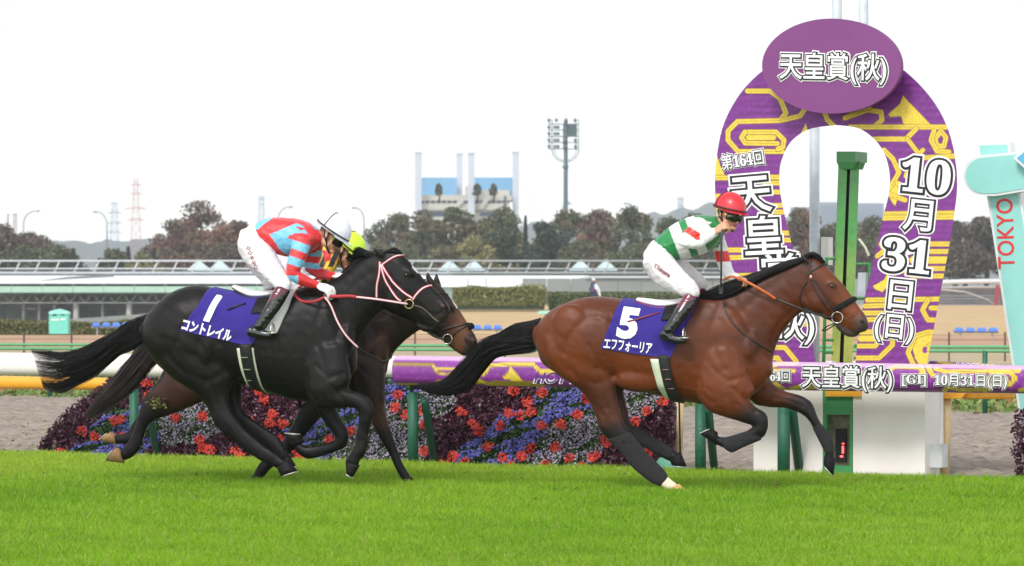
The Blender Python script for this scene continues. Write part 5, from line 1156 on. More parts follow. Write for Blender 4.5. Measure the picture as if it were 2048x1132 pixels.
    # muscles
    for sd_ in (-1, 1):
        b.blob(1150,665,sd_*.19,46,60,.095,-25,BAY); b.blob(1195,690,sd_*.195,28,60,.085,12,BAY); b.blob(1112,700,sd_*.16,24,48,.10,-18,BAY); b.blob(1222,645,sd_*.175,26,30,.085,0,BAY)
        b.blob(1440,735,sd_*.15,46,34,.088,-35,BAY); b.blob(1496,700,sd_*.10,24,44,.09,15,BAY2); b.blob(1478,790,sd_*.15,34,18,.065,-28,BAY)
        b.blob(1530,640,sd_*.045,20,60,.048,52,BAY2); b.blob(1295,755,sd_*.17,70,30,.085,-4,BAY)
    dsp = muscle_disp(FB, lambda x, y: (x, y))
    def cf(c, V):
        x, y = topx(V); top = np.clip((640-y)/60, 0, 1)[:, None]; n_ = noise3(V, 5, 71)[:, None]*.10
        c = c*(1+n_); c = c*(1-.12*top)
        leg = np.clip((c[:, 0]-.03)/.06, 0, 1)[:, None]; dk = np.array(lin(50, 26, 15)); q = np.clip(.5*noise3(V, 3.2, 77)+.15, 0, .45)[:, None]*leg; c = c*(1-q)+dk*q
        cr = (np.exp(-(seg_dist(x, y, [(1400,600),(1480,580),(1560,545),(1610,520)])/26)**2)*.35)[:, None]; c = c*(1-cr)+dk*cr
        fa = (np.exp(-(seg_dist(x, y, [(1650,545),(1690,590),(1715,625)])/14)**2)*.25)[:, None]; c = c*(1-fa)+np.array(lin(150, 88, 54))*fa; return c
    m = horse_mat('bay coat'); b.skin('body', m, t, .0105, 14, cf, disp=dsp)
    # hooves
    pal = mat('hoof pale', lin(196, 158, 92), .5, var=.2, scale=20)
    hoof(FB, t, ((1333,984),(1360,969)), ((1338,992),(1381,990)), -.16, .043, pal, False); hoof(FB, t, ((1338,922),(1362,905)), ((1342,930),(1374,934)), .15, .040)
    hoof(FB, t, ((1434,862),(1431,889)), ((1424,857),(1400,868)), -.16, .040); hoof(FB, t, ((1647,912),(1671,920)), ((1646,926),(1667,952)), .16, .040)
    # bandages
    m_b = mat('bandage', lin(34, 33, 35), .9, var=.15, scale=30, bump=.5, bscale=120)
    for st in ([(1214,880,1262,864,-.16,.036),(1240,904,1278,886,-.16,.030),(1266,936,1300,912,-.16,.029),(1298,962,1327,938,-.16,.034),(1318,972,1336,953,-.16,.032)], [(1262,886,1276,856,.15,.032),(1282,891,1292,865,.15,.029),(1310,907,1322,882,.15,.031),(1338,921,1346,898,.15,.032)],
               [(1506,858,1522,880,-.16,.034),(1474,868,1486,895,-.16,.030),(1452,874,1464,905,-.16,.034),(1444,874,1450,898,-.16,.031)], [(1626,858,1642,847,.16,.034),(1639,884,1663,874,.16,.032),(1649,904,1668,902,.16,.033)]):
        q = Body(FB); q.loft(st); mb = MB(); mb.v = q.v; mb.f = q.f; mb.build('leg_bandage', m_b, t, True)
    for sd_ in (-1, 1):
        q, nn = cast(b, 1667, 573, sd_); mb = MB(); mb.ell(q-nn*.010, (.017, .017, .016)); mb.build('eye', m_eye, t, True)
        mb = MB(); add_strap(mb, b, [(1658,571),(1665,565),(1675,572)], sd_, .004, .8, .0015); mb.build('eyelid', mat('eyelid', lin(48, 32, 26), .5), t, True)
        q, nn = cast(b, 1727, 643, sd_); mb = MB(); mb.ell(q-nn*.004, (.022, .010, .017), Matrix.Rotation(R(30), 3, 'Y')); mb.build('nostril', m_blk, t, True)
        mb = MB(); add_strap(mb, b, [(1688,656),(1704,661),(1718,668)], sd_, .0035, .6, .0005); mb.build('mouth', m_blk, t, True)
    # tail and mane
    hair('tail', m_blackhair, t, [(1082,636,1080,662,0,.03),(1062,642,1074,700,0,.05),(1028,650,1040,708,0,.06),(998,668,1004,712,0,.07),(966,681,984,722,0,.07),(941,705,960,752,0,.07),(912,738,940,778,0,.07),(887,761,905,790,0,.07),(860,768,872,790,0,.06),(832,770,842,780,0,.04)], 2000, .0024, 16, .75, seed=3)
    q = Body(FB); q.loft([(1078,640,1078,668,0,.03),(1040,650,1046,692,0,.04),(1000,676,1008,704,0,.04),(965,694,982,718,0,.045),(940,722,955,748,0,.04),(912,750,928,774,0,.035),(888,772,898,783,0,.02)]); mb = MB(); mb.v = q.v; mb.f = q.f; mb.build('tail_core', m_blackhair, t, True)
    hair('mane', m_blackhair, t, [(1606,514,1607,524,-.03,.03),(1578,521,1580,536,-.045,.03),(1545,533,1547,549,-.055,.03),(1510,548,1512,566,-.065,.03),(1470,562,1474,586,-.085,.035),(1435,575,1438,600,-.09,.035),(1405,588,1408,600,-.08,.03),(1392,594,1394,599,-.06,.02)], 1100, .0024, 10, 1.0, seed=5)
    hair('forelock', m_blackhair, t, [(1608,510,1606,518,0,.04),(1625,504,1625,514,0,.05),(1640,512,1634,518,0,.05),(1652,527,1645,528,0,.04)], 200, .0035, 8, .6, seed=6)
    # tack
    top = lambda x: np.interp(x, [1240, 1260, 1300, 1340, 1380, 1412], [597, 600, 604, 604, 597, 590])
    sc = saddle_cloth(b, t, top, (1252, 1216), (1410, 1353), (696, 716))
    w = MB(); cloth_text(w, b, '5', 1270, 644, 80, 6, 1.05, .05, .0185); w.build('number', m_cwhite, sc)
    w = MB(); cloth_text(w, b, 'エフフォーリア', 1271, 691, 25, 6, .56, .03, .0185); w.build('lettering', m_cwhite, sc)
    girth(b, t, 1330, 1350, 715, 800, 'girth_pad', mat('girth white', lin(208, 214, 190), .7), 30, .012, 75, 285); girth(b, t, 1341, 1356, 715, 800, 'girth', mat('girth black', (.012, .012, .012), .7), 21, .020, 70, 290)
    for yy in (738, 757, 776):
        mb = MB(); q, _ = cast(b, 1345+(yy-738)*.2, yy, -1); q = q-FB.n*.026; mb.tube([q-FB.d*.022+Vector((0,0,-.003)), q-FB.d*.018, q+FB.d*.018, q+FB.d*.022+Vector((0,0,-.003))], .0035, 6); mb.build('girth_buckle', mat('tan stitching', lin(150, 108, 92), .6), t, True)
    saddle(b, t, [(1277,599,10),(1296,603,16),(1318,607,20),(1345,607,20),(1375,601,16)], lin(238, 228, 226), lin(130, 40, 62), (1340, 1372, 606, 640), lin(12, 12, 14))
    mb = MB(); mb.tube([cast(b, x, y, -1)[0]-FB.n*.024 for x, y in ((1268,643),(1285,639),(1305,632),(1330,625))], .007, 6, flat=.4, up=FB.n); mb.build('surcingle_tab', mat('maroon strap', lin(128, 52, 74), .5), t, True)
    mb = MB(); add_strap(mb, b, [(1449,596),(1462,630),(1488,662),(1520,686),(1546,704)], -1, .006, .5); add_strap(mb, b, [(1449,596),(1462,630),(1488,662),(1520,686),(1546,704)], 1, .006, .5); mb.build('breast_strap', m_leather, t, True)
    # bridle
    for sd_ in (-1, 1):
        mb = MB()
        for pts in ([(1618,548),(1640,534),(1655,528)], [(1620,512),(1622,530),(1622,548),(1626,562)], [(1626,562),(1640,590),(1655,612),(1663,622)], [(1632,560),(1646,580),(1664,610),(1670,620)], [(1618,562),(1606,580),(1602,598),(1606,612)], [(1663,624),(1668,634),(1672,646)], [(1655,630),(1630,624),(1610,614)]): add_strap(mb, b, pts, sd_, .0062, .5)
        mb.build('bridle', m_leather, t, True)
        mb = MB(); add_strap(mb, b, [(1668,620),(1684,612),(1698,604),(1710,597)], sd_, .021, .8, .010); mb.build('noseband', mat('black sheepskin', (.006, .006, .006), .95, bump=1, bscale=200), t, True)
        mb = MB(); ring_px(mb, b, 1677, 635, 11, sd_); mb.build('bit_ring', m_metal, t, True)
    mb = MB(); mb.ell(cast(b, 1625, 554, -1)[0]-FB.n*.008, (.010, .004, .014)); mb.build('cheek_buckle', mat('rose buckle', lin(230, 180, 160), .3, .5), t, True)
    mb = MB(); mb.tube([FB.P(1671,646,-.07), FB.P(1655,652,-.06), FB.P(1644,661,-.03), FB.P(1650,662,0), FB.P(1672,648,-.03)], .005, 6); mb.build('curb_strap', m_leather, t, True)
    # reins: leather near the hand, black towards the bit
    q1, _ = cast(b, 1556, 598, -1); hb = FB.P(1481, 558, -.14)
    mb = MB(); mb.tube(catmull([hb, FB.P(1500, 567, -.15), FB.P(1530, 584, -.14), q1-FB.n*.03], 5), .0105, 8, flat=.5, up=FB.n); mb.build('rein_grip', mat('tan rein', lin(190, 96, 48), .55, var=.1), t, True)
    mb = MB(); mb.tube(catmull([q1-FB.n*.03, FB.P(1590, 613, -.13), FB.P(1625, 626, -.12), FB.P(1655, 634, -.10), FB.P(1668, 636, -.09)], 5), .0075, 8, flat=.5, up=FB.n); mb.build('rein', m_leather, t, True)
    mb = MB(); mb.tube(catmull([FB.P(1481, 558, -.14), FB.P(1462, 553, -.12), FB.P(1447, 560, -.05), FB.P(1470, 556, .1), FB.P(1560, 590, .16), FB.P(1668, 636, .10)], 5), .0095, 8, flat=.5, up=FB.n); mb.build('rein', MATS['tan rein'], t, True)
    return b, t
def saddle(b, t, pad, col, trim, flap, fcol):
    """pad: (x, y, half thickness px) spine of the seat; flap: x range and y range on the flank"""
    FR = b.fr; q = Body(FR); q.loft([(x, y-h*.40, x, y+h*.5, 0, .03+.006*h) for x, y, h in pad], n=18); mb = MB(); mb.v = q.v; mb.f = q.f; s = mb.build('saddle', mat('saddle seat %d' % FR.X0, col, .35, var=.03, coat=.3), t, True)
    q = Body(FR); q.loft([(x, y+h*.15, x, y+h*.62, 0, .036+.0066*h) for x, y, h in pad], n=18); mb = MB(); mb.v = q.v; mb.f = q.f; mb.build('saddle_trim', mat('saddle trim %d' % FR.X0, trim, .5), s, True)
    x0, x1, y0, y1 = flap; G = []; NN = []
    for i in range(12):
        f = i/11; row = []; nr = []
        for j in range(7):
            u = j/6; x = x0+(x1-x0)*u*(1-.25*f)-6*f; y = y0+(y1-y0)*f
            qq, _ = cast(b, x, y, -1); row.append(qq-FR.n*.026); nr.append(-FR.n)
        G.append(row); NN.append(nr)
    mb = MB(); thick_sheet(mb, G, NN, .006); mb.build('saddle_flap', mat('saddle flap %d' % FR.X0, (.006,.006,.006), .6, spec=.25), s, True)
FK = Frame((600-1024)*28.45/F, 28.45, 13); FD = Frame((660-1024)*29.35/F, 29.35, 13)
def legs_loft(b, L, cols): b.loft(L, cols=cols)
def finish_horse(b, t, fr, m, eye, nos, voxel, cf, smooth=14):
    dsp = muscle_disp(fr, (lambda x, y: (np.where(x < 600, 1070+(x-290)*1.0+0*x, np.where(x < 700, 1380+(x-600)*1.35, 1530+(x-700)*1.02)), y+5)) if fr is FK else (lambda x, y: (x+705, y+2)), .9)
    b.skin('body', m, t, voxel, smooth, cf, disp=dsp)
    for sd_ in (-1, 1):
        q, nn = cast(b, *eye, sd_); mb = MB(); mb.ell(q-nn*.010, (.017, .017, .016)); mb.build('eye', m_eye, t, True)
        q, nn = cast(b, *nos, sd_); mb = MB(); mb.ell(q-nn*.004, (.022, .010, .017), Matrix.Rotation(R(30), 3, 'Y')); mb.build('nostril', mat('nostril dark', lin(70, 40, 38), .6), t, True)
def black_horse():
    global FRM; FRM = FK; b = Body(FK); BK = (.0062, .0048, .0044); BK2 = (.005, .004, .004); LG = (.0045, .004, .004)
    t = thing('race_horse', 'black race horse at the left with violet number 1 cloth and red and white bridle', 'horse', FK.P(520, 980))
    b.loft([(291,642,288,682,0,.09),(302,624,300,706,0,.17),(322,603,324,735,0,.235),(346,584,350,752,0,.27),(373,573,388,765,0,.285),(402,571,416,772,0,.28),(432,577,446,769,0,.27),(470,584,482,767,0,.27),(512,588,520,778,0,.285),(552,587,562,792,0,.28),(590,579,602,802,0,.25),(620,571,642,808,0,.215),(650,574,668,800,0,.20),(673,590,690,778,0,.175),(692,626,703,752,0,.11)], col=BK, n=32, ex=2.25)
    b.loft([(605,580,690,768,0,.16),(640,570,706,716,0,.135),(675,553,722,675,0,.11),(708,528,740,645,0,.092),(740,508,756,628,0,.08),(768,499,769,616,0,.072)], col=BK, n=24)
    b.loft([(760,503,760,612,0,.066),(790,499,783,627,0,.084),(811,514,805,636,0,.088),(830,535,824,643,0,.078),(848,558,839,650,0,.063),(864,573,852,656,0,.054),(881,588,862,659,0,.05),(893,603,872,657,0,.048),(900,615,886,645,0,.036)], cols=[BK]*7+[lin(44, 36, 34)]*2, n=22)
    b.loft([(836,646,832,654,0,.035),(852,652,848,664,0,.036),(868,654,862,664,0,.034),(878,654,872,660,0,.02)], col=BK)
    for sd_ in (-1, 1):
        b.blob(797,598,sd_*.045,27,28,.050,20,BK); b.blob(818,546,sd_*.062,13,9,.022,35,BK); b.blob(846,590,sd_*.042,28,5,.014,45,BK); b.blob(886,613,sd_*.034,11,10,.016,30,BK)
        b.loft([(758,514,772,510,sd_*.045,.022),(752,506,764,502,sd_*.05,.018),(747,500,755,497,sd_*.052,.011),(743,496,746,495,sd_*.054,.005)], col=BK2)
    lc = [BK]*5+[LG]*7
    b.loft([(296,670,440,655,-.10,.12),(308,712,455,700,-.13,.135),(340,752,470,742,-.14,.115),(378,778,462,774,-.145,.085),(405,802,457,796,-.15,.06),(419,826,463,820,-.155,.047),(430,852,475,838,-.16,.042),(448,868,487,853,-.16,.034),(470,886,503,868,-.16,.028),(496,905,525,887,-.16,.027),(518,921,549,903,-.16,.031),(541,931,562,914,-.16,.027),(554,938,574,922,-.16,.030)], cols=[BK]*6+[LG]*7)
    b.loft([(360,700,470,712,.12,.12),(420,765,482,762,.14,.085),(446,800,482,798,.15,.058),(458,826,486,820,.15,.045),(468,848,502,834,.15,.040),(490,864,519,846,.15,.032),(512,880,537,859,.15,.028),(533,898,557,873,.15,.028),(547,913,570,892,.15,.031),(560,926,578,910,.15,.028)], cols=[BK]*5+[LG]*5)
    b.loft([(612,700,690,690,-.15,.07),(612,775,702,755,-.155,.095),(632,815,694,777,-.155,.078),(668,817,718,785,-.16,.052),(700,815,738,796,-.16,.043),(714,822,748,818,-.16,.042),(718,838,744,842,-.16,.038),(713,862,738,864,-.16,.029),(711,886,735,889,-.16,.028),(703,902,731,908,-.16,.032),(694,913,721,920,-.16,.028),(690,922,718,931,-.16,.030)], cols=[BK]*5+[LG]*7)
    b.loft([(630,730,690,735,.12,.08),(628,796,676,800,.15,.066),(640,830,674,820,.155,.05),(654,852,685,843,.16,.044),(667,870,697,862,.16,.042),(672,877,692,893,.16,.037),(656,884,665,906,.16,.029),(634,890,639,915,.16,.028),(613,892,612,918,.16,.032),(603,886,594,906,.16,.028),(600,880,587,897,.16,.03)], cols=[BK]*4+[LG]*7)
    for sd_ in (-1, 1):
        b.blob(372,655,sd_*.19,50,62,.090,-25,BK); b.blob(418,690,sd_*.205,26,56,.080,12,BK); b.blob(334,690,sd_*.15,24,48,.10,-18,BK)
        b.blob(640,728,sd_*.145,46,34,.083,-35,BK); b.blob(686,690,sd_*.09,22,44,.085,15,BK); b.blob(668,785,sd_*.15,34,18,.060,-20,BK)
    def cf(c, V):
        x, y = topx(V); c = c*(1+.12*noise3(V, 5, 72)[:, None]); w = inside(x, y, [(822,524),(826,526),(838,543),(836,548),(826,538)]); c[w] = lin(200, 190, 185); return c
    finish_horse(b, t, FK, horse_mat('black coat', .42, 0, .10, .21), (817, 550), (888, 612), .0105, cf)
    hoof(FK, t, ((554,939),(576,920)), ((560,953),(596,942)), -.16, .043); hoof(FK, t, ((560,927),(580,911)), ((567,940),(592,932)), .15, .040)
    hoof(FK, t, ((690,924),(719,933)), ((692,944),(705,955)), -.16, .040); hoof(FK, t, ((608,884),(580,893)), ((607,871),(569,867)), .16, .042)
    hair('tail', m_blackhair, t, [(300,628,296,652,0,.03),(276,638,288,684,0,.045),(250,651,264,694,0,.05),(220,670,240,708,0,.055),(190,690,212,730,0,.06),(160,706,184,750,0,.06),(128,714,148,766,0,.06),(96,714,118,778,0,.06),(66,712,84,768,0,.05)], 1500, .0022, 16, .9, seed=13)
    q = Body(FK); q.loft([(298,632,296,660,0,.03),(262,648,276,694,0,.04),(222,670,238,712,0,.04),(190,700,204,728,0,.035),(164,722,176,740,0,.02)]); mb = MB(); mb.v = q.v; mb.f = q.f; mb.build('tail_core', m_blackhair, t, True)
    hair('mane', m_blackhair, t, [(766,500,764,508,.03,.03),(742,505,744,518,.02,.03),(712,522,718,540,.02,.035),(694,540,702,562,.02,.035),(672,560,684,584,.0,.035),(640,572,650,592,.0,.03)], 1200, .0026, 9, 1.5, seed=15)
    hair('mane_tuft', m_blackhair, t, [(745,520,752,508,0,.04),(724,512,730,500,0,.05),(708,516,716,496,.02,.05),(700,524,706,500,.02,.03)], 160, .0035, 8, 1.5, seed=17)
    hair('forelock', m_blackhair, t, [(770,502,768,508,0,.04),(790,496,788,506,0,.05),(808,510,800,514,0,.04)], 180, .0035, 7, .6, seed=16)
    top = lambda x: np.interp(x, [420, 450, 500, 550, 590], [574, 580, 587, 587, 579])
    pad = saddle_cloth(b, t, top, (540, 530), (600, 574), (668, 664), 'saddle_pad', mat('pad white', lin(228, 226, 226), .7), lift=.010, cols=10)
    sc = saddle_cloth(b, t, top, (433, 383), (584, 524), (660, 692), lift=.014)
    mb = MB(); mb.tube([cast(b, x, y, -1)[0]-FK.n*.026 for x, y in ((473,619),(490,612),(508,607))], .007, 6, flat=.4, up=FK.n); mb.build('surcingle_tab', m_leather, t, True)
    G = []; NN = []
    for i in range(16):
        f = i/15; row = []; nr = []
        for j in range(4):
            u = j/3; q, _ = cast(b, 447+13*u+(428-447-u*1)*f, 586+2*u+(641-586+u*1)*f, -1); row.append(q-FK.n*.0215); nr.append(-FK.n)
        G.append(row); NN.append(nr)
    w = MB(); thick_sheet(w, G, NN, .001); w.build('number', m_cwhite, sc)
    w = MB(); cloth_text(w, b, 'コントレイル', 437, 660, 25, 14, .68, .045, .0215); w.build('lettering', m_cwhite, sc)
    girth(b, t, 512, 522, 690, 780, 'girth_pad', mat('girth white', lin(208, 214, 190), .7), 34, .012, 75, 285); girth(b, t, 513, 522, 690, 780, 'girth', m_blk, 24, .020, 70, 290)
    for yy in (714, 738, 760):
        mb = MB(); q, _ = cast(b, 511+(yy-714)*.12, yy, -1); q = q-FK.n*.026; mb.tube([q-FK.d*.028, q+FK.d*.028], .005, 6); mb.build('girth_buckle', mat('dull olive', lin(120, 124, 100), .6), t, True)
    saddle(b, t, [(470,573,8),(488,581,14),(510,588,18),(535,588,18),(560,584,14)], lin(228, 226, 224), lin(20, 20, 22), (528, 556, 592, 626), lin(14, 14, 16))
    m_red = mat('red strap', lin(178, 40, 52), .5); m_wst = mat('white strap', lin(228, 200, 204), .5)
    for sd_ in (-1, 1):
        R1, W1 = MB(), MB()
        for pts in ([(765,533),(780,522),(795,513),(808,511)], [(764,524),(764,545),(759,572),(758,596)], [(766,530),(776,560),(788,580),(800,596),(808,602)], [(768,530),(790,562),(812,584),(830,597)], [(830,600),(838,588),(850,576),(864,571)]): add_strap(R1, b, pts, sd_, .011, .35, .003); add_strap(W1, b, pts, sd_, .0058, .6, .008)
        o = R1.build('bridle', m_red, t, True); W1.build('bridle_trim', m_wst, o, True)
        mb = MB(); ring_px(mb, b, 824, 608, 9, sd_, .0055); mb.build('bit_ring', mat('brass', lin(200, 176, 130), .25, .9), t, True)
    mb = MB(); add_strap(mb, b, [(832,611),(845,614),(856,622),(868,634),(880,644)], -1, .004, .6, .001); mb.build('mouth', mat('lip crease', lin(110, 100, 84), .5), t, True)
    hb = FK.P(655, 592, -.22)
    mb = MB(); mb.tube(catmull([hb, FK.P(675, 593, -.2), FK.P(695, 592, -.17), FK.P(713, 594, -.15)], 5), .013, 8, flat=.5, up=FK.n); mb.build('rein_grip', mat('red grip', lin(176, 48, 58), .6), t, True)
    for nm, r, mm, dy in (('rein', .010, m_red, 0), ('rein_trim', .0072, m_wst, -.004)):
        mb = MB(); mb.tube([Vector(p)+FK.n*dy for p in catmull([FK.P(713, 594, -.15), FK.P(750, 598, -.15), FK.P(790, 604, -.14), FK.P(815, 608, -.12)], 5)], r, 8, flat=.6, up=FK.n); mb.build(nm, mm, t, True)
        mb = MB(); mb.tube([Vector(p)+FK.n*dy for p in catmull([FK.P(650, 594, -.22), FK.P(662, 612, -.22), FK.P(676, 645, -.22), FK.P(694, 673, -.2), FK.P(716, 695, -.16)], 5)], r*.95, 8, flat=.6, up=FK.n); mb.build('martingale' if dy == 0 else 'martingale_trim', mm, t, True)
    mb = MB(); mb.tube(catmull([FK.P(650, 594, -.22), FK.P(628, 603, -.2), FK.P(603, 602, -.16), FK.P(590, 588, -.12), FK.P(600, 574, 0), FK.P(640, 556, .1), FK.P(672, 560, .1), FK.P(668, 575, 0)], 6), .0105, 8, flat=.6, up=FK.n); mb.build('rein_loop', MATS['red grip'], t, True)
    mb = MB(); mb.tube(catmull([FK.P(716, 695, -.16), FK.P(733, 706, -.12), FK.P(752, 715, -.06), FK.P(768, 722, -.04), FK.P(782, 716, -.02), FK.P(784, 706, -.02)], 5), .006, 6); mb.build('breast_strap', m_leather, t, True)
    return b, t
def dark_horse():
    global FRM; FRM = FD; b = Body(FD); DB = lin(38, 29, 25); DB2 = lin(64, 40, 30); LG = (.006, .005, .005)
    t = thing('race_horse', 'dark bay race horse mostly hidden behind the black horse, small white star on its face', 'horse', FD.P(600, 975))
    X = lambda x: 335+(x-290)*1.048
    tr = [(291,642,288,682,.09),(302,624,300,706,.17),(322,603,324,735,.23),(346,586,350,752,.26),(373,577,388,765,.275),(402,576,416,772,.27),(432,582,446,769,.26),(470,590,482,767,.26),(512,594,520,778,.275),(552,593,562,790,.27),(590,585,602,794,.24),(620,577,642,796,.205),(650,582,668,788,.19),(673,600,690,770,.165),(692,640,703,750,.10)]
    b.loft([(X(a), y1+6, X(c), y2, 0, w) for a, y1, c, y2, w in tr], col=DB, n=28, ex=2.2)
    b.loft([(665,594,768,772,0,.15),(700,588,776,728,0,.13),(735,582,792,700,0,.108),(770,575,812,680,0,.092),(805,567,834,664,0,.08),(838,560,850,656,0,.072)], col=DB, n=22)
    b.loft([(840,562,842,652,0,.066),(866,562,860,664,0,.082),(883,573,873,672,0,.086),(897,590,886,683,0,.076),(912,609,899,694,0,.062),(928,633,909,702,0,.053),(941,654,918,708,0,.05),(951,670,928,713,0,.048),(955,682,941,711,0,.036)], cols=[DB, DB, DB, DB, DB2, lin(104, 68, 48), lin(104, 68, 48), lin(50, 42, 40), lin(44, 38, 36)], n=22)
    for sd_ in (-1, 1):
        b.blob(868,640,sd_*.045,26,28,.05,20,DB); b.blob(897,612,sd_*.06,12,9,.022,35,DB); b.blob(945,682,sd_*.034,11,10,.016,30,DB)
    b.loft([(855,572,872,566,-.045,.024),(851,556,864,554,-.048,.018),(852,547,859,546,-.05,.010),(854,541,856,541,-.05,.004)], col=DB); b.loft([(866,568,884,572,.045,.024),(867,556,879,556,.048,.018),(870,548,876,548,.05,.010),(872,543,874,543,.05,.004)], col=DB)
    b.loft([(350,690,460,710,-.12,.12),(328,752,440,785,-.14,.11),(306,777,396,807,-.15,.08),(290,788,350,827,-.155,.058),(283,806,316,838,-.16,.046),(277,826,301,846,-.16,.04),(271,848,293,858,-.16,.032),(262,872,287,880,-.16,.028),(252,888,279,899,-.16,.031),(247,896,264,916,-.16,.030),(241,898,249,922,-.16,.028)], cols=[DB, DB2, DB2, DB]+[LG]*7)
    b.loft([(350,690,450,710,.12,.12),(318,756,420,785,.13,.1),(296,784,360,822,.14,.07),(284,806,312,836,.15,.045),(276,828,298,844,.15,.038),(264,846,288,868,.15,.03),(255,862,270,886,.15,.029),(243,867,247,889,.15,.030),(232,868,232,888,.15,.028)], cols=[DB]*3+[LG]*6)
    b.loft([(690,700,770,735,-.12,.08),(712,775,770,778,-.15,.085),(738,815,770,815,-.15,.060),(744,845,777,845,-.15,.048),(755,868,784,866,-.15,.042),(772,898,795,898,-.15,.030),(783,920,803,919,-.15,.028),(791,938,812,936,-.15,.031),(800,955,820,950,-.15,.027),(805,962,826,957,-.15,.030)], cols=[DB, DB, DB2, DB2]+[LG]*6)
    b.loft([(640,770,720,765,.12,.08),(602,812,652,826,.14,.062),(586,846,622,858,.15,.046),(570,872,602,883,.15,.041),(556,894,583,906,.15,.030),(540,908,563,923,.15,.028),(519,925,544,936,.15,.032),(508,944,529,953,.15,.028),(503,954,522,961,.15,.030)], cols=[DB, DB]+[LG]*7)
    for sd_ in (-1, 1): b.blob(X(640),735,sd_*.15,40,30,.08,-35,DB); b.blob(X(690),715,sd_*.09,22,44,.08,15,DB2)
    def cf(c, V):
        x, y = topx(V); c = c*(1+.12*noise3(V, 5, 73)[:, None]); w = inside(x, y, [(899,590),(904,592),(917,612),(914,618),(906,604)]); c[w] = lin(210, 204, 200); return c
    finish_horse(b, t, FD, horse_mat('dark bay coat', .44, 0, .10, .2), (897, 612), (948, 681), .012, cf)
    amber = mat('hoof amber', lin(150, 112, 72), .5, var=.2)
    hoof(FD, t, ((241,899),(245,926)), ((234,893),(213,922)), -.16, .043, amber); hoof(FD, t, ((230,866),(230,888)), ((224,862),(199,881)), .15, .040, amber)
    hoof(FD, t, ((803,962),(825,956)), ((806,973),(842,974)), -.15, .040, shoe=False); hoof(FD, t, ((502,953),(521,961)), ((491,966),(517,968)), .15, .040, shoe=False)
    m_tt = mat('brown black hair', lin(48, 38, 36), .5, var=.4)
    hair('tail', m_tt, t, [(345,640,342,668,0,.03),(310,660,324,710,0,.05),(276,694,300,740,0,.055),(252,728,274,770,0,.055),(228,760,248,792,0,.05),(204,788,220,812,0,.04),(184,812,196,828,0,.03),(168,832,178,838,0,.02)], 1200, .0026, 14, 1.2, seed=23)
    hair('mane', m_blackhair, t, [(852,560,852,575,-.03,.03),(815,560,815,582,-.05,.035),(775,566,775,592,-.06,.035),(735,574,735,602,-.07,.035),(700,582,700,606,-.08,.03)], 260, .004, 9, .8, seed=25)
    sc = saddle_cloth(b, t, lambda x: np.interp(x, [480, 520, 560, 600, 650], [590, 594, 600, 600, 592]), (486, 450), (640, 590), (672, 700), cols=14)
    saddle(b, t, [(525,588,8),(545,596,14),(568,602,18),(595,602,18),(620,596,14)], lin(60, 60, 64), lin(20, 20, 22), (560, 600, 608, 650), lin(14, 14, 16))
    girth(b, t, 570, 580, 700, 790, 'girth', m_blk, 24, .016, 70, 290)
    for sd_ in (-1, 1):
        mb = MB()
        for pts in ([(868,585),(884,586),(896,590)], [(866,572),(868,600),(876,630),(888,655)], [(886,660),(905,655),(925,650),(938,646)], [(888,676),(870,672),(852,656)], [(905,680),(915,665),(940,648)]): add_strap(mb, b, pts, sd_, .006, .5)
        mb.build('bridle', m_leather, t, True); mb = MB(); ring_px(mb, b, 899, 678, 10, sd_); mb.build('bit_ring', m_metal, t, True)
    mb = MB(); mb.ell(FD.P(942, 652, -.03), (.03, .05, .026), Matrix.Rotation(R(35), 3, 'Y')); mb.build('nose_roll', MATS['black sheepskin'], t, True)
    mb = MB(); mb.tube(catmull([FD.P(700, 575, -.1), FD.P(760, 612, -.13), FD.P(830, 645, -.12), FD.P(866, 672, -.10), FD.P(890, 678, -.09)], 5), .007, 8, flat=.6, up=FD.n); mb.build('rein', m_leather, t, True)
    return b, t

# ------------------------------------------------------------------ riders
SKIN = lin(206, 152, 122); LIP = lin(170, 92, 84); HAIR = (.01, .008, .007)
def wlimb(b, pts, rs, col, n=10, sub=3):   # limb from world points
    P = catmull([tuple(p) for p in pts], sub); r = catmull([[q] for q in rs], sub)[:, 0]; mb = MB(); mb.tube([Vector(p) for p in P], [max(.002, q) for q in r], n)
    base = len(b.v); b.v += mb.v; b.f += [tuple(i+base for i in f) for f in mb.f]
    for p in P: b.cp.append(tuple(p)); b.cc.append(col)
    for p, q in ((P[0], r[0]), (P[-1], r[-1])):
        b.world_blob(Vector(p), Matrix.Identity(3), (q*.98,)*3, col, 10, 6)
def head(b, c, f, u):
    f = f.normalized(); s = f.cross(u).normalized(); u = s.cross(f).normalized(); M = Matrix((f, s, u)).transposed(); W_ = lambda a, q, w: c+f*a+s*q+u*w
    B = lambda p, r, col=SKIN: b.world_blob(W_(*p), M, r, col)
    B((-.01, 0, .02), (.098, .077, .10), HAIR); B((.022, 0, -.02), (.072, .066, .085)); B((.035, 0, -.062), (.055, .052, .052)); B((.072, 0, -.100), (.026, .028, .022)); B((.096, 0, -.036), (.014, .011, .024)); B((.103, 0, -.050), (.014, .016, .010))
    B((.088, 0, -.070), (.012, .024, .007), LIP); B((.085, 0, -.081), (.012, .020, .007), LIP)
    for q in (-1, 1):
        B((.062, q*.042, -.035), (.026, .022, .022)); B((.012, q*.052, -.072), (.04, .02, .03)); B((-.012, q*.076, -.022), (.017, .008, .030)); B((.083, q*.032, -.012), (.012, .018, .008)); B((.100, q*.012, -.052), (.008, .007, .007))
    return M, W_
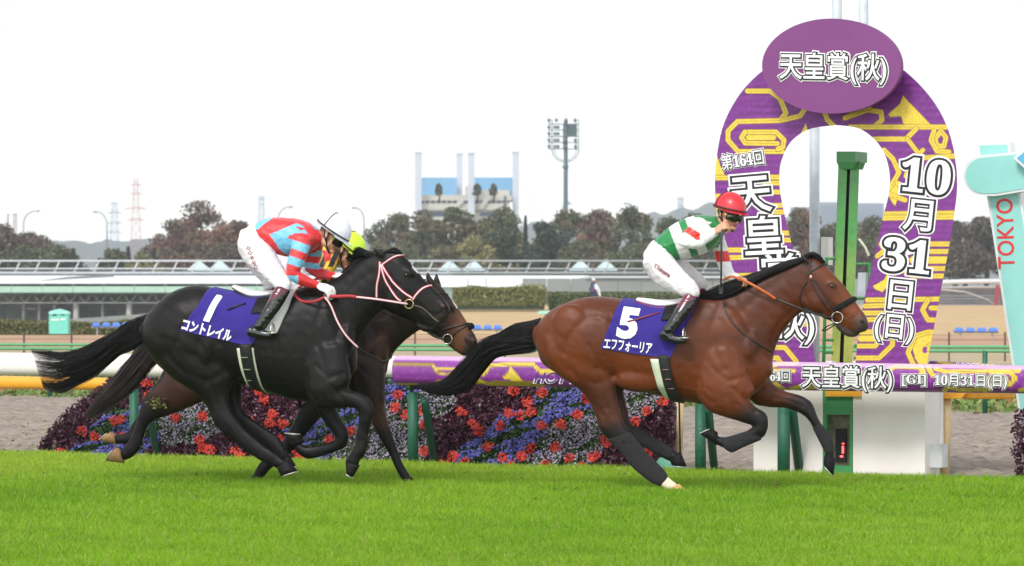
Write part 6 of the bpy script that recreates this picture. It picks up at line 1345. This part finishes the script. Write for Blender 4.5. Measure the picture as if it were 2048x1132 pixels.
def helmet(t, M, W_, col, name, k_=1.0, brim=True):
    f, s, u = M.col[0]*k_, M.col[1]*k_, M.col[2]*k_; m = mat(name, col, .38, var=.04, scale=6, bump=.12, bscale=18, coat=.15); c = W_(-.008, 0, .040); mb = MB(); vs = []; nu, nv = 36, 12
    for i in range(nv+1):
        th = R(98)*i/nv
        for j in range(nu):
            ph = 2*math.pi*j/nu; k = 1+.05*max(0, math.cos(ph))*(i/nv)**3; vs.append(c+f*.128*math.sin(th)*math.cos(ph)*k+s*.108*math.sin(th)*math.sin(ph)+u*.118*math.cos(th))
    fs = [(i*nu+j, (i+1)*nu+j, (i+1)*nu+(j+1) % nu, i*nu+(j+1) % nu) for i in range(nv) for j in range(nu)]; fs.append(tuple(nv*nu+j for j in range(nu-1, -1, -1))); mb.add(vs, fs); h = mb.build('helmet', m, t, True)
    if brim:
        mb = MB(); G = []; NN = []
        for i in range(5):
            q = i/4; row = [c+(f*(.126+.045*q*max(0, math.cos(a)))*math.cos(a)+s*(.107+.012*q)*math.sin(a))-u*(.012+.006*q) for a in np.linspace(-1.15, 1.15, 17)]; G.append(row); NN.append([u]*17)
        thick_sheet(mb, G, NN, .005); mb.build('brim', m, h, True)
    mb = MB(); mb.tube([c+f*.131*math.cos(a)+s*.111*math.sin(a)-u*.002 for a in np.linspace(0, 2*math.pi, 33)], .0065, 6, flat=1.0, cap=False); mb.tube([c+f*.131*math.cos(a)*.96-f*.01+s*.111*math.sin(a)*.9+u*.122*0 for a in (2.2, 2.3)], .004, 5); mb.build('helmet_band', mat('band black', (.012, .012, .012), .5), h, True)
    mb = MB(); mb.tube([c-f*.045+s*.111*math.cos(a)*.93+u*.118*math.sin(a)*.945 for a in np.linspace(.0, math.pi, 17)], .0045, 6); mb.build('helmet_strap', MATS['band black'], h, True)
    for q in (-1, 1):
        mb = MB(); mb.tube([W_(-.004, q*.086, .015), W_(.005, q*.084, -.03), W_(.028, q*.070, -.075), W_(.060, q*.030, -.118), W_(.072, 0, -.124)], .006, 6); mb.tube([W_(-.05, q*.082, .01), W_(-.02, q*.084, -.03), W_(.018, q*.076, -.062)], .006, 6); mb.build('chin_strap', MATS['band black'], t, True)
    return h
def goggles(t, M, W_, lens, on_brow=False, dot=None):
    dz = .0; f, s, u = M.col[0], M.col[1], M.col[2]; mb = MB(); G = []; NN = []
    for i in range(7):
        w = -.036+.062*i/6; row = []; nr = []
        for a in np.linspace(-1.25, 1.25, 21):
            nar = 1-.38*math.exp(-(a/.16)**2)*(1 if w < 0 else 0); row.append(W_(.034+.084*math.cos(a)*(1-abs(w)*1.6), .088*math.sin(a), -.018+w*nar*(1-.25*abs(a)))); nr.append(f)
        G.append(row); NN.append(nr)
    thick_sheet(mb, G, NN, .004); g = mb.build('goggles', lens, t, True)
    mb = MB(); mb.tube([W_(.03+.083*math.cos(a), .090*math.sin(a), .020-.01*abs(a)) for a in np.linspace(-1.4, 1.4, 21)], .007, 6); mb.tube([W_(.03*math.cos(a)-.0+(.055 if 0 else 0), .092*math.sin(a), .004) for a in (1.2, 1.9)], .008, 6); mb.build('goggle_frame', MATS['band black'], g, True)
    for q in (-1, 1): mb = MB(); mb.ell(W_(.055, q*.086, -.006), (.012, .012, .012)); mb.build('goggle_clip', dot or MATS['band black'], g, True)
def hand(b, Wp, D, N, col, curl=1.0, k=1.0):
    D = D.normalized(); N = (N-D*N.dot(D)).normalized(); S_ = D.cross(N); M = Matrix((D, S_, N)).transposed(); b.world_blob(Wp+D*.045*k, M, (.052*k, .041*k, .017*k), col); b.world_blob(Wp+D*.005, M, (.03, .028, .02), col)
    for i, ln in zip((-1.5, -.5, .5, 1.5), (.9, 1.05, 1.0, .8)):
        p = Wp+D*.082*k+S_*i*.0205*k; pts = [p-D*.02]; a = R(20)
        for L, da in ((.036, 45), (.026, 62), (.02, 55)):
            pts.append(p); a += R(da)*curl; p = p+(D*math.cos(a)-N*math.sin(a))*L*ln*k
        pts.append(p); wlimb(b, pts, [.0095*k, .010*k, .0095*k, .0088*k, .0075*k], col, 8, 2)
    p = Wp+D*.02*k+S_*(-.03*k)-N*.008; wlimb(b, [p, p+(D*.6-S_*.55-N*.5)*.032*k, p+(D*.9-S_*.1-N*.95)*.050*k, p+(D*1.0+S_*.45-N*1.0)*.060*k], [.013*k, .0115*k, .010*k, .008*k], col, 8, 2)
def garment(fr, parts, name, m, t, voxel=.0075, smooth=5, cf=None, col=(.8, .8, .8), wr=.015):
    b = Body(fr)
    for p in parts:
        if p[0] == 'l': b.limb(p[1], col=p[2] if len(p) > 2 else col)
        elif p[0] == 'c': b.limb(p[1], cols=p[2])
        else: b.loft(p[1], col=p[2] if len(p) > 2 else col)
    def dsp(V, N): 
        w = noise3(V*[1, 1, .6], 16, 91); return wr*.35*w-wr*.25*np.abs(noise3(V*[.7, 1, 1.2], 26, 92))
    b.skin(name, m, t, voxel, smooth, cf, disp=dsp); return b
def inner(b, parts, col=SKIN, k=.78):      # the body inside the clothes
    for p in parts:
        pts = p[1]
        if p[0] in 'lc': b.limb([(q[0], q[1], q[2], q[3]*k)+((q[4]*k,) if len(q) > 4 else ()) for q in pts], col=col)
        else: b.loft([((a+c)/2+(a-c)/2*k, (y1+y2)/2+(y1-y2)/2*k, (a+c)/2-(a-c)/2*k, (y1+y2)/2-(y1-y2)/2*k, o, w*k) for a, y1, c, y2, o, w in pts], col=col)
m_silk = mat('racing silk', (1, 1, 1), .38, attr=True, var=.04, scale=8, bump=.7, bscale=24, sheen=.2, coat=.1); m_breech = mat('breeches white', lin(222, 216, 220), .65, var=.06, scale=8, bump=.7, bscale=22)
m_boot = mat('boot', (1, 1, 1), .22, attr=True, var=.1, scale=10, bump=.3, bscale=22, coat=.5); m_skin = mat('skin', (1, 1, 1), .5, attr=True, var=.05, scale=20)
MAR = lin(108, 34, 58); BB = (.008, .008, .009)
def boots(fr, t, legs):
    for shin, foot, stir, mar in legs:
        k = len(shin); b = Body(fr); b.limb(shin, cols=[mar]*2+[BB]*(k-2)); b.limb(foot, col=BB)
        def cf(c, V, y0=shin[1][1]): x, y = topx(V); c = np.where((y+.55*(x-shin[1][0]) < y0)[:, None], mar, BB); return c
        b.skin('boot', m_boot, t, .006, 4, cf, disp=lambda V, N: .003*noise3(V, 24, 95))
        if stir:
            x, y, o = stir; mb = MB(); c = fr.P(x, y, o); mb.tube([c+fr.n*(.05*math.cos(a))+Vector((0, 0, 1))*(.06*math.sin(a)) for a in np.linspace(-.2, math.pi+.2, 14)], .006, 6); mb.hexa([c+fr.n*-.05+Vector((-.02, 0, -.02)), c+fr.n*-.05+Vector((.04, 0, -.02)), c+fr.n*-.05+Vector((.04, 0, -.008)), c+fr.n*-.05+Vector((-.02, 0, -.008))], fr.n, .1); mb.build('stirrup', m_metal, t, True)
def clods():
    n = 240; V = []; Fq = []; cols = []; cs = [lin(118, 108, 70), lin(96, 84, 58), lin(128, 140, 70), lin(150, 160, 80)]
    P = [at(rng.uniform(-20, 2070), rng.uniform(935, 1060), 1)/1 for _ in range(0)]
    pts = []
    for _ in range(45): px = rng.uniform(0, 2048); py = rng.uniform(945, 1030); Y = F*H/(py-HY); pts.append((Vector(((px-1024)*Y/F, Y, .045)), rng.uniform(.005, .014)))
    for _ in range(20): pts.append((FD.P(rng.normal(312, 9), rng.normal(806, 6), -.22-rng.random()*.06), rng.uniform(.006, .014)))
    for _ in range(26): pts.append((FK.P(rng.normal(50, 20), rng.normal(880, 30), rng.uniform(-.5, .5)), rng.uniform(.004, .010)))
    for _ in range(14): pts.append((FB.P(rng.normal(1240, 50), rng.normal(945, 20), rng.uniform(-.3, .3)), rng.uniform(.004, .009)))
    for c, r in pts:
        q, f = quads_at(np.array([c]*7)+rng.normal(0, r*.6, (7, 3)), r*1.8); b0 = len(V)*4; V.append(q); cols += [cs[rng.integers(0, 4)]]*28
    V = np.concatenate(V); Fq = np.arange(len(V)).reshape(-1, 4)
    tag(link('turf_debris', mesh_np('clods', V, Fq, np.array(cols)), m_leaf), 'small bits of torn turf on the grass and flying behind the hooves', 'turf bits', kind='stuff')
clods()
def rider5():
    fr = FB; t = thing('person', 'rider in green and white silks and red helmet, fist held at the chin', 'person', fr.P(1340, 600)); G_ = np.array(lin(24, 128, 62)); Wt = np.array(lin(238, 236, 236)); Rd = lin(224, 48, 40)
    torso = ('l', [(1322,503,0,27,.145),(1345,491,0,34,.16),(1378,477,0,40,.18),(1412,464,0,37,.18),(1434,453,0,24,.12)], (9, 9, 9))
    na = ('c', [(1406,450,-.17,23,.08),(1390,466,-.22,19,.065),(1370,488,-.25,16,.055),(1388,486,-.245,13.5),(1412,474,-.21,11.5),(1431,463,-.17,9)], [Wt, Wt, Wt, Wt, Wt, Wt]); fa = ('c', [(1424,462,.16,22,.07),(1438,490,.2,16),(1446,520,.2,14),(1456,545,.14,12),(1468,554,.02,10),(1479,558,-.06,8)], [Wt]*6)
    def cf(c, V):
        x, y = topx(V); torso_ = c[:, 0] > 2.2; u = x*.934-y*.356; g = (u < 1087) | ((u > 1109) & (u < 1124)) | (u > 1143); c = np.where(torso_[:, None], np.where(g[:, None], G_, Wt), Wt); u2 = (x-1406)*-.55+(y-450)*.83
        r = (~torso_) & (u2 > 17) & (u2 < 32) & (x < 1400) & (y-463 < (x-1366)*.3+12) & (y+.0*x < 480) | ((~torso_) & (x > 1428) & (y > 502) & (y < 523)); c[r] = Rd; return c
    garment(fr, [torso, na, fa], 'silks', m_silk, t, cf=cf, wr=.012)
    pel = ('l', [(1340,497,0,27,.15),(1320,508,0,31,.165),(1303,520,0,24,.15)]); nt_ = ('l', [(1309,515,-.08,31,.11),(1328,540,-.13,31,.10),(1354,562,-.19,26,.08),(1378,578,-.235,21,.065),(1388,590,-.24,16,.055)]); ft_ = ('l', [(1312,512,.08,30,.11),(1350,538,.14,27,.09),(1388,560,.2,20,.07),(1406,574,.22,15,.055)])
    garment(fr, [pel, nt_, ft_], 'breeches', m_breech, t, wr=.022)
    ns = [(1384,592,-.24,15),(1378,603,-.26,15),(1366,620,-.29,14.5),(1350,643,-.325,12.5),(1335,662,-.34,11.5)]; nf = [(1326,668,-.34,11),(1346,677,-.34,9.5),(1368,681,-.34,7.5,.03)]; fs_ = [(1402,578,.23,15),(1392,596,.27,15),(1376,618,.31,14),(1358,642,.335,12),(1345,660,.34,11)]; ff = [(1338,668,.34,11),(1356,676,.34,9),(1378,680,.34,7.5,.03)]
    boots(fr, t, [(ns, nf, (1368, 672, -.34), MAR), (fs_, ff, (1378, 672, .34), MAR)])
    b = Body(fr); inner(b, [('l', torso[1]), ('l', na[1]), ('l', fa[1]), pel, nt_, ft_, ('l', ns), ('l', nf), ('l', fs_), ('l', ff)]); c = fr.P(1459, 427, -.03)
    wlimb(b, [fr.P(1428, 458, 0), fr.P(1442, 446, -.01), c-Vector((0, 0, .03))], [.06, .055, .055], SKIN)
    M, W_ = head(b, c, Vector((.62, -.76, -.20)), Vector((.18, -.05, 1)))
    hand(b, fr.P(1430, 463, -.18), fr.P(1452, 449, -.19)-fr.P(1430, 463, -.18), -fr.n*.7+Vector((-.1, 0, .8)), SKIN, 1.15, 1.12); hand(b, fr.P(1478, 557, -.06), fr.P(1490, 560, -.1)-fr.P(1478, 557, -.06), Vector((0, -.3, 1)), SKIN, 1.0, .9)
    b.skin('body', m_skin, t, .0055, 3)
    helmet(t, M, W_, lin(204, 40, 52), 'helmet red', 1.06); goggles(t, M, W_, mat('dark lens', (.006, .006, .007), .06, spec=.9), dot=mat('gold clip', lin(220, 170, 110), .4))
    w = MB(); n_ = garment_text(w, fr, 'Y.Yokoyama', 1336, 541, 13, 33, -.265, .6); w.build('lettering', mat('maroon thread', lin(150, 40, 60), .6), [o for o in t.children if o.name.startswith('breeches')][0])
    wh = thing('riding_whip', 'slim dark whip hanging down from the fist of the green and white rider', 'whip', fr.P(1443, 470, -.2)); mb = MB(); mb.tube([fr.P(1445, 458, -.215), fr.P(1443, 475, -.215), fr.P(1442, 575, -.215)], [.009, .009, .0065], 8); mb.build('shaft', mat('whip grey', lin(62, 62, 68), .5), wh, True); mb = MB(); mb.hexa([fr.P(1438, 588, -.215), fr.P(1446, 588, -.215), fr.P(1446, 572, -.215), fr.P(1438, 572, -.215)], fr.n, .012); mb.build('flap', m_leather, wh)
def garment_text(mb, fr, s, cx, cy, size, ang, o, sx=1):
    ob = [x for x in bpy.data.objects if x.name.startswith('breeches')][-1]; me = ob.data; off = ob.parent.location if ob.parent else Vector(); bv = BVHTree.FromPolygons([tuple(v.co+off) for v in me.vertices], [tuple(p.vertices) for p in me.polygons])
    V, Fs = text_mesh(s, .02); v, f = bisected(V, Fs, .3); a = R(ang); out = []
    for x, y, z in v:
        x, y = x*size*sx, -y*size; px, py = cx+x*math.cos(a)-y*math.sin(a), cy+x*math.sin(a)+y*math.cos(a); h = bv.ray_cast(fr.P(px, py, 0)-fr.n, fr.n, 1.0); out.append((h[0] if h[0] else fr.P(px, py, o))-fr.n*.004)
    mb.add(out, f)
def rider1():
    fr = FK; t = thing('person', 'crouching rider in red and light blue silks with white helmet and white gloves', 'person', fr.P(540, 600)); Bl = np.array(lin(116, 190, 222)); Rd = np.array(lin(214, 46, 50)); bl2 = np.array(lin(132, 204, 228))
    torso = ('f', [(512,447,522,486,0,.14),(530,438,541,502,0,.165),(560,434,568,513,0,.18),(595,438,600,512,0,.185),(622,448,624,502,0,.165),(642,462,640,490,0,.09)], (9, 9, 9))
    na = ('c', [(606,472,-.15,22,.08),(600,498,-.2,18,.065),(591,526,-.225,16.5,.06),(587,548,-.23,14.5,.055),(603,559,-.215,13),(620,566,-.19,11),(636,570,-.17,8.5)], [Rd]*7); fa = ('c', [(626,478,.15,20,.075),(628,508,.19,17),(624,534,.2,15),(640,546,.15,12.5),(656,550,.08,10.5),(669,552,.03,8)], [Rd]*6)
    def cf(c, V):
        x, y = topx(V); o = (V-np.array(fr.P(600, 500, 0)))@np.array(fr.n); tor = c[:, 0] > 3; blue = inside(x, y, [(539,469),(593,446),(606,452),(623,480),(612,492),(578,512),(560,500)]) | inside(x, y, [(500,430),(552,430),(540,440),(525,450),(518,458),(505,460)]) | inside(x, y, [(616,440),(645,450),(645,462),(630,458)])
        cT = np.where(blue[:, None], Bl, Rd); yy = y-(x-593)*.35; yb = y-(x-628)*.1; near = o < 0
        arm = np.where(near, ((yy > 482) & (yy < 500)) | ((yy > 516) & (yy < 533)) | ((x < 596) & (y > 551)), ((yb > 500) & (yb < 513)) | ((yb > 526) & (yb < 538) & (x < 640))); cA = np.where(arm[:, None], Bl, Rd); return np.where(tor[:, None], cT, cA)
    garment(fr, [torso, na, fa], 'silks', m_silk, t, cf=cf, wr=.012)
    pel = ('f', [(522,443,540,492,0,.15),(505,448,528,502,0,.165),(488,464,512,514,0,.165)]); nt_ = ('f', [(480,468,528,470,-.07,.11),(477,496,542,490,-.11,.115),(488,521,554,511,-.145,.10),(508,541,564,529,-.18,.085),(528,557,576,550,-.215,.07),(544,571,584,566,-.24,.062),(552,580,580,582,-.25,.05)]); ft_ = ('f', [(484,470,530,475,.08,.11),(490,518,548,505,.14,.1),(506,545,560,528,.18,.085),(520,563,560,552,.215,.065),(527,580,552,574,.23,.052)])
    garment(fr, [pel, nt_, ft_], 'breeches', m_breech, t, wr=.022)
    ns = [(566,576,-.25,15),(558,592,-.28,15.5),(548,610,-.3,14.5),(532,634,-.33,13),(518,654,-.34,12)]; nf = [(500,663,-.34,11),(520,668,-.34,9.5),(541,670,-.34,7.5,.03)]; fs_ = [(543,574,.25,15),(540,596,.28,15),(534,618,.31,14),(526,642,.335,12),(520,656,.34,11)]; ff = [(510,664,.34,11),(528,670,.34,9),(548,672,.34,7.5,.03)]
    boots(fr, t, [(ns, nf, (545, 662, -.34), lin(92, 26, 44)), (fs_, ff, (552, 662, .34), lin(92, 26, 44))])
    b = Body(fr); inner(b, [('f', torso[1]), ('l', na[1]), ('l', fa[1]), pel, nt_, ft_, ('l', ns), ('l', nf), ('l', fs_), ('l', ff)]); c = fr.P(663, 470, 0)
    wlimb(b, [fr.P(632, 474, 0), fr.P(646, 474, 0), c-Vector((.02, 0, .02))], [.06, .055, .055], SKIN)
    M, W_ = head(b, c, Vector((.80, -.22, -.56)), Vector((.56, -.08, .83))); 
    g = Body(fr); gw = lin(232, 232, 228); hand(g, fr.P(637, 570, -.17), fr.P(664, 582, -.2)-fr.P(637, 570, -.17), Vector((.2, -.55, .8)), gw, .8, 1.3); hand(b, fr.P(639, 571, -.17), fr.P(660, 581, -.2)-fr.P(637, 570, -.17), Vector((.2, -.55, .8)), SKIN, .8, .85)
    b.skin('body', m_skin, t, .0055, 3); g.skin('glove', mat('glove white', (1, 1, 1), .7, attr=True, var=.05, bump=.3, bscale=40), t, .0055, 2)
    g = Body(fr); hand(g, fr.P(669, 552, .03), fr.P(692, 551, .0)-fr.P(669, 552, .03), Vector((0, -.3, 1)), gw, .8, 1.2); g.skin('glove', MATS['glove white'], t, .0055, 2)
    helmet(t, M, W_, lin(226, 224, 236), 'helmet white', 1.13); goggles(t, M, W_, MATS['dark lens'], dot=mat('lime clip', lin(110, 130, 30), .4))
    w = MB()
    for i, s in enumerate('ロロホ山口'): garment_text(w, fr, s, 514+i*4.2, 497+i*9.5, 9, 20, -.25)
    w.build('lettering', mat('red thread', lin(176, 70, 84), .6), [o for o in t.children if o.name.startswith('breeches')][0])
def rider3():
    fr = FD; t = thing('person', 'rider with lime helmet and black and yellow silks, mostly hidden behind another rider', 'person', fr.P(600, 610)); Y_ = np.array(lin(240, 196, 40)); K_ = np.array(lin(20, 18, 20)); Rd = np.array(lin(206, 40, 40))
    torso = ('f', [(556,474,566,520,0,.14),(585,466,595,530,0,.165),(618,466,626,536,0,.18),(648,476,654,540,0,.18),(668,488,672,532,0,.14)], (9, 9, 9)); na = ('l', [(660,500,-.16,20,.075),(655,530,-.2,16),(650,556,-.22,13),(676,568,-.18,11),(700,572,-.12,8)], tuple(K_)); fa = ('l', [(664,500,.16,20,.075),(660,530,.2,16),(655,556,.22,13),(680,566,.14,11),(704,570,.08,8)], tuple(K_))
    def cf(c, V):
        x, y = topx(V); k = ((x*.8+y*.35-690) % 15) < 6; c = np.where(k[:, None], Y_, K_); c[(y > 534) & (x > 655)] = Y_; c[inside(x, y, [(644,500),(662,500),(662,520),(650,524)])] = Rd; return c
    garment(fr, [torso, na, fa], 'silks', m_silk, t, cf=cf)
    pel = ('f', [(566,470,584,512,0,.15),(548,478,572,524,0,.165),(534,492,560,536,0,.165)]); nt_ = ('f', [(528,496,575,496,-.07,.11),(526,520,590,514,-.11,.11),(545,548,604,535,-.15,.09),(572,572,618,560,-.2,.07),(590,586,620,582,-.23,.055)]); ft_ = ('f', [(528,496,575,496,.07,.11),(526,520,590,514,.11,.11),(545,548,604,535,.15,.09),(572,572,618,560,.2,.07),(590,586,620,582,.23,.055)])
    garment(fr, [pel, nt_, ft_], 'breeches', m_breech, t)
    S1 = [[(605,582,sg*.25,15),(596,600,sg*.28,15),(584,622,sg*.31,14),(570,648,sg*.335,12),(560,664,sg*.34,11)] for sg in (-1, 1)]; F1 = [[(550,672,sg*.34,11),(568,678,sg*.34,9),(588,680,sg*.34,7.5,.03)] for sg in (-1, 1)]
    boots(fr, t, [(S1[0], F1[0], (588, 672, -.34), lin(40, 30, 30)), (S1[1], F1[1], (588, 672, .34), lin(40, 30, 30))])
    b = Body(fr); inner(b, [('f', torso[1]), ('l', na[1]), ('l', fa[1]), pel, nt_, ft_, ('l', S1[0]), ('l', F1[0]), ('l', S1[1]), ('l', F1[1])]); c = fr.P(694, 503, 0)
    wlimb(b, [fr.P(662, 506, 0), fr.P(676, 506, 0), c-Vector((.02, 0, .02))], [.06, .055, .055], SKIN); M, W_ = head(b, c, Vector((.72, -.30, -.62)), Vector((.62, -.05, .78)))
    hand(b, fr.P(700, 572, -.12), Vector((1, 0, -.2)), Vector((0, -.5, .8)), lin(220, 218, 214), .9); hand(b, fr.P(704, 570, .08), Vector((1, 0, -.2)), Vector((0, .5, .8)), lin(220, 218, 214), .9); b.skin('body', m_skin, t, .006, 3)
    helmet(t, M, W_, lin(196, 232, 50), 'helmet lime', 1.1); goggles(t, M, W_, MATS['dark lens'])
def steward():
    fr = Frame((1188-1024)*249.0/F, 249, 0); s = F/249/PXM; t = thing('person', 'distant person in navy jacket and white cap standing behind the hedge', 'person', fr.P(1188, 606)); k = 29.46
    L = lambda pts: ('l', [(x, y, o, r*PXM/262.0*1.0, w) for x, y, o, r, w in pts])
    q = Body(fr); nv = lin(44, 58, 88); wt = lin(220, 222, 226)
    def lm(pts, col): 
        P = [fr.P(x, y, o) for x, y, o, r in pts]; wlimb(q, P, [r for *_, r in pts], col, 12)
    lm([(1187,568,0,.20),(1188,578,0,.30),(1189,590,0,.26)], nv); lm([(1184,571,-.1,.09),(1180,580,-.2,.08),(1186,584,-.35,.06)], nv); lm([(1193,571,-.1,.09),(1198,582,-.1,.09),(1200,592,-.1,.07)], wt)
    lm([(1185,592,0,.11),(1184,612,0,.09)], lin(60, 50, 56)); lm([(1192,592,0,.11),(1193,612,0,.09)], lin(60, 50, 56)); q.skin('jacket', mat('far cloth', (1, 1, 1), .7, attr=True), t, .035, 2)
    q = Body(fr); c = fr.P(1187, 561, 0); wlimb(q, [c+Vector((0, 0, -.2)), c], [.05, .09], SKIN); q.world_blob(c, Matrix.Identity(3), (.1, .11, .125), SKIN); wlimb(q, [fr.P(1188, 590, 0), fr.P(1187, 570, 0)], [.1, .1], SKIN); q.skin('body', m_skin, t, .02, 2)
    mb = MB(); mb.ell(c+Vector((0, -.01, .06)), (.125, .14, .09)); mb.build('cap', mat('cap white', lin(232, 234, 238), .5), t, True); mb = MB(); mb.box((c.x-.12, c.y-.2, c.z-.75), (c.x+.02, c.y-.3+.02, c.z-.55)); mb.build('badge', mat('red badge', lin(180, 60, 60), .5), t)
bayb, bayt = bay_horse()
blkb, blkt = black_horse()
drkb, drkt = dark_horse()
rider5(); rider1(); rider3(); steward()
